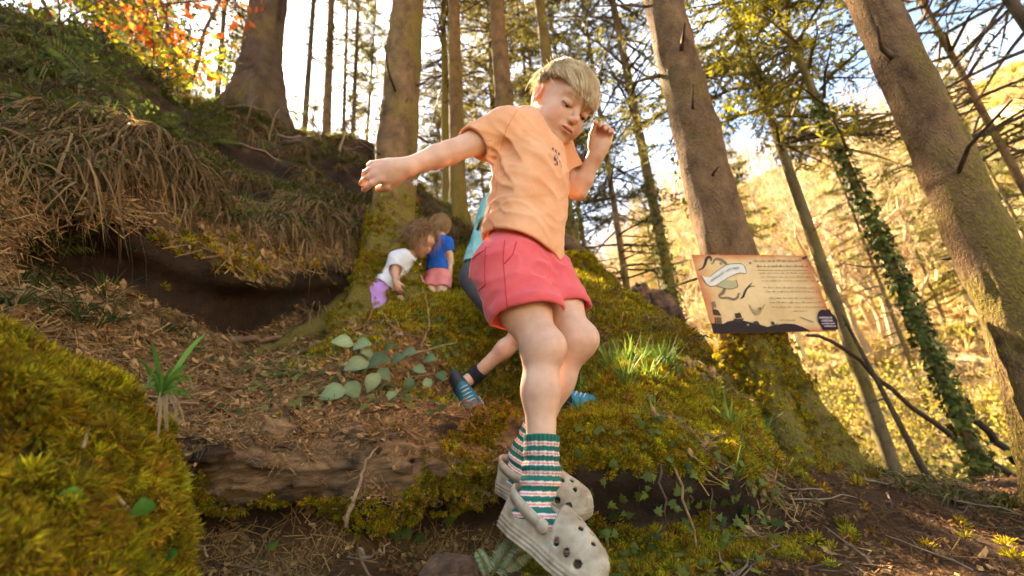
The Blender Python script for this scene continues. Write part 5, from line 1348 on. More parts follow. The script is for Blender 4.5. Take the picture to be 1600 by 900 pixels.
# hair: short clipped sides and a long fringe swept forward
def hair_boy():
    R = np.diag(np.array((.0745, .0915, .082)) * hs); C = HC + HM @ (np.array((0, -.012, .024)) * hs); Rm = HM @ R
    n = 26000; q = RS.randn(n, 3); q /= np.linalg.norm(q, axis=1)[:, None]
    x, y, z = q.T
    hl = np.where(y > .2, .38 + .10 * np.abs(x), np.where(y > -.35, lerp(.38, -.35, np.clip((.2 - y) / .55, 0, 1)), -.75))
    # keep clear of the ear
    keep = (z > hl) & ~((np.abs(x) > .80) & (z < -.02) & (np.abs(y + .0) < .34))
    q = q[keep]; x, y, z = q.T
    long_ = z > .14 + .12 * np.clip(-y, 0, 1) + .10 * np.clip(y, 0, 1)
    roots = C + q @ Rm.T * 1.0
    whorl = unit((.15, -.72, .66))
    d = q - whorl; d[:, 1] += .55; d -= (d * q).sum(1)[:, None] * q
    d += RS.randn(*d.shape) * .07 + .16 * np.stack([vnoise(q, 4.5, 61), vnoise(q, 4.5, 62), vnoise(q, 4.5, 63)], 1); d[:, 0] += .25 * np.sign(x) * long_ * .4
    d[~long_] = np.array((0, -.15, -1.0)) + RS.randn((~long_).sum(), 3) * .15
    D = d @ HM.T; D /= np.linalg.norm(D, axis=1)[:, None]
    ln = np.where(long_, .050 + .026 * RS.rand(len(q)) + .016 * vnoise(q, 6, 66) + .014 * (y > .3), .009 + .006 * RS.rand(len(q))) * hs
    tone = np.clip(RS.rand(len(q), 1) * .45 + .55 * (vnoise(q, 8, 2)[:, None] * .9 + .5), 0, 1)
    c = lerp(np.array((.55, .36, .16)), np.array((1.0, .86, .56)), tone)
    c = np.where(long_[:, None], c, c * np.array((1.0, .95, .9)) * .95)
    lo_ = long_; mb = MB()
    gv = np.array((0, 0, -1.0)) * .5 + HM[:, 1] * .25
    strands(mb, roots[lo_], D[lo_], ln[lo_], C, Rm, .26, gv, c[lo_], np.full(lo_.sum(), .0010 * hs), 8, clip=(HC, HM, hs))
    fly = np.where(lo_)[0][RS.choice(lo_.sum(), 110)]
    strands(mb, roots[fly], D[fly] + RS.randn(len(fly), 3) * .5 + q[fly] @ HM.T * .35, ln[fly] * 1.1, C, Rm, .45, gv * .3, np.tile((.95, .80, .55), (len(fly), 1)), np.full(len(fly), .0006 * hs), 7)
    sd = ~lo_
    strands(mb, roots[sd], D[sd] + q[sd] @ HM.T * .2, ln[sd], C, Rm, .04, gv * .2, c[sd], np.full(sd.sum(), .0006 * hs), 2)
    obj('hair', mb.mesh('hair'), m_hair, boy)
    # scalp under the strands, tinted like hair
hair_boy()

# ------------------------------------------------------------------ signboard on the leaning spruce
def build_sign():
    ray = lambda x, y: FW + (x - 800) / F_PX * RC + (450 - y) / F_PX * UC
    c4 = [(1080, 398), (1260, 399), (1307, 517), (1115, 521)]     # TL TR BR BL
    r = [ray(*c) for c in c4]
    A = np.stack([-r[1], r[2], -r[3]], 1); k = np.linalg.solve(A, -r[0])   # r0 - k1 r1 + k2 r2 - k3 r3 = 0
    k = np.array([1, k[0], k[1], k[2]])
    cen0 = sum(ki * ri for ki, ri in zip(k, r)) / 4
    # push the board until it rests against the front of the trunk
    tc_ = sgn_b; axis = sgn_d
    def gap(sc):
        q = C0 + cen0 * sc - tc_; q = q - (q @ axis) * axis; return np.linalg.norm(q)
    sc = 1.4
    while gap(sc) > sgn_r * .92 + .035 and sc < 2.6: sc += .002
    K = [C0 + ri * ki * sc for ri, ki in zip(r, k)]
    nrm = unit(np.cross(K[1] - K[0], K[3] - K[0])); nrm = nrm if nrm @ (C0 - K[0]) > 0 else -nrm
    root = obj('signboard', None, None, None, sum(K) / 4, 'parchment-coloured printed board fixed across the leaning spruce trunk', 'sign')
    o0 = sum(K) / 4
    def B(px, py, off=0.0):                               # a point on the board's face
        d = ray(px, py); t = ((K[0] - C0) @ nrm) / (d @ nrm); return C0 + d * t + nrm * off - o0
    Z = lambda X, Y, off=0.0: B(1060 + X / 5.626, 380 + Y / 5.626, off)
    # panel: 6 mm sheet, parchment colour with orange printed margins
    mb = MB(); n = 24; u = np.linspace(0, 1, n)
    f = np.array([[lerp(lerp(K[0], K[1], a), lerp(K[3], K[2], a), b) - o0 for a in u] for b in u]).reshape(-1, 3)
    ed = np.array([[min(a, 1 - a, b * 1.3, (1 - b) * 1.3) for a in u] for b in u]).ravel()
    w = np.clip(1 - (ed + .05 * vnoise(f, 30, 5)) / .12, 0, 1)[:, None] ** 1.3
    c = lerp(lerp(np.array((.62, .40, .17)), np.array((.74, .52, .25)), np.clip(fbm(f, 9, 3, 6) * .5 + .5, 0, 1)[:, None]), np.array((.52, .15, .045)), w)
    i = (np.arange(n - 1)[:, None] * n + np.arange(n - 1)[None]).ravel(); Q = np.stack([i, i + n, i + n + 1, i + 1], 1)
    mb.add(f, Q, None, c); mb.add(f - nrm * .006, Q[:, ::-1], None, np.tile((.5, .42, .3), (len(f), 1)))
    for a, b in ((0, 1), (1, 2), (2, 3), (3, 0)):
        mb.add([K[a] - o0, K[b] - o0, K[b] - o0 - nrm * .006, K[a] - o0 - nrm * .006], [(0, 1, 2, 3)], None, (.5, .3, .15))
    pm = material('printed_board', vcol=True, rough=.7, spec=.15, ramp=[(.3, (.93, .93, .93)), (.7, (1.05, 1.05, 1.05))], scale=40)
    obj('panel', mb.mesh('panel', False), pm, root)
    lay = [0.0012]
    def poly(pts, col, name):
        lay[0] += .0002; V = [Z(x, y, lay[0]) for x, y in pts]; ctr = np.mean(V, 0)
        me = bpy.data.meshes.new(name); me.from_pydata([tuple(v) for v in V], [], [tuple(range(len(V)))]); set_col(me, np.tile(col, (len(V), 1)))
        return obj(name, me, pm, root)
    def ribbon(m_, pts, w, col):
        pts = np.array(pts, float); tt = np.linspace(0, len(pts) - 1, len(pts) * 5)
        # smooth the polyline
        P = np.stack([np.interp(tt, range(len(pts)), pts[:, k]) for k in (0, 1)], 1)
        for _ in range(4): P[1:-1] = (P[:-2] + 2 * P[1:-1] + P[2:]) / 4
        W_ = np.interp(tt, np.linspace(0, len(pts) - 1, len(np.atleast_1d(w))), np.atleast_1d(w))
        t = np.gradient(P, axis=0); nn = np.stack([-t[:, 1], t[:, 0]], 1); nn /= np.linalg.norm(nn, axis=1)[:, None] + 1e-9
        lay[0] += .00012
        V = [Z(*(p + s_ * w_), lay[0]) for p, s_, w_ in zip(P, nn, W_)] + [Z(*(p - s_ * w_), lay[0]) for p, s_, w_ in zip(P, nn, W_)]
        m = len(P); m_.add(V, [(j, j + 1, m + j + 1, m + j) for j in range(m - 1)], None, col)
    DK, MID = (.055, .035, .025), (.20, .14, .08)
    poly([(330, 375), (400, 320), (470, 330), (505, 322), (525, 385), (470, 405), (400, 400)], (.42, .36, .19), 'printed_ribbon')
    poly([(200, 285), (235, 300), (270, 300), (340, 245), (420, 190), (500, 178), (575, 185), (602, 275), (540, 258), (470, 285), (400, 325), (320, 380), (255, 380)], (.66, .62, .50), 'printed_banner')
    m_ = MB()
    ribbon(m_, [(170, 240), (215, 222), (235, 180), (243, 140), (268, 118), (288, 135), (284, 160)], [3, 8, 12, 13, 12, 8, 4], DK)
    ribbon(m_, [(284, 180), (300, 186), (318, 140), (345, 138), (380, 150), (425, 186)], [3, 5, 9, 11, 13, 9], MID)
    ribbon(m_, [(405, 400), (390, 440), (350, 460), (372, 486), (430, 478), (490, 500), (528, 470), (520, 440), (545, 450)], [13, 17, 9, 7, 10, 11, 10, 5, 3], MID)
    ribbon(m_, [(545, 490), (570, 470), (585, 420), (610, 388), (645, 350)], [4, 10, 9, 7, 3], DK); ribbon(m_, [(600, 398), (640, 378), (672, 380)], [4, 4, 2], DK)
    for ln in ([(200, 285), (255, 380), (320, 380), (400, 325), (470, 285), (540, 258), (602, 278), (575, 185), (500, 178), (420, 190), (340, 245), (270, 300)], [(330, 375), (400, 400), (470, 405), (525, 385), (505, 322)]): ribbon(m_, ln, 2.2, DK)
    obj('printed_scroll', m_.mesh('printed_scroll', False), pm, root)
    poly([(286, 705), (390, 712), (430, 690), (490, 678), (570, 683), (640, 698), (700, 712), (780, 738), (850, 718), (930, 707), (1020, 713), (1090, 738), (1160, 772), (720, 786), (304, 796)], (.030, .016, .012), 'printed_hills')
    m_ = MB()
    def quad(pts, col): lay[0] += .00008; m_.add([Z(x, y, lay[0]) for x, y in pts], [(0, 1, 2, 3)], None, col)
    quad([(492, 620), (540, 612), (556, 655), (500, 662)], DK); quad([(478, 668), (575, 662), (560, 690), (500, 695)], DK); quad([(810, 690), (835, 692), (848, 716), (818, 722)], DK)
    quad([(655, 690), (690, 684), (715, 716), (650, 716)], DK); quad([(285, 520), (318, 512), (330, 560), (300, 580)], MID); quad([(296, 580), (345, 590), (376, 640), (305, 632)], DK)
    for k_ in range(4): quad([(316 + k_ * 16, 652), (324 + k_ * 16, 652), (330 + k_ * 16, 716), (320 + k_ * 16, 716)], DK)
    for k_ in range(-6, 7):                               # spread wings
        a = k_ / 6 * 1.15; x, y = 685 + 74 * math.sin(a), 640 - 20 - 60 * (1 - math.cos(a)) * 1.4; quad([(x - 5, y - 28), (x + 5, y - 28), (x * .6 + 685 * .4 + 5, y + 14), (x * .6 + 685 * .4 - 5, y + 14)], (.34, .25, .13))
    quad([(1060, 655), (1065, 650), (1182, 694), (1180, 701)], MID); quad([(1075, 135), (1125, 112), (1130, 132), (1090, 150)], DK); quad([(1120, 140), (1126, 138), (1190, 235), (1186, 238)], MID)
    obj('printed_figures', m_.mesh('printed_figures', False), pm, root)
    poly([(1216, 640), (1222, 612), (1242, 592), (1270, 586), (1292, 598), (1288, 580), (1328, 588), (1330, 606), (1372, 650), (1392, 690), (1392, 725), (1400, 762), (1262, 768), (1252, 735), (1225, 700)], (.025, .012, .016), 'printed_badge')
    # rows of lettering too small to read in the photograph: word-shaped rows of pen strokes
    m_ = MB(); pr = random.Random(9)
    rows = [(655, 1075, 168, 25, DK), (682, 1130, 215, 23, DK), (700, 1172, 273, 17, MID), (718, 1180, 306, 17, MID), (726, 1192, 340, 17, MID), (742, 1216, 401, 17, MID), (765, 1232, 436, 17, MID), (790, 1252, 492, 17, MID), (800, 1266, 531, 17, MID), (814, 1300, 571, 17, MID), (1002, 1130, 606, 15, MID), (888, 1022, 684, 15, MID)]
    for x0, x1, y, h_, col in rows:
        x = x0
        while x < x1:
            wl = pr.uniform(18, 62)
            e = min(x + wl, x1)
            while x < e:
                hh = h_ * pr.choice((.5, .5, .62, .95)); lay_ = lay[0] + .0002
                sl = pr.uniform(-2, 2); sw = pr.uniform(1.6, 3.2)
                m_.add([Z(x, y, lay_), Z(x + sw, y, lay_), Z(x + sw + sl, y - hh, lay_), Z(x + sl, y - hh, lay_)], [(0, 1, 2, 3)], None, col)
                if pr.random() < .55: m_.add([Z(x, y - hh * .45, lay_), Z(x + 6, y - hh * .45, lay_), Z(x + 6, y - hh * .3, lay_), Z(x, y - hh * .3, lay_)], [(0, 1, 2, 3)], None, col)
                x += pr.uniform(5, 8)
            x += 9
    lay_ = lay[0] + .0002; m_.add([Z(690, 240, lay_), Z(1140, 240, lay_), Z(1142, 244, lay_), Z(692, 244, lay_)], [(0, 1, 2, 3)], None, MID)
    for x0, x1, y, h_ in ((1232, 1338, 668, 20), (1250, 1350, 694, 20), (1254, 1366, 718, 15), (1272, 1370, 740, 15)):
        x = x0
        while x < x1:
            lay_ = lay[0] + .0004; m_.add([Z(x, y, lay_), Z(x + 4, y, lay_), Z(x + 4, y - h_, lay_), Z(x, y - h_, lay_)], [(0, 1, 2, 3)], None, (.62, .5, .48))
            m_.add([Z(x, y - h_ * .45, lay_), Z(x + 9, y - h_ * .45, lay_), Z(x + 9, y - h_ * .28, lay_), Z(x, y - h_ * .28, lay_)], [(0, 1, 2, 3)], None, (.62, .5, .48)); x += pr.uniform(9, 12)
    # writing on the banner, following its slope
    x = 285
    while x < 525:
        if not (398 < x < 408 or 462 < x < 474):
            yb = np.interp(x, [285, 390, 460, 525], [345, 275, 235, 232]); hh = pr.choice((18, 20, 30)); lay_ = lay[0] + .0004
            m_.add([Z(x, yb, lay_), Z(x + 4, yb - 1, lay_), Z(x - 3, yb - hh, lay_), Z(x - 7, yb - hh, lay_)], [(0, 1, 2, 3)], None, (.28, .26, .24))
            m_.add([Z(x - 3, yb - hh * .5, lay_), Z(x + 8, yb - hh * .5 - 6, lay_), Z(x + 8, yb - hh * .35 - 6, lay_), Z(x - 3, yb - hh * .35, lay_)], [(0, 1, 2, 3)], None, (.28, .26, .24))
        x += pr.uniform(8, 11)
    obj('printed_lettering', m_.mesh('printed_lettering', False), pm, root)
    for px, py in ((1126, 412), (1172, 411), (1168, 508), (1214, 507)):   # four screws into the trunk
        mb = MB(); c_ = B(px, py, .0); mb.tube([c_ - nrm * .002, c_ + nrm * .004], [.0055, .0050], 10, (.25, .22, .2)); obj('screw', mb.mesh('screw'), pm, root)
    return root
sign = build_sign()

# ------------------------------------------------------------------ the three other children
def cloth_mats(nm, a, b): return material(nm, [(.35, a), (.65, b)], scale=10, rough=.95, bump=.15, bscale=300, dist=.002, trans=.12)
def dress(body, J, s, h, tee, bot, cutS=.6, hem=.06, leg_cut=.55, legr=.074, dirn=None):
    up = unit(J['neck'] - J['pelvis'])
    lo = np.minimum.reduce([J[k] for k in ('pelvis', 'neck', 'Rel', 'Lel')]) - .13; hi = np.maximum.reduce([J[k] for k in ('pelvis', 'neck', 'Rel', 'Lel')]) + .13
    go = SG(lo, hi, h); gi = go.copy()
    TS = (np.array([-.12, .05, .3, .62, .84, .97, 1.07]), np.array([.108, .104, .098, .102, .096, .066, .052]) * s, np.array([.088, .084, .078, .082, .070, .058, .048]) * s)
    fn = torso_fn(J, TS, np.zeros(7), 0, -.3, 1.05)
    go.op(lambda X, Y, Z: smax(fn(X, Y, Z), f_plane(lerp(J['pelvis'], J['neck'], hem), -up)(X, Y, Z), .004)); gi.op(fn)
    for q in 'LR':
        sh, el = J[q + 'sh'], J[q + 'el']; inn = lerp(sh, J['neck'], .5); e = lerp(sh, el, cutS); far = lerp(sh, el, cutS + .3); fc = f_cone(sh, far, .051 * s, .046 * s)
        for G in (go, gi): G.cone(inn, sh, .05 * s, .051 * s, k=.035)
        go.op(lambda X, Y, Z, fc=fc, e=e, ax=unit(el - sh): smax(fc(X, Y, Z), f_plane(e, ax)(X, Y, Z), .003), np.minimum(sh, far) - .06, np.maximum(sh, far) + .06, k=.03)
        gi.op(fc, np.minimum(sh, far) - .06, np.maximum(sh, far) + .06, k=.03)
    go.op(f_cone(J['neck'] - up * .01, J['head'], .052 * s, .06 * s), op='s', k=.006)
    t_, *_ = cloth_mesh('t_shirt', go, gi, max(.007, h * 1.7), tee, body, lambda P: .006 * folds(P, dirn if dirn is not None else camv(.6, -.7, 0), 22, 3, .2) + .002 * vnoise(P, 16, 4))
    ks = [J[k] for k in ('pelvis', 'Rkn', 'Lkn', 'Rhip', 'Lhip')]
    go = SG(np.minimum.reduce(ks) - .13, np.maximum.reduce(ks) + .16, h); gi = go.copy()
    TSh = (np.array([-.3, -.1, .05, .2, .4]), np.array([.100, .102, .090, .080, .074]) * s, np.array([.088, .088, .074, .064, .06]) * s)
    go.op(torso_fn(J, TSh, np.zeros(5), 0, -.16, .18)); gi.op(torso_fn(J, TSh, np.zeros(5), 0, -.16, .4))
    for q in 'LR':
        hp, kn = J[q + 'hip'], J[q + 'kn']; ax = unit(kn - hp); e = lerp(hp, kn, leg_cut); far = lerp(hp, kn, leg_cut + .3); fc = f_cone(hp, far, .078 * s, legr * s)
        go.op(lambda X, Y, Z, fc=fc, e=e, ax=ax: smax(fc(X, Y, Z), f_plane(e, ax)(X, Y, Z), .004), np.minimum(hp, far) - .09, np.maximum(hp, far) + .09, k=.02); gi.op(fc, np.minimum(hp, far) - .09, np.maximum(hp, far) + .09, k=.02)
    cloth_mesh('shorts' if leg_cut < .9 else 'trousers', go, gi, max(.007, h * 1.7), bot, body, lambda P: .005 * folds(P, camv(.5, .8, .1), 20, 21, .2))
def hair_mop(body, HC, HM, hs, n, length, c0, c1, curl=0.0, low=-.1, wid=.0012, lift=.22, name='hair', back=False):
    R = np.diag(np.array((.0745, .0915, .082)) * hs); C = HC + HM @ (np.array((0, -.012, .024)) * hs); Rm = HM @ R
    q = RS.randn(n, 3); q /= np.linalg.norm(q, axis=1)[:, None]; x, y, z = q.T
    hl = np.where(y > .25, .45, np.where(y > -.3, lerp(.45, low, np.clip((.25 - y) / .5, 0, 1)), low - .3)); q = q[z > hl]
    if back: q = q[(q[:, 1] < .72) & ((q[:, 1] < .1) | (q[:, 2] > .45))]
    d = q - (unit((0, .75, .65)) if back else unit((0, -.3, .95))); d -= (d * q).sum(1)[:, None] * q; d[:, 1] -= .25; d += RS.randn(*d.shape) * .12; D = d @ HM.T; D /= np.linalg.norm(D, axis=1)[:, None]
    c = lerp(np.array(c0), np.array(c1), RS.rand(len(q), 1)); mb = MB()
    strands(mb, C + q @ Rm.T, D, length * (.75 + .5 * RS.rand(len(q))), C, Rm, lift, np.array((0, 0, -1.0)) * .7, c, np.full(len(q), wid * hs), 9 if curl else 6, curl)
    obj(name, mb.mesh(name), m_hair, body)
def feet(J, s, q, dirv=None, drop_len=.27):
    """give a hidden leg a straight way down to the ground"""
    kn = J[q + 'kn']; d = dirv if dirv is not None else camv(.5, 0, .4); d = unit(d * np.array((1, 1, 0)))
    an = kn + np.array((0, 0, -drop_len * s)); J[q + 'an'] = an; J[q + 'heel'] = an - d * .03 * s - np.array((0, 0, .045 * s)); J[q + 'toe'] = an + d * .12 * s - np.array((0, 0, .05 * s))
# girl bending over the mound
Jg = dict(head=W(659, 377, 3.38), neck=W(640, 398, 3.36), pelvis=W(595, 454, 3.22), Rsh=W(619, 405, 3.25), Lsh=W(645, 407, 3.45), Rel=W(617, 426, 3.20), Rwr=W(619, 441, 3.13),
          Lel=W(652, 430, 3.47), Lwr=W(662, 446, 3.42), Rhip=W(587, 461, 3.18), Lhip=W(603, 463, 3.30), Rkn=W(592, 498, 3.10), Lkn=W(610, 500, 3.24))
feet(Jg, .88, 'R', camv(1, 0, .3), .22); feet(Jg, .88, 'L', camv(1, 0, .3), .22)
gK = dict(h=.006, s=.94, hs=1.02, face=(camv(.74, -.50, .45), camv(.42, .84, .15)), handR=dict(d=camv(.25, -.9, .1), n=camv(-.4, .1, .9), side=1, curl=.5), handL=dict(d=camv(.5, -.8, 0), n=camv(.4, .5, .3), side=-1, curl=.4),
          knee_fwd=camv(.9, 0, .2), skin=(.60, .33, .21), label='girl with curly hair in white top and lilac trousers bending over the mound')
girl, gHC, gHM, ghs = build_child(Jg, gK)
dress(girl, Jg, .94, .0055, cloth_mats('white_jersey', (.66, .66, .68), (.78, .78, .80)), cloth_mats('lilac_jersey', (.50, .25, .60), (.60, .33, .68)), hem=.10, leg_cut=.97, legr=.05)
hair_mop(girl, gHC, gHM, ghs, 7500, .19, (.16, .075, .03), (.56, .34, .16), curl=.85, low=-.5, wid=.0019, lift=.30, back=True)
# boy in blue waving behind her
Jb = dict(head=W(686, 356, 3.72), neck=W(685, 374, 3.70), pelvis=W(684, 427, 3.58), Rsh=W(699, 379, 3.64), Lsh=W(671, 378, 3.68), Rel=W(704, 404, 3.60), Rwr=W(703, 424, 3.55),
          Lel=W(654, 384, 3.66), Lwr=W(641, 370, 3.62), Rhip=W(692, 434, 3.55), Lhip=W(676, 434, 3.57), Rkn=W(690, 466, 3.42), Lkn=W(672, 467, 3.42))
feet(Jb, .85, 'R', camv(-.3, 0, .4), .2); feet(Jb, .85, 'L', camv(-.3, 0, .4), .2)
bK = dict(h=.0065, s=.85, hs=1.08, face=(camv(-.62, -.30, -.62), camv(.12, .95, -.1)), handR=dict(d=camv(0, -1, 0), n=camv(.8, 0, .3), side=1, curl=.4), handL=dict(d=camv(-.25, .95, .1), n=camv(.1, .1, -.95), side=1, curl=.08, spread=.3, thumb=(.9, .2)),
          knee_fwd=camv(-.3, 0, .6), label='child in bright blue t-shirt seen from behind with one hand raised')
bboy, bHC, bHM, bhs = build_child(Jb, bK)
dress(bboy, Jb, .85, .0058, cloth_mats('blue_jersey', (.010, .09, .42), (.02, .14, .55)), cloth_mats('pink_jersey', (.72, .20, .19), (.80, .27, .25)), hem=.04, leg_cut=.6)
hair_mop(bboy, bHC, bHM, bhs, 5200, .060, (.28, .15, .06), (.66, .44, .22), low=-.55, wid=.0018)
# child in teal stepping along behind the leaping boy
Jt = dict(head=W(803, 262, 2.47), neck=W(790, 303, 2.42), pelvis=W(755, 424, 2.28), Rsh=W(772, 330, 2.34), Lsh=W(815, 312, 2.52), Rel=W(760, 362, 2.28), Rwr=W(790, 385, 2.22), Lel=W(835, 350, 2.5), Lwr=W(842, 330, 2.4),
          Rhip=W(747, 436, 2.22), Lhip=W(778, 434, 2.34), Rkn=W(818, 520, 2.0), Lkn=W(835, 528, 2.14), Ran=W(741, 588, 2.06), Lan=W(872, 612, 1.98), Rheel=W(716, 598, 2.04), Rtoe=W(740, 634, 1.93), Lheel=W(862, 628, 1.98), Ltoe=W(912, 628, 1.90))
g1_, _ = hit_px(905, 640); d1_ = project(g1_[None])[2][0] - .05; Jt['Ltoe'] = W(914, 626, d1_); Jt['Lheel'] = W(866, 629, d1_ + .04); Jt['Lan'] = W(873, 612, d1_ + .04)
tK = dict(h=.006, s=1.08, hs=.95, face=(camv(.8, -.3, .4), camv(.2, .9, .1)), handR=dict(d=camv(.8, -.4, .2), n=camv(0, .5, .6), side=1, curl=.5), handL=dict(d=camv(.3, .8, .1), n=camv(.3, 0, -.8), side=-1, curl=.6), knee_fwd=camv(.8, 0, .4),
          label='child in teal t-shirt and charcoal shorts mostly hidden behind the leaping boy')
tkid, tHC, tHM, ths_ = build_child(Jt, tK)
dress(tkid, Jt, 1.08, .006, cloth_mats('teal_jersey', (.16, .44, .42), (.24, .55, .52)), cloth_mats('charcoal_jersey', (.055, .060, .065), (.095, .10, .105)), hem=.02, leg_cut=.62)
hair_mop(tkid, tHC, tHM, ths_, 2500, .05, (.12, .07, .03), (.30, .19, .09), wid=.0018)
for q, upv in (('R', camv(-.15, .75, .5)), ('L', camv(.1, .95, .2))):
    Mf = foot_frame(Jt[q + 'heel'], Jt[q + 'toe'], upv)
    shoe('trainer', lerp(Jt[q + 'heel'], Jt[q + 'toe'], .5) - Mf[:, 2] * .022, Mf, tkid, 1.08 if q == 'R' else 1.0, m_shoe, (.03, .17, .20) if q == 'R' else (.02, .22, .30), (.62, .52, .44) if q == 'R' else (.72, .70, .66))
    g = SG(np.minimum(Jt[q + 'an'], Jt[q + 'heel']) - .07, np.maximum(Jt[q + 'an'], Jt[q + 'heel']) + .07, .004)
    ax = unit(Jt[q + 'kn'] - Jt[q + 'an']); a = Jt[q + 'an'] + ax * .045; fa = f_cone(Jt[q + 'an'] - ax * .05, a + ax * .02, .035, .037)
    g.op(lambda X, Y, Z: smax(fa(X, Y, Z), f_plane(a, ax)(X, Y, Z), .003)); V_, Q_ = g.mesh_arrays(); me = mesh_np('sock', V_, Q_); set_col(me, np.tile((.018, .018, .02), (len(V_), 1))); obj('sock', me, m_sock, tkid)

# ------------------------------------------------------------------ plants and woodland bits
def on_boulder(px, py):
    d = unit(W(px, py, 1) - C0); h_ = BVH_B.ray_cast(Vector(C0), Vector(d)); return (V3(h_[0]), V3(h_[1])) if h_[0] is not None else (None, None)
def leaf_mesh(name, L, w, col, bend=.2, fold=.25, n=7, pts=None):
    """broad leaf along +y with midrib fold"""
    mb = MB(); t = np.linspace(0, 1, n); ww = w * np.sin(np.pi * t ** .8) ** .8; ww[0] = w * .08; ww[-1] = w * .02
    y = t * L; z = bend * L * np.sin(t * 2.2) * .5 - bend * L * t ** 2 * .6
    V = np.vstack([np.column_stack([-ww, y, z + fold * ww]), np.column_stack([0 * t, y, z]), np.column_stack([ww, y, z + fold * ww])])
    Q = [(j, j + 1, n + j + 1, n + j) for j in range(n - 1)] + [(n + j, n + j + 1, 2 * n + j + 1, 2 * n + j) for j in range(n - 1)]
    c = np.tile(col, (3 * n, 1)); c[n:2 * n] *= 1.25
    mb.add(V, Q, None, c); return mb.mesh(name)
def mat_from(o, ydir, zdir, loc):
    y = unit(ydir); z = unit(V3(zdir) - (V3(zdir) @ y) * y); x = np.cross(y, z)
    o.matrix_local = Matrix(((x[0], y[0], z[0], loc[0]), (x[1], y[1], z[1], loc[1]), (x[2], y[2], z[2], loc[2]), (0, 0, 0, 1)))
# broad-leaved plant on the mound side
def broad_plant():
    p0, _ = hit_px(575, 612); root = obj('broadleaf_plant', None, None, None, p0, 'low plant with broad grey-green oval leaves at the foot of the mossy mound', 'plant')
    rs_ = np.random.RandomState(4)
    spots = [(535, 536, 34, 160), (566, 540, 34, 20), (557, 572, 40, 200), (592, 566, 42, 25), (583, 598, 34, 250), (520, 616, 42, 200), (551, 610, 34, 300), (607, 546, 26, 60), (640, 552, 28, 10), (655, 578, 22, 330), (622, 562, 28, 40), (672, 562, 26, 15), (690, 588, 22, 300), (612, 618, 20, 250), (600, 586, 26, 310), (575, 556, 30, 120), (668, 600, 20, 280), (640, 600, 22, 260)]
    for px, py, w, a in spots:
        g_, n_ = hit_px(px, py + 14); dep = project(g_[None])[2][0] - .07; c = W(px, py, dep)
        col = lerp(np.array((.09, .14, .055)), np.array((.20, .26, .13)), rs_.rand()); Lm = w * dep / F_PX
        lf = obj('leaf', leaf_mesh('leaf', Lm, Lm * .40, col, .3, .2), m_leaf, root)
        yd = camv(math.cos(math.radians(a)), math.sin(math.radians(a)) * .6, .35 + .2 * rs_.randn()); mat_from(lf, yd, camv(.05, .75, .65), c - yd * Lm * .5 - p0)
        mb = MB(); s0 = c - yd * Lm * .5 - p0; b_ = g_ - p0 + np.array((0, 0, -.01)); mb.tube([b_, lerp(b_, s0, .6) + np.array((0, 0, .015)), s0], [.0022, .0018, .0014], 4, (.28, .20, .09)); obj('stem', mb.mesh('stem'), m_leaf, root)
broad_plant()
def blade_plant(name, label, p0, N_, specs, parent=None):
    root = obj(name, None, None, None, p0, label, 'plant')
    for i, (tip, dtip, w, c, lift) in enumerate(specs):
        t = np.linspace(0, 1, 9); e = V3(tip) - p0; mid = e * .5 + np.array((0, 0, lift)); P = (1 - t)[:, None] ** 2 * 0 + 2 * (t * (1 - t))[:, None] * mid + (t ** 2)[:, None] * e
        sd = unit(np.cross(e, FW)); ww = w * np.sin(np.clip(t * .9 + .1, 0, 1) * math.pi) ** .6; ww[-1] = w * .05
        V = np.vstack([P - sd * ww[:, None], P + FW * -.25 * ww[:, None], P + sd * ww[:, None]]); n = 9
        Q = [(j, j + 1, n + j + 1, n + j) for j in range(8)] + [(n + j, n + j + 1, 2 * n + j + 1, 2 * n + j) for j in range(8)]
        mb = MB(); mb.add(V, Q, None, c); obj('blade', mb.mesh('blade'), m_blade, root)
    return root
pb, nb2 = on_boulder(250, 622)
if pb is None: pb, nb2 = W(250, 622, .66), np.array((0, 0, 1.))
dp_ = project(pb[None])[2][0]; G1, G2, DR = (.07, .17, .02), (.17, .32, .05), (.42, .29, .15)
rg = random.Random(12); sp_ = [(W(322, 522, dp_ + .05), 0, .0038, G2, .03), (W(236, 532, dp_), 0, .0036, G1, .02), (W(214, 560, dp_ - .02), 0, .003, G1, .02), (W(298, 572, dp_ + .02), 0, .003, G1, .03), (W(246, 690, dp_ - .03), 0, .0028, DR, .02), (W(262, 676, dp_ - .03), 0, .0024, DR, .03)]
for k in range(22):
    a_ = rg.uniform(-.3, 3.5); L_ = rg.uniform(22, 62); sp_.append((W(250 + L_ * math.cos(a_), 618 - L_ * .75 * math.sin(a_), dp_ + rg.uniform(-.06, .06)), 0, rg.uniform(.0012, .0026), tuple(lerp(np.array(G1), np.array(G2), rg.random())), rg.uniform(.01, .05)))
for k in range(8): sp_.append((W(250 + rg.uniform(-40, 50), 640 + rg.uniform(0, 50), dp_ - .03), 0, rg.uniform(.001, .002), DR, rg.uniform(.02, .05)))
blade_plant('grass_tuft', 'fresh green grass tuft growing on the mossy boulder', pb, nb2, sp_)
rs_ = np.random.RandomState(8)
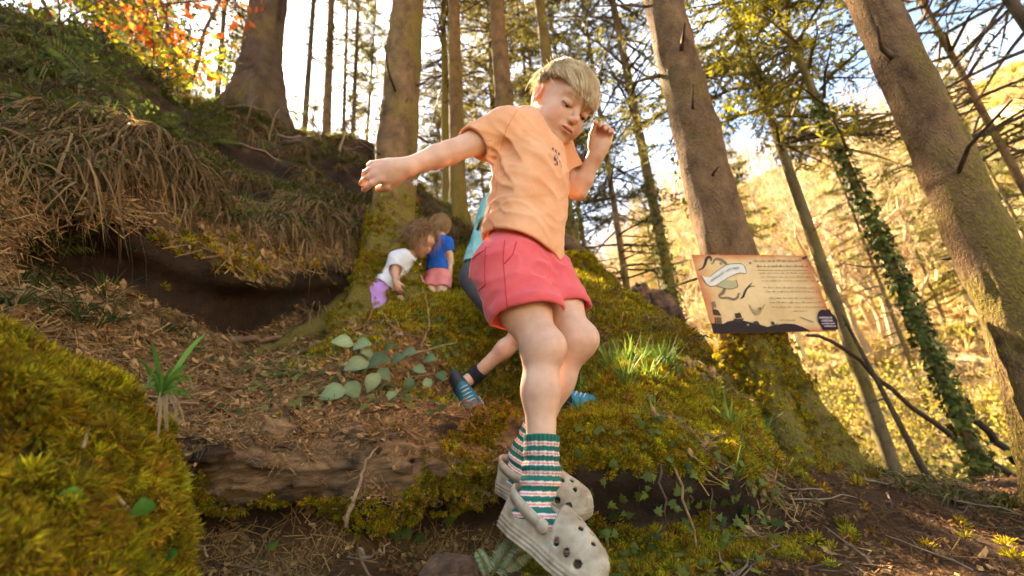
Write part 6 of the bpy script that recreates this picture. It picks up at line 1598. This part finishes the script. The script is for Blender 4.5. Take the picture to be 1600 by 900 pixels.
for k, (px, py, sz, dirn, lab) in enumerate(((35, 540, .020, 60, 'small grey-green leaf high on the mossy boulder near the left edge'), (118, 760, .020, 250, 'small green leaf on the face of the mossy boulder'), (222, 806, .026, 80, 'larger bright green leaf low on the right of the mossy boulder'), (260, 870, .018, 20, 'bright green leaf at the very foot of the mossy boulder'), (250, 566, .016, 200, 'dull leaf beside the grass tuft on the boulder'))):
    p, n_ = on_boulder(px, py)
    if p is None:
        p, n_ = hit_px(px, py)
    lf = obj('fallen_leaf', leaf_mesh('leaf', sz, sz * .5, (.10, .24, .04) if k else (.16, .24, .16), .2), m_leaf, None, None, lab, 'leaf'); a = math.radians(dirn); mat_from(lf, camv(math.cos(a), math.sin(a), .2), unit(n_) + unit(C0 - p) * .6, p + unit(C0 - p) * .022)
for k, (pix, lab) in enumerate((([(130, 700), (140, 665), (160, 640)], 'thin curved dry stem across the mossy boulder'), ([(170, 750), (180, 775), (205, 800)], 'pale bent root fibre on the boulder above the green leaf'), ([(60, 520), (90, 532), (130, 540)], 'short dry stalk near the top of the boulder'))):
    pts = [on_boulder(*q)[0] for q in pix]
    if all(p is not None for p in pts):
        pts = [p + unit(C0 - p) * .02 for p in pts]; t = np.linspace(0, 2, 9); P = np.stack([np.interp(t, range(3), np.array(pts)[:, i]) for i in range(3)], 1)
        for _ in range(3): P[1:-1] = (P[:-2] + 2 * P[1:-1] + P[2:]) / 4
        mb = MB(); mb.tube(P, [.0024] * 8 + [.001], 5, (.36, .24, .12)); obj('dry_stem', mb.mesh('dry_stem'), m_litter, None, None, lab, 'stem')
def stick(name, pts, r0, r1, col, label, cat, n=6, jit=.004, mat=None, seg=12):
    pts = np.array(pts); t = np.linspace(0, len(pts) - 1, seg); P = np.stack([np.interp(t, range(len(pts)), pts[:, i]) for i in range(3)], 1)
    for _ in range(2): P[1:-1] = (P[:-2] + 2 * P[1:-1] + P[2:]) / 4
    P += np.random.RandomState(abs(hash(label)) % 1000 if False else len(label) * 7 + seg).randn(*P.shape) * jit
    mb = MB(); mb.tube(P, np.linspace(r0, r1, seg), n, col); return obj(name, mb.mesh(name), mat or m_wood, None, None, label, cat)
TAN, BRN = (.44, .29, .15), (.16, .09, .05)
stick('stick', [W(545, 828, .90), W(556, 765, .93), W(568, 725, .97), W(586, 698, 1.0)], .0045, .0020, TAN, 'thin tan stick leaning upright against the rotten log', 'stick')
stick('stick', [W(290, 600, 1.5), W(345, 605, 1.55), W(440, 632, 1.45)], .006, .002, TAN, 'long pale stick lying on the path right of the boulder', 'stick')
stick('root', [W(292, 780, .83), W(288, 740, .86), W(296, 700, .9), W(300, 690, .93)], .004, .002, BRN, 'dark dangling root at the left end of the log', 'root')
stick('stick', [W(250, 820, .72), W(290, 835, .72), W(330, 870, .70)], .003, .0015, TAN, 'small pale twig on the soil beside the boulder', 'stick')
stick('stick', [W(560, 858, .80), W(585, 872, .78), W(605, 850, .79)], .003, .0015, TAN, 'forked pale twig on the dark soil under the log', 'stick')
stick('root', [hit_px(1030, 672)[0], W(1052, 740, 1.16), W(1076, 800, 1.1), W(1092, 868, 1.06)], .0045, .002, (.40, .24, .10), 'long tan root hanging down the dark ledge face', 'root')
stick('root', [hit_px(1026, 690)[0], W(1034, 760, 1.12), W(1036, 850, 1.07)], .0035, .0018, BRN, 'straight thin root left of the long tan hanging root', 'root')
stick('root', [hit_px(1058, 700)[0], W(1070, 700, 1.22), W(1062, 745, 1.2), W(1080, 780, 1.18)], .004, .002, (.30, .14, .08), 'reddish crooked root at the corner of the ledge', 'root')
stick('root', [hit_px(1100, 700)[0], W(1112, 760, 1.2), W(1108, 830, 1.12)], .003, .0015, BRN, 'fine dark root on the right part of the ledge face', 'root')
stick('stick', [W(1180, 750, 1.45), W(1194, 800, 1.35), W(1180, 830, 1.3)], .003, .0015, TAN, 'thin pale stem standing below the sign tree', 'stick')
stick('stick', [W(1215, 735, 1.9), W(1228, 690, 1.95), W(1262, 662, 2.0), W(1270, 650, 2.0)], .0045, .0015, TAN, 'bent bare shoot at the foot of the sign tree', 'stick')
stick('stick', [W(660, 545, 2.1), W(672, 500, 2.2), W(662, 450, 2.3)], .004, .0015, TAN, 'thin stalk standing up through the ivy on the mound', 'stick')
stick('stick', [W(610, 560, 1.95), W(660, 548, 2.0), W(716, 534, 2.05)], .005, .002, TAN, 'pale stick lying across the mossy mound above the broad leaves', 'stick')
stick('stick', [hit_px(340, 545)[0] + (0, 0, .02), hit_px(380, 540)[0] + (0, 0, .03), hit_px(440, 536)[0] + (0, 0, .03)], .022, .012, (.30, .18, .10), 'thick reddish stick at the back of the path below the hollow', 'stick', jit=.006)
fb = stick('fallen_branch', [W(862, 362, 4.2), W(890, 380, 4.1), W(920, 405, 4.0), W(946, 436, 3.9)], .06, .03, BRN, 'dark fallen branch sloping down behind the boy\'s waist', 'branch', jit=.015, mat=m_wood)
stick('fallen_branch', [W(1260, 520, 3.6), W(1330, 545, 3.9), W(1420, 640, 4.2), W(1600, 755, 4.4)], .012, .028, (.07, .045, .03), 'thin dark fallen branch slanting across the valley at the right', 'branch', jit=.012)
stick('fallen_branch', [W(1530, 660, 4.0), W(1570, 700, 4.1), W(1640, 760, 4.2)], .03, .03, (.05, .035, .025), 'short dark bough low at the right edge beyond the path', 'branch', jit=.012)

def lump(name, label, cat, parts, seed, cols, h, freq, amp, mat, mossy=0, aniso=None):
    lo = np.min([np.array(a) - max(R_) for a, R_ in parts], 0) - amp * 2; hi = np.max([np.array(a) + max(R_) for a, R_ in parts], 0) + amp * 2
    g = SG(lo, hi, h)
    for a, R_ in parts: g.ell(a, R_, None, .06)
    band = np.abs(g.d) < amp * 3 + 2 * h; ii = np.argwhere(band); P = (g.lo + g.h * ii).astype(np.float32)
    g.d[band] -= (amp * fbm(P * (aniso if aniso is not None else 1), freq, 4, seed, .6) - amp * .5 * np.abs(vnoise(P, freq * 3, seed + 5))).astype(np.float32)
    V, Q = g.mesh_arrays(); N_ = normals(V, Q)
    if ((V - V.mean(0)) * N_).sum() < 0: Q = Q[:, ::-1]; N_ = -N_
    n = np.clip(fbm(V, freq * 2.5, 3, seed + 8) * .6 + .5, 0, 1)[:, None]
    me = mesh_np(name, V, Q); set_col(me, lerp(np.array(cols[0]), np.array(cols[1]), n)); o = obj(name, me, mat, None, None, label, cat)
    if mossy:
        w = sstep(-.2, .4, N_[:, 2] + .3 * fbm(V, 5, 2, seed)) * (((C0 - V) * N_).sum(1) > 0); i = RS.choice(len(V), mossy, p=w / w.sum())
        scatter('moss', MOSS, m_moss, V[i], N_[i], RS.uniform(.012, .03, mossy), None, None, parent=o, tilt=.3)
    return o
sp = W(1028, 475, 3.0)
lump('stump', 'torn brown stump on the edge of the mound left of the signboard', 'stump', [(sp, (.085, .09, .14)), (sp + np.array((.03, .0, -.14)), (.11, .11, .10)), (sp + np.array((-.05, .05, .08)), (.05, .06, .07))], 5, ((.05, .028, .018), (.26, .14, .08)), .012, 9, .045, m_wood, 0, (1, 1, .5))
sp = W(905, 425, 3.7)
lump('mossy_stone', 'dark ivy-flecked rock at the foot of the trunk behind the boy', 'rock', [(sp, (.18, .16, .16)), (sp + np.array((.08, 0, -.08)), (.16, .15, .12)), (sp + np.array((-.12, .05, -.05)), (.12, .12, .13))], 7, ((.035, .028, .018), (.14, .10, .05)), .02, 6, .05, m_ground, 500)
a_, b_ = W(1235, 690, 1.98), W(1345, 742, 2.12)
lump('fallen_log', 'broken decaying log lying against the foot of the sign tree', 'log', [(lerp(a_, b_, t_), (.085 - .03 * t_, .075, .055 - .015 * t_)) for t_ in np.linspace(0, 1, 6)], 9, ((.045, .028, .016), (.20, .12, .055)), .011, 8, .03, m_wood, 260, (.6, .6, 1))
# torn end of root plate, stones and chunks under the log
for k, (px, py, dep, r, c0, c1, lab) in enumerate(((688, 900, .80, .034, (.10, .055, .03), (.22, .13, .07), 'large brown stone on the soil below the log'), (735, 690, 1.22, .030, (.22, .12, .08), (.42, .27, .18), 'pinkish broken wood lump on top of the log end'))):
    p = W(px, py, dep); lump('stone' if k == 0 else 'wood_chunk', lab, 'stone' if k == 0 else 'wood chunk', [(p, (r * 1.2, r, r * .7)), (p + np.array((r * .6, 0, -r * .3)), (r * .8, r * .8, r * .6))], 20 + k, (c0, c1), r * .13, .8 / r, r * .35, m_wood)
# roots of the thick spruce reaching down the bank
def root_part(pix, rr, parent, base):
    pts = []
    for px, py in pix:
        p, n_ = hit_px(px, py)
        if p is not None: pts.append(p)
    pts = np.array(pts); seg = 26; t = np.linspace(0, len(pts) - 1, seg); P = np.stack([np.interp(t, range(len(pts)), pts[:, i]) for i in range(3)], 1)
    for _ in range(3): P[1:-1] = (P[:-2] + 2 * P[1:-1] + P[2:]) / 4
    R_ = np.interp(np.linspace(0, 1, seg), np.linspace(0, 1, len(rr)), rr); P[:, 2] += R_ * .25
    mb = MB(); mb.tube(P - base, R_, 12, (.85, 0, .5)); V = mb.v[0]; V += (fbm(V, 9, 3, 4) * .018)[:, None] * unit((0.2, -.3, 1)); obj('root', mb.mesh('root'), m_bark, parent)
root_part([(585, 440), (555, 470), (520, 502), (480, 525), (440, 545), (400, 556)], (.13, .10, .08, .06, .045, .02), big, big_b)
# little white star tied to the thick spruce
def star():
    dd = unit(W(649, 285, 1) - C0); bp_ = big_b + big_d * ((W(649, 285, 3.45) - big_b) @ big_d)
    c = W(649, 285, 3.0); 
    for k in range(400):
        c = C0 + dd * (2.4 + k * .005); q = c - big_b; q = q - (q @ big_d) * big_d
        if np.linalg.norm(q) < big_r * .98: break
    c = c - dd * .05; mb = MB(); V = []; 
    for z in (0, .008):
        for i in range(12):
            r_ = .030 if i % 2 == 0 else .013; a = i / 12 * 6.2832; V.append((RC * math.cos(a) + UC * math.sin(a)) * r_ - dd * z)
    V += [np.zeros(3), -dd * .012]
    T = [(24, (i + 1) % 12, i) for i in range(12)] + [(25, 12 + i, 12 + (i + 1) % 12) for i in range(12)]; Q = [(i, (i + 1) % 12, 12 + (i + 1) % 12, 12 + i) for i in range(12)]
    mb.add(V, Q, T, (.75, .68, .70)); obj('star_ornament', mb.mesh('star_ornament', False), material('painted_wood', vcol=True, rough=.6), None, c, 'small white star ornament fixed to the thick mossy-footed spruce', 'ornament')
star()
# fern by the boy's clog
def fern(name, label, p0, tips, sc, cols):
    root = obj(name, None, None, None, p0, label, 'fern')
    for tip, lift in tips:
        e = V3(tip) - p0; t = np.linspace(0, 1, 22); mid = e * .5 + np.array((0, 0, lift)); P = 2 * (t * (1 - t))[:, None] * mid + (t ** 2)[:, None] * e
        mb = MB(); mb.tube(P, np.linspace(.0022, .0006, 22) * sc, 4, (.20, .16, .06)); L = np.linalg.norm(e)
        tg = np.gradient(P, axis=0); tg /= np.linalg.norm(tg, axis=1)[:, None]; sd = np.cross(tg, unit(C0 - p0)); sd /= np.linalg.norm(sd, axis=1)[:, None]
        for j in range(3, 22):
            w = L * .20 * math.sin(math.pi * min(1, (t[j] * .9 + .12))) ** .7 + .004
            for s_ in (-1, 1):
                d = unit(sd[j] * s_ + tg[j] * .45 - np.array((0, 0, .12))); n_ = np.cross(d, tg[j]); q = tg[j] * w * .11
                c = lerp(np.array(cols[0]), np.array(cols[1]), rs_.rand())
                mb.add([P[j], P[j] + d * w * .5 + q, P[j] + d * w, P[j] + d * w * .5 - q], [(0, 1, 2, 3)], None, c)
        obj('frond', mb.mesh('frond', False), m_leaf, root)
fern('fern', 'pale fern growing on the soil beside the lower clog', W(765, 905, .80), [(W(812, 838, .84), .01), (W(835, 862, .86), .02), (W(745, 860, .82), .01)], 1.0, ((.16, .20, .09), (.36, .38, .20)))
for k, (px, py, D, n_, sz, lab) in enumerate(((60, 400, 1.9, 6, .26, 'dark green fern at the foot of the bank beyond the boulder'), (230, 200, 2.6, 7, .22, 'fern on the bank above the hanging grass'), (140, 130, 3.0, 6, .24, 'fern high on the upper bank at the left'), (330, 145, 3.9, 6, .30, 'fern on the crest of the bank below the orange sapling'), (60, 190, 2.5, 6, .22, 'fern among brambles near the left edge of the bank'))):
    p, _ = hit_px(px, py)
    if p is None: p = WD(px, py, D); p[2] = float(H(p[0], p[1]))
    tips = []
    for j in range(n_):
        a = j / n_ * 6.28 + k; tips.append((p + np.array((math.cos(a) * sz, math.sin(a) * sz, sz * rs_.uniform(.05, .5))), sz * .45))
    fern('fern', lab, p, tips, 1.4, ((.040, .060, .012), (.13, .15, .03)))

# brambles, saplings and brush
def leafy(name, label, p0, nst, hgt, nleaf, lsize, cols, cat, seed, stemc=(.12, .08, .05), spread=.5, group=None, mat=None, r=.008):
    rs2 = np.random.RandomState(seed); root = obj(name, None, None, None, p0, label, cat, group); mb = MB(); tips = []
    for k in range(nst):
        a = rs2.uniform(0, 6.28); d = unit((math.cos(a) * spread, math.sin(a) * spread, 1)); p = np.zeros(3); pts = [p - (0, 0, .1)]
        for j in range(7): d = unit(d + rs2.randn(3) * .16); p = p + d * hgt / 7 * rs2.uniform(.8, 1.15); pts.append(p); tips.append((p, d, (j + 1) / 7))
        mb.tube(pts, np.linspace(r, r * .25, 8), 5, stemc)
        for j in range(6):
            b = pts[rs2.randint(2, 8)]; e = b + rs2.randn(3) * hgt * .16 + (0, 0, hgt * .06); mb.tube([b, lerp(b, e, .5) + rs2.randn(3) * .02 * hgt, e], [r * .4, r * .3, r * .12], 3, stemc, cap=False); tips.append((e, unit(e - b), .9)); tips.append((lerp(b, e, .6), unit(e - b), .8))
    obj('stems', mb.mesh('stems'), m_stub if mat is None else mat, root)
    mb = MB(); idx = rs2.randint(0, len(tips), nleaf)
    C = np.array([tips[i][0] for i in idx]) + rs2.randn(nleaf, 3) * hgt * .06; A = rs2.randn(nleaf, 3); A /= np.linalg.norm(A, axis=1)[:, None]; B_ = np.cross(A, rs2.randn(nleaf, 3)); B_ /= np.linalg.norm(B_, axis=1)[:, None]
    s_ = lsize * rs2.uniform(.5, 1.2, (nleaf, 1)); nn = np.cross(A, B_)
    V = np.stack([C - A * s_, C + B_ * s_ * .5 + nn * s_ * .12, C + A * s_, C - B_ * s_ * .5 + nn * s_ * .12], 1).reshape(-1, 3); c = lerp(np.array(cols[0]), np.array(cols[1]), rs2.rand(nleaf, 1))
    mb.add(V, np.arange(len(V)).reshape(-1, 4), None, np.repeat(c, 4, 0)); obj('foliage', mb.mesh('foliage', False), m_foli, root)
    return root
m_foli = material('thin_leaf', vcol=True, rough=.6, trans=.5)
def gp(px, py, D): p = WD(px, py, D); p[2] = float(H(p[0], p[1])); return p
leafy('sapling', 'sapling with orange-red leaves on the crest of the bank at the upper left', gp(290, 150, 4.7), 4, 2.6, 1500, .055, ((.45, .07, .012), (.72, .20, .03)), 'tree', 3, spread=.4, r=.022)
leafy('shrub', 'bright yellow-green shrub below the orange sapling', gp(235, 130, 4.2), 6, .7, 520, .035, ((.30, .30, .02), (.62, .55, .05)), 'shrub', 5, spread=.9)
leafy('shrub', 'green leafy shrub at the top left edge of the bank', gp(95, 45, 4.1), 6, .9, 520, .04, ((.06, .10, .015), (.26, .28, .04)), 'shrub', 6, spread=.9)
leafy('shrub', 'dark evergreen bush behind the bank at the top left corner', gp(170, 40, 6.5), 7, 2.4, 1500, .06, ((.03, .05, .015), (.10, .12, .03)), 'shrub', 7, spread=.6, r=.02)
leafy('bush', 'dark bush on the crest between the sun and the thick spruce', gp(560, 210, 6.2), 6, 1.0, 700, .04, ((.05, .045, .02), (.16, .12, .05)), 'shrub', 8, spread=.8)
for k, (px, py) in enumerate(((40, 130), (90, 210), (20, 260), (150, 170), (190, 110), (300, 200), (60, 80))):
    p, _ = hit_px(px, py)
    if p is None: continue
    leafy('bramble', ('bramble with dark leaves on the bank near the left edge', 'bramble in the middle of the left bank', 'bramble hanging at the left edge beside the dry grass', 'bramble just above the hanging dry grass', 'bramble near the crest of the bank', 'bramble on the bank below the crest fern', 'topmost bramble at the upper left')[k], p, 6, .30, 240, .020, ((.035, .050, .010), (.12, .14, .028)), 'bramble', 40 + k, stemc=(.18, .08, .05), spread=1.2, r=.003)
# dead brash heaped at the foot of the sun-side trunk
for k in range(22):
    px, py = rnd.uniform(385, 560), rnd.uniform(165, 250); p, _ = hit_px(px, py)
    if p is None: continue
    a = rnd.uniform(-.6, 3.6); L = rnd.uniform(.25, .75); d = camv(math.cos(a), math.sin(a) * .6, rnd.uniform(-.2, .6)); r_ = rnd.uniform(.006, .018)
    q0 = p + np.array((0, 0, rnd.uniform(0, .10))); o = stick('dead_branch', [q0 - d * L * .5, q0 + np.array((0, 0, .05)), q0 + d * L * .5 + np.array((0, 0, rnd.uniform(-.05, .15)))], r_, r_ * .4, lerp(np.array((.12, .08, .055)), np.array((.34, .25, .18)), rnd.random()), 'one of the dead branches heaped on the bank under the low sun', 'branch', n=5, jit=.01, seg=9, mat=m_litter)
    o['group'] = 'dead branches heaped on the bank'
# sunlit scrub on the valley slope at the right
rq = random.Random(17); scp = []
while len(scp) < 34:
    az, D = rq.uniform(15, 50), rq.uniform(5.5, 22); x, y = D * math.sin(math.radians(az)), D * math.cos(math.radians(az))
    if any(math.hypot(x - a, y - b) < .9 for a, b in scp): continue
    scp.append((x, y)); k = len(scp); hb = rq.uniform(.9, 1.5) * (1 + D / 22)
    leafy('bush', 'one of the golden-green scrub bushes on the sunlit valley slope', np.array((x, y, float(H(x, y)))), 7, hb, 700, .026 + .0022 * D, ((.14, .12, .02), (.56, .44, .07)) if k % 3 else ((.06, .08, .018), (.26, .25, .045)), 'shrub', 60 + k, spread=.75, r=.009, group='scrub bushes on the valley slope')
# ivy climbing the trunks
def ivy_on(tr, lo_, hi_, n, sz, label, spreadr=1.08, side_=None):
    root, b_, d_, r_ = tr; b1 = unit(np.cross(d_, (0, 1, .05))); b2 = np.cross(d_, b1)
    s = RS.uniform(lo_, hi_, n) ; a = RS.rand(n) * 6.283 if side_ is None else RS.normal(side_[0], side_[1], n); N_ = b1 * np.cos(a)[:, None] + b2 * np.sin(a)[:, None]
    keep = (N_ @ unit(C0 - b_)) > -.4; s, a, N_ = s[keep], a[keep], N_[keep]
    P = b_ + d_ * s[:, None] + N_ * (r_ * (1 - .35 * s / 11) * spreadr + RS.rand(len(s)) * .035)[:, None]
    scatter('ivy', IVY, m_leaf, P, N_ + np.array((0, 0, .35)), RS.uniform(.6, 1.25, len(P)) * sz, label, 'ivy', tilt=.4)
ivy_on(ivyt, .4, 4.2, 2600, .034, 'glossy dark ivy clothing the leaning trunk at the right')
ivy_on(ivy_b, .0, 1.1, 500, .035, 'ivy round the foot of the trunk behind the boy')
ivy_on(valley, 1.2, 3.4, 700, .035, 'ivy on the lower part of the slender trunk left of the sign')
ivy_on((sgn, sgn_b, sgn_d, sgn_r), 1.15, 1.6, 46, .020, 'sprig of ivy on the sign tree above the board', side_=(5.6, .3), spreadr=1.0)
ivy_on((sgn, sgn_b, sgn_d, sgn_r), 1.3, 2.6, 90, .018, 'thin strand of ivy down the left edge of the sign tree', side_=(3.2, .12), spreadr=1.12)
ivy_on((sgn, sgn_b, sgn_d, sgn_r), .0, .5, 120, .018, 'small ivy leaves at the mossy foot of the sign tree')
# moss fur on the trunk feet
def moss_on(tr, lo_, hi_, n, sz, spreadr=1.0):
    root, b_, d_, r_ = tr; b1 = unit(np.cross(d_, (0, 1, .05))); b2 = np.cross(d_, b1); ch = [c for c in root.children if c.name.startswith('trunk')][0]
    me = ch.data; V = np.zeros(len(me.vertices) * 3, np.float32); me.vertices.foreach_get('co', V); V = V.reshape(-1, 3).astype(float); Nn = np.zeros(len(V) * 3, np.float32); me.vertices.foreach_get('normal', Nn); Nn = Nn.reshape(-1, 3)
    s = V @ d_; w = (s > lo_) * sstep(hi_, lo_ + (hi_ - lo_) * .4, s) * sstep(-.3, .4, fbm(V, 5, 3, 44) + .2) * ((Nn @ unit(C0 - b_)) > -.2); i = RS.choice(len(V), n, p=w / w.sum())
    scatter('moss', MOSS, m_moss, V[i] + RS.randn(n, 3) * .012, Nn[i].astype(float), RS.uniform(.6, 1.2, n) * sz, None, None, parent=root, tilt=.3)
moss_on((big, big_b, big_d, big_r), -.1, 1.1, 1500, .022)
moss_on((sgn, sgn_b, sgn_d, sgn_r), -.1, .7, 1900, .013)

# bracken and dead grass standing all over the far slope
def bracken():
    n = 9000; az = np.radians(RS.uniform(4, 54, n)); r = 6 + 70 * RS.rand(n) ** 1.5; x, y = r * np.sin(az), r * np.cos(az); z = H(x, y); P = np.stack([x, y, z], 1)
    P[:, 2] += fbm(P, .12, 5, 5, .6) * 1.1 * sstep(8, 20, r) - .08
    far_ok = (x > NHI[0]) | (y > NHI[1]); P = P[far_ok]; r = r[far_ok]
    scatter('bracken', BRK, m_blade, P, np.tile((0, 0, 1.0), (len(P), 1)), RS.uniform(.5, 1.1, len(P)) * np.clip(r / 22, .6, 1.8), 'golden dead bracken and grass covering the far valley side', 'bracken', tilt=.15)
BRK = [blades(34, np.random.RandomState(s_), (.5, 1.1), (.012, .03), (.25, .9), (.3, 1.1), (.30, .19, .07), (.72, .54, .27), 3, .25).mesh('bracken_tuft', False) for s_ in (51, 52)] + [blades(30, np.random.RandomState(53), (.4, 1.0), (.014, .03), (.3, .9), (.2, .9), (.16, .16, .03), (.46, .40, .09), 3, .25).mesh('bracken_tuft', False)]
bracken()
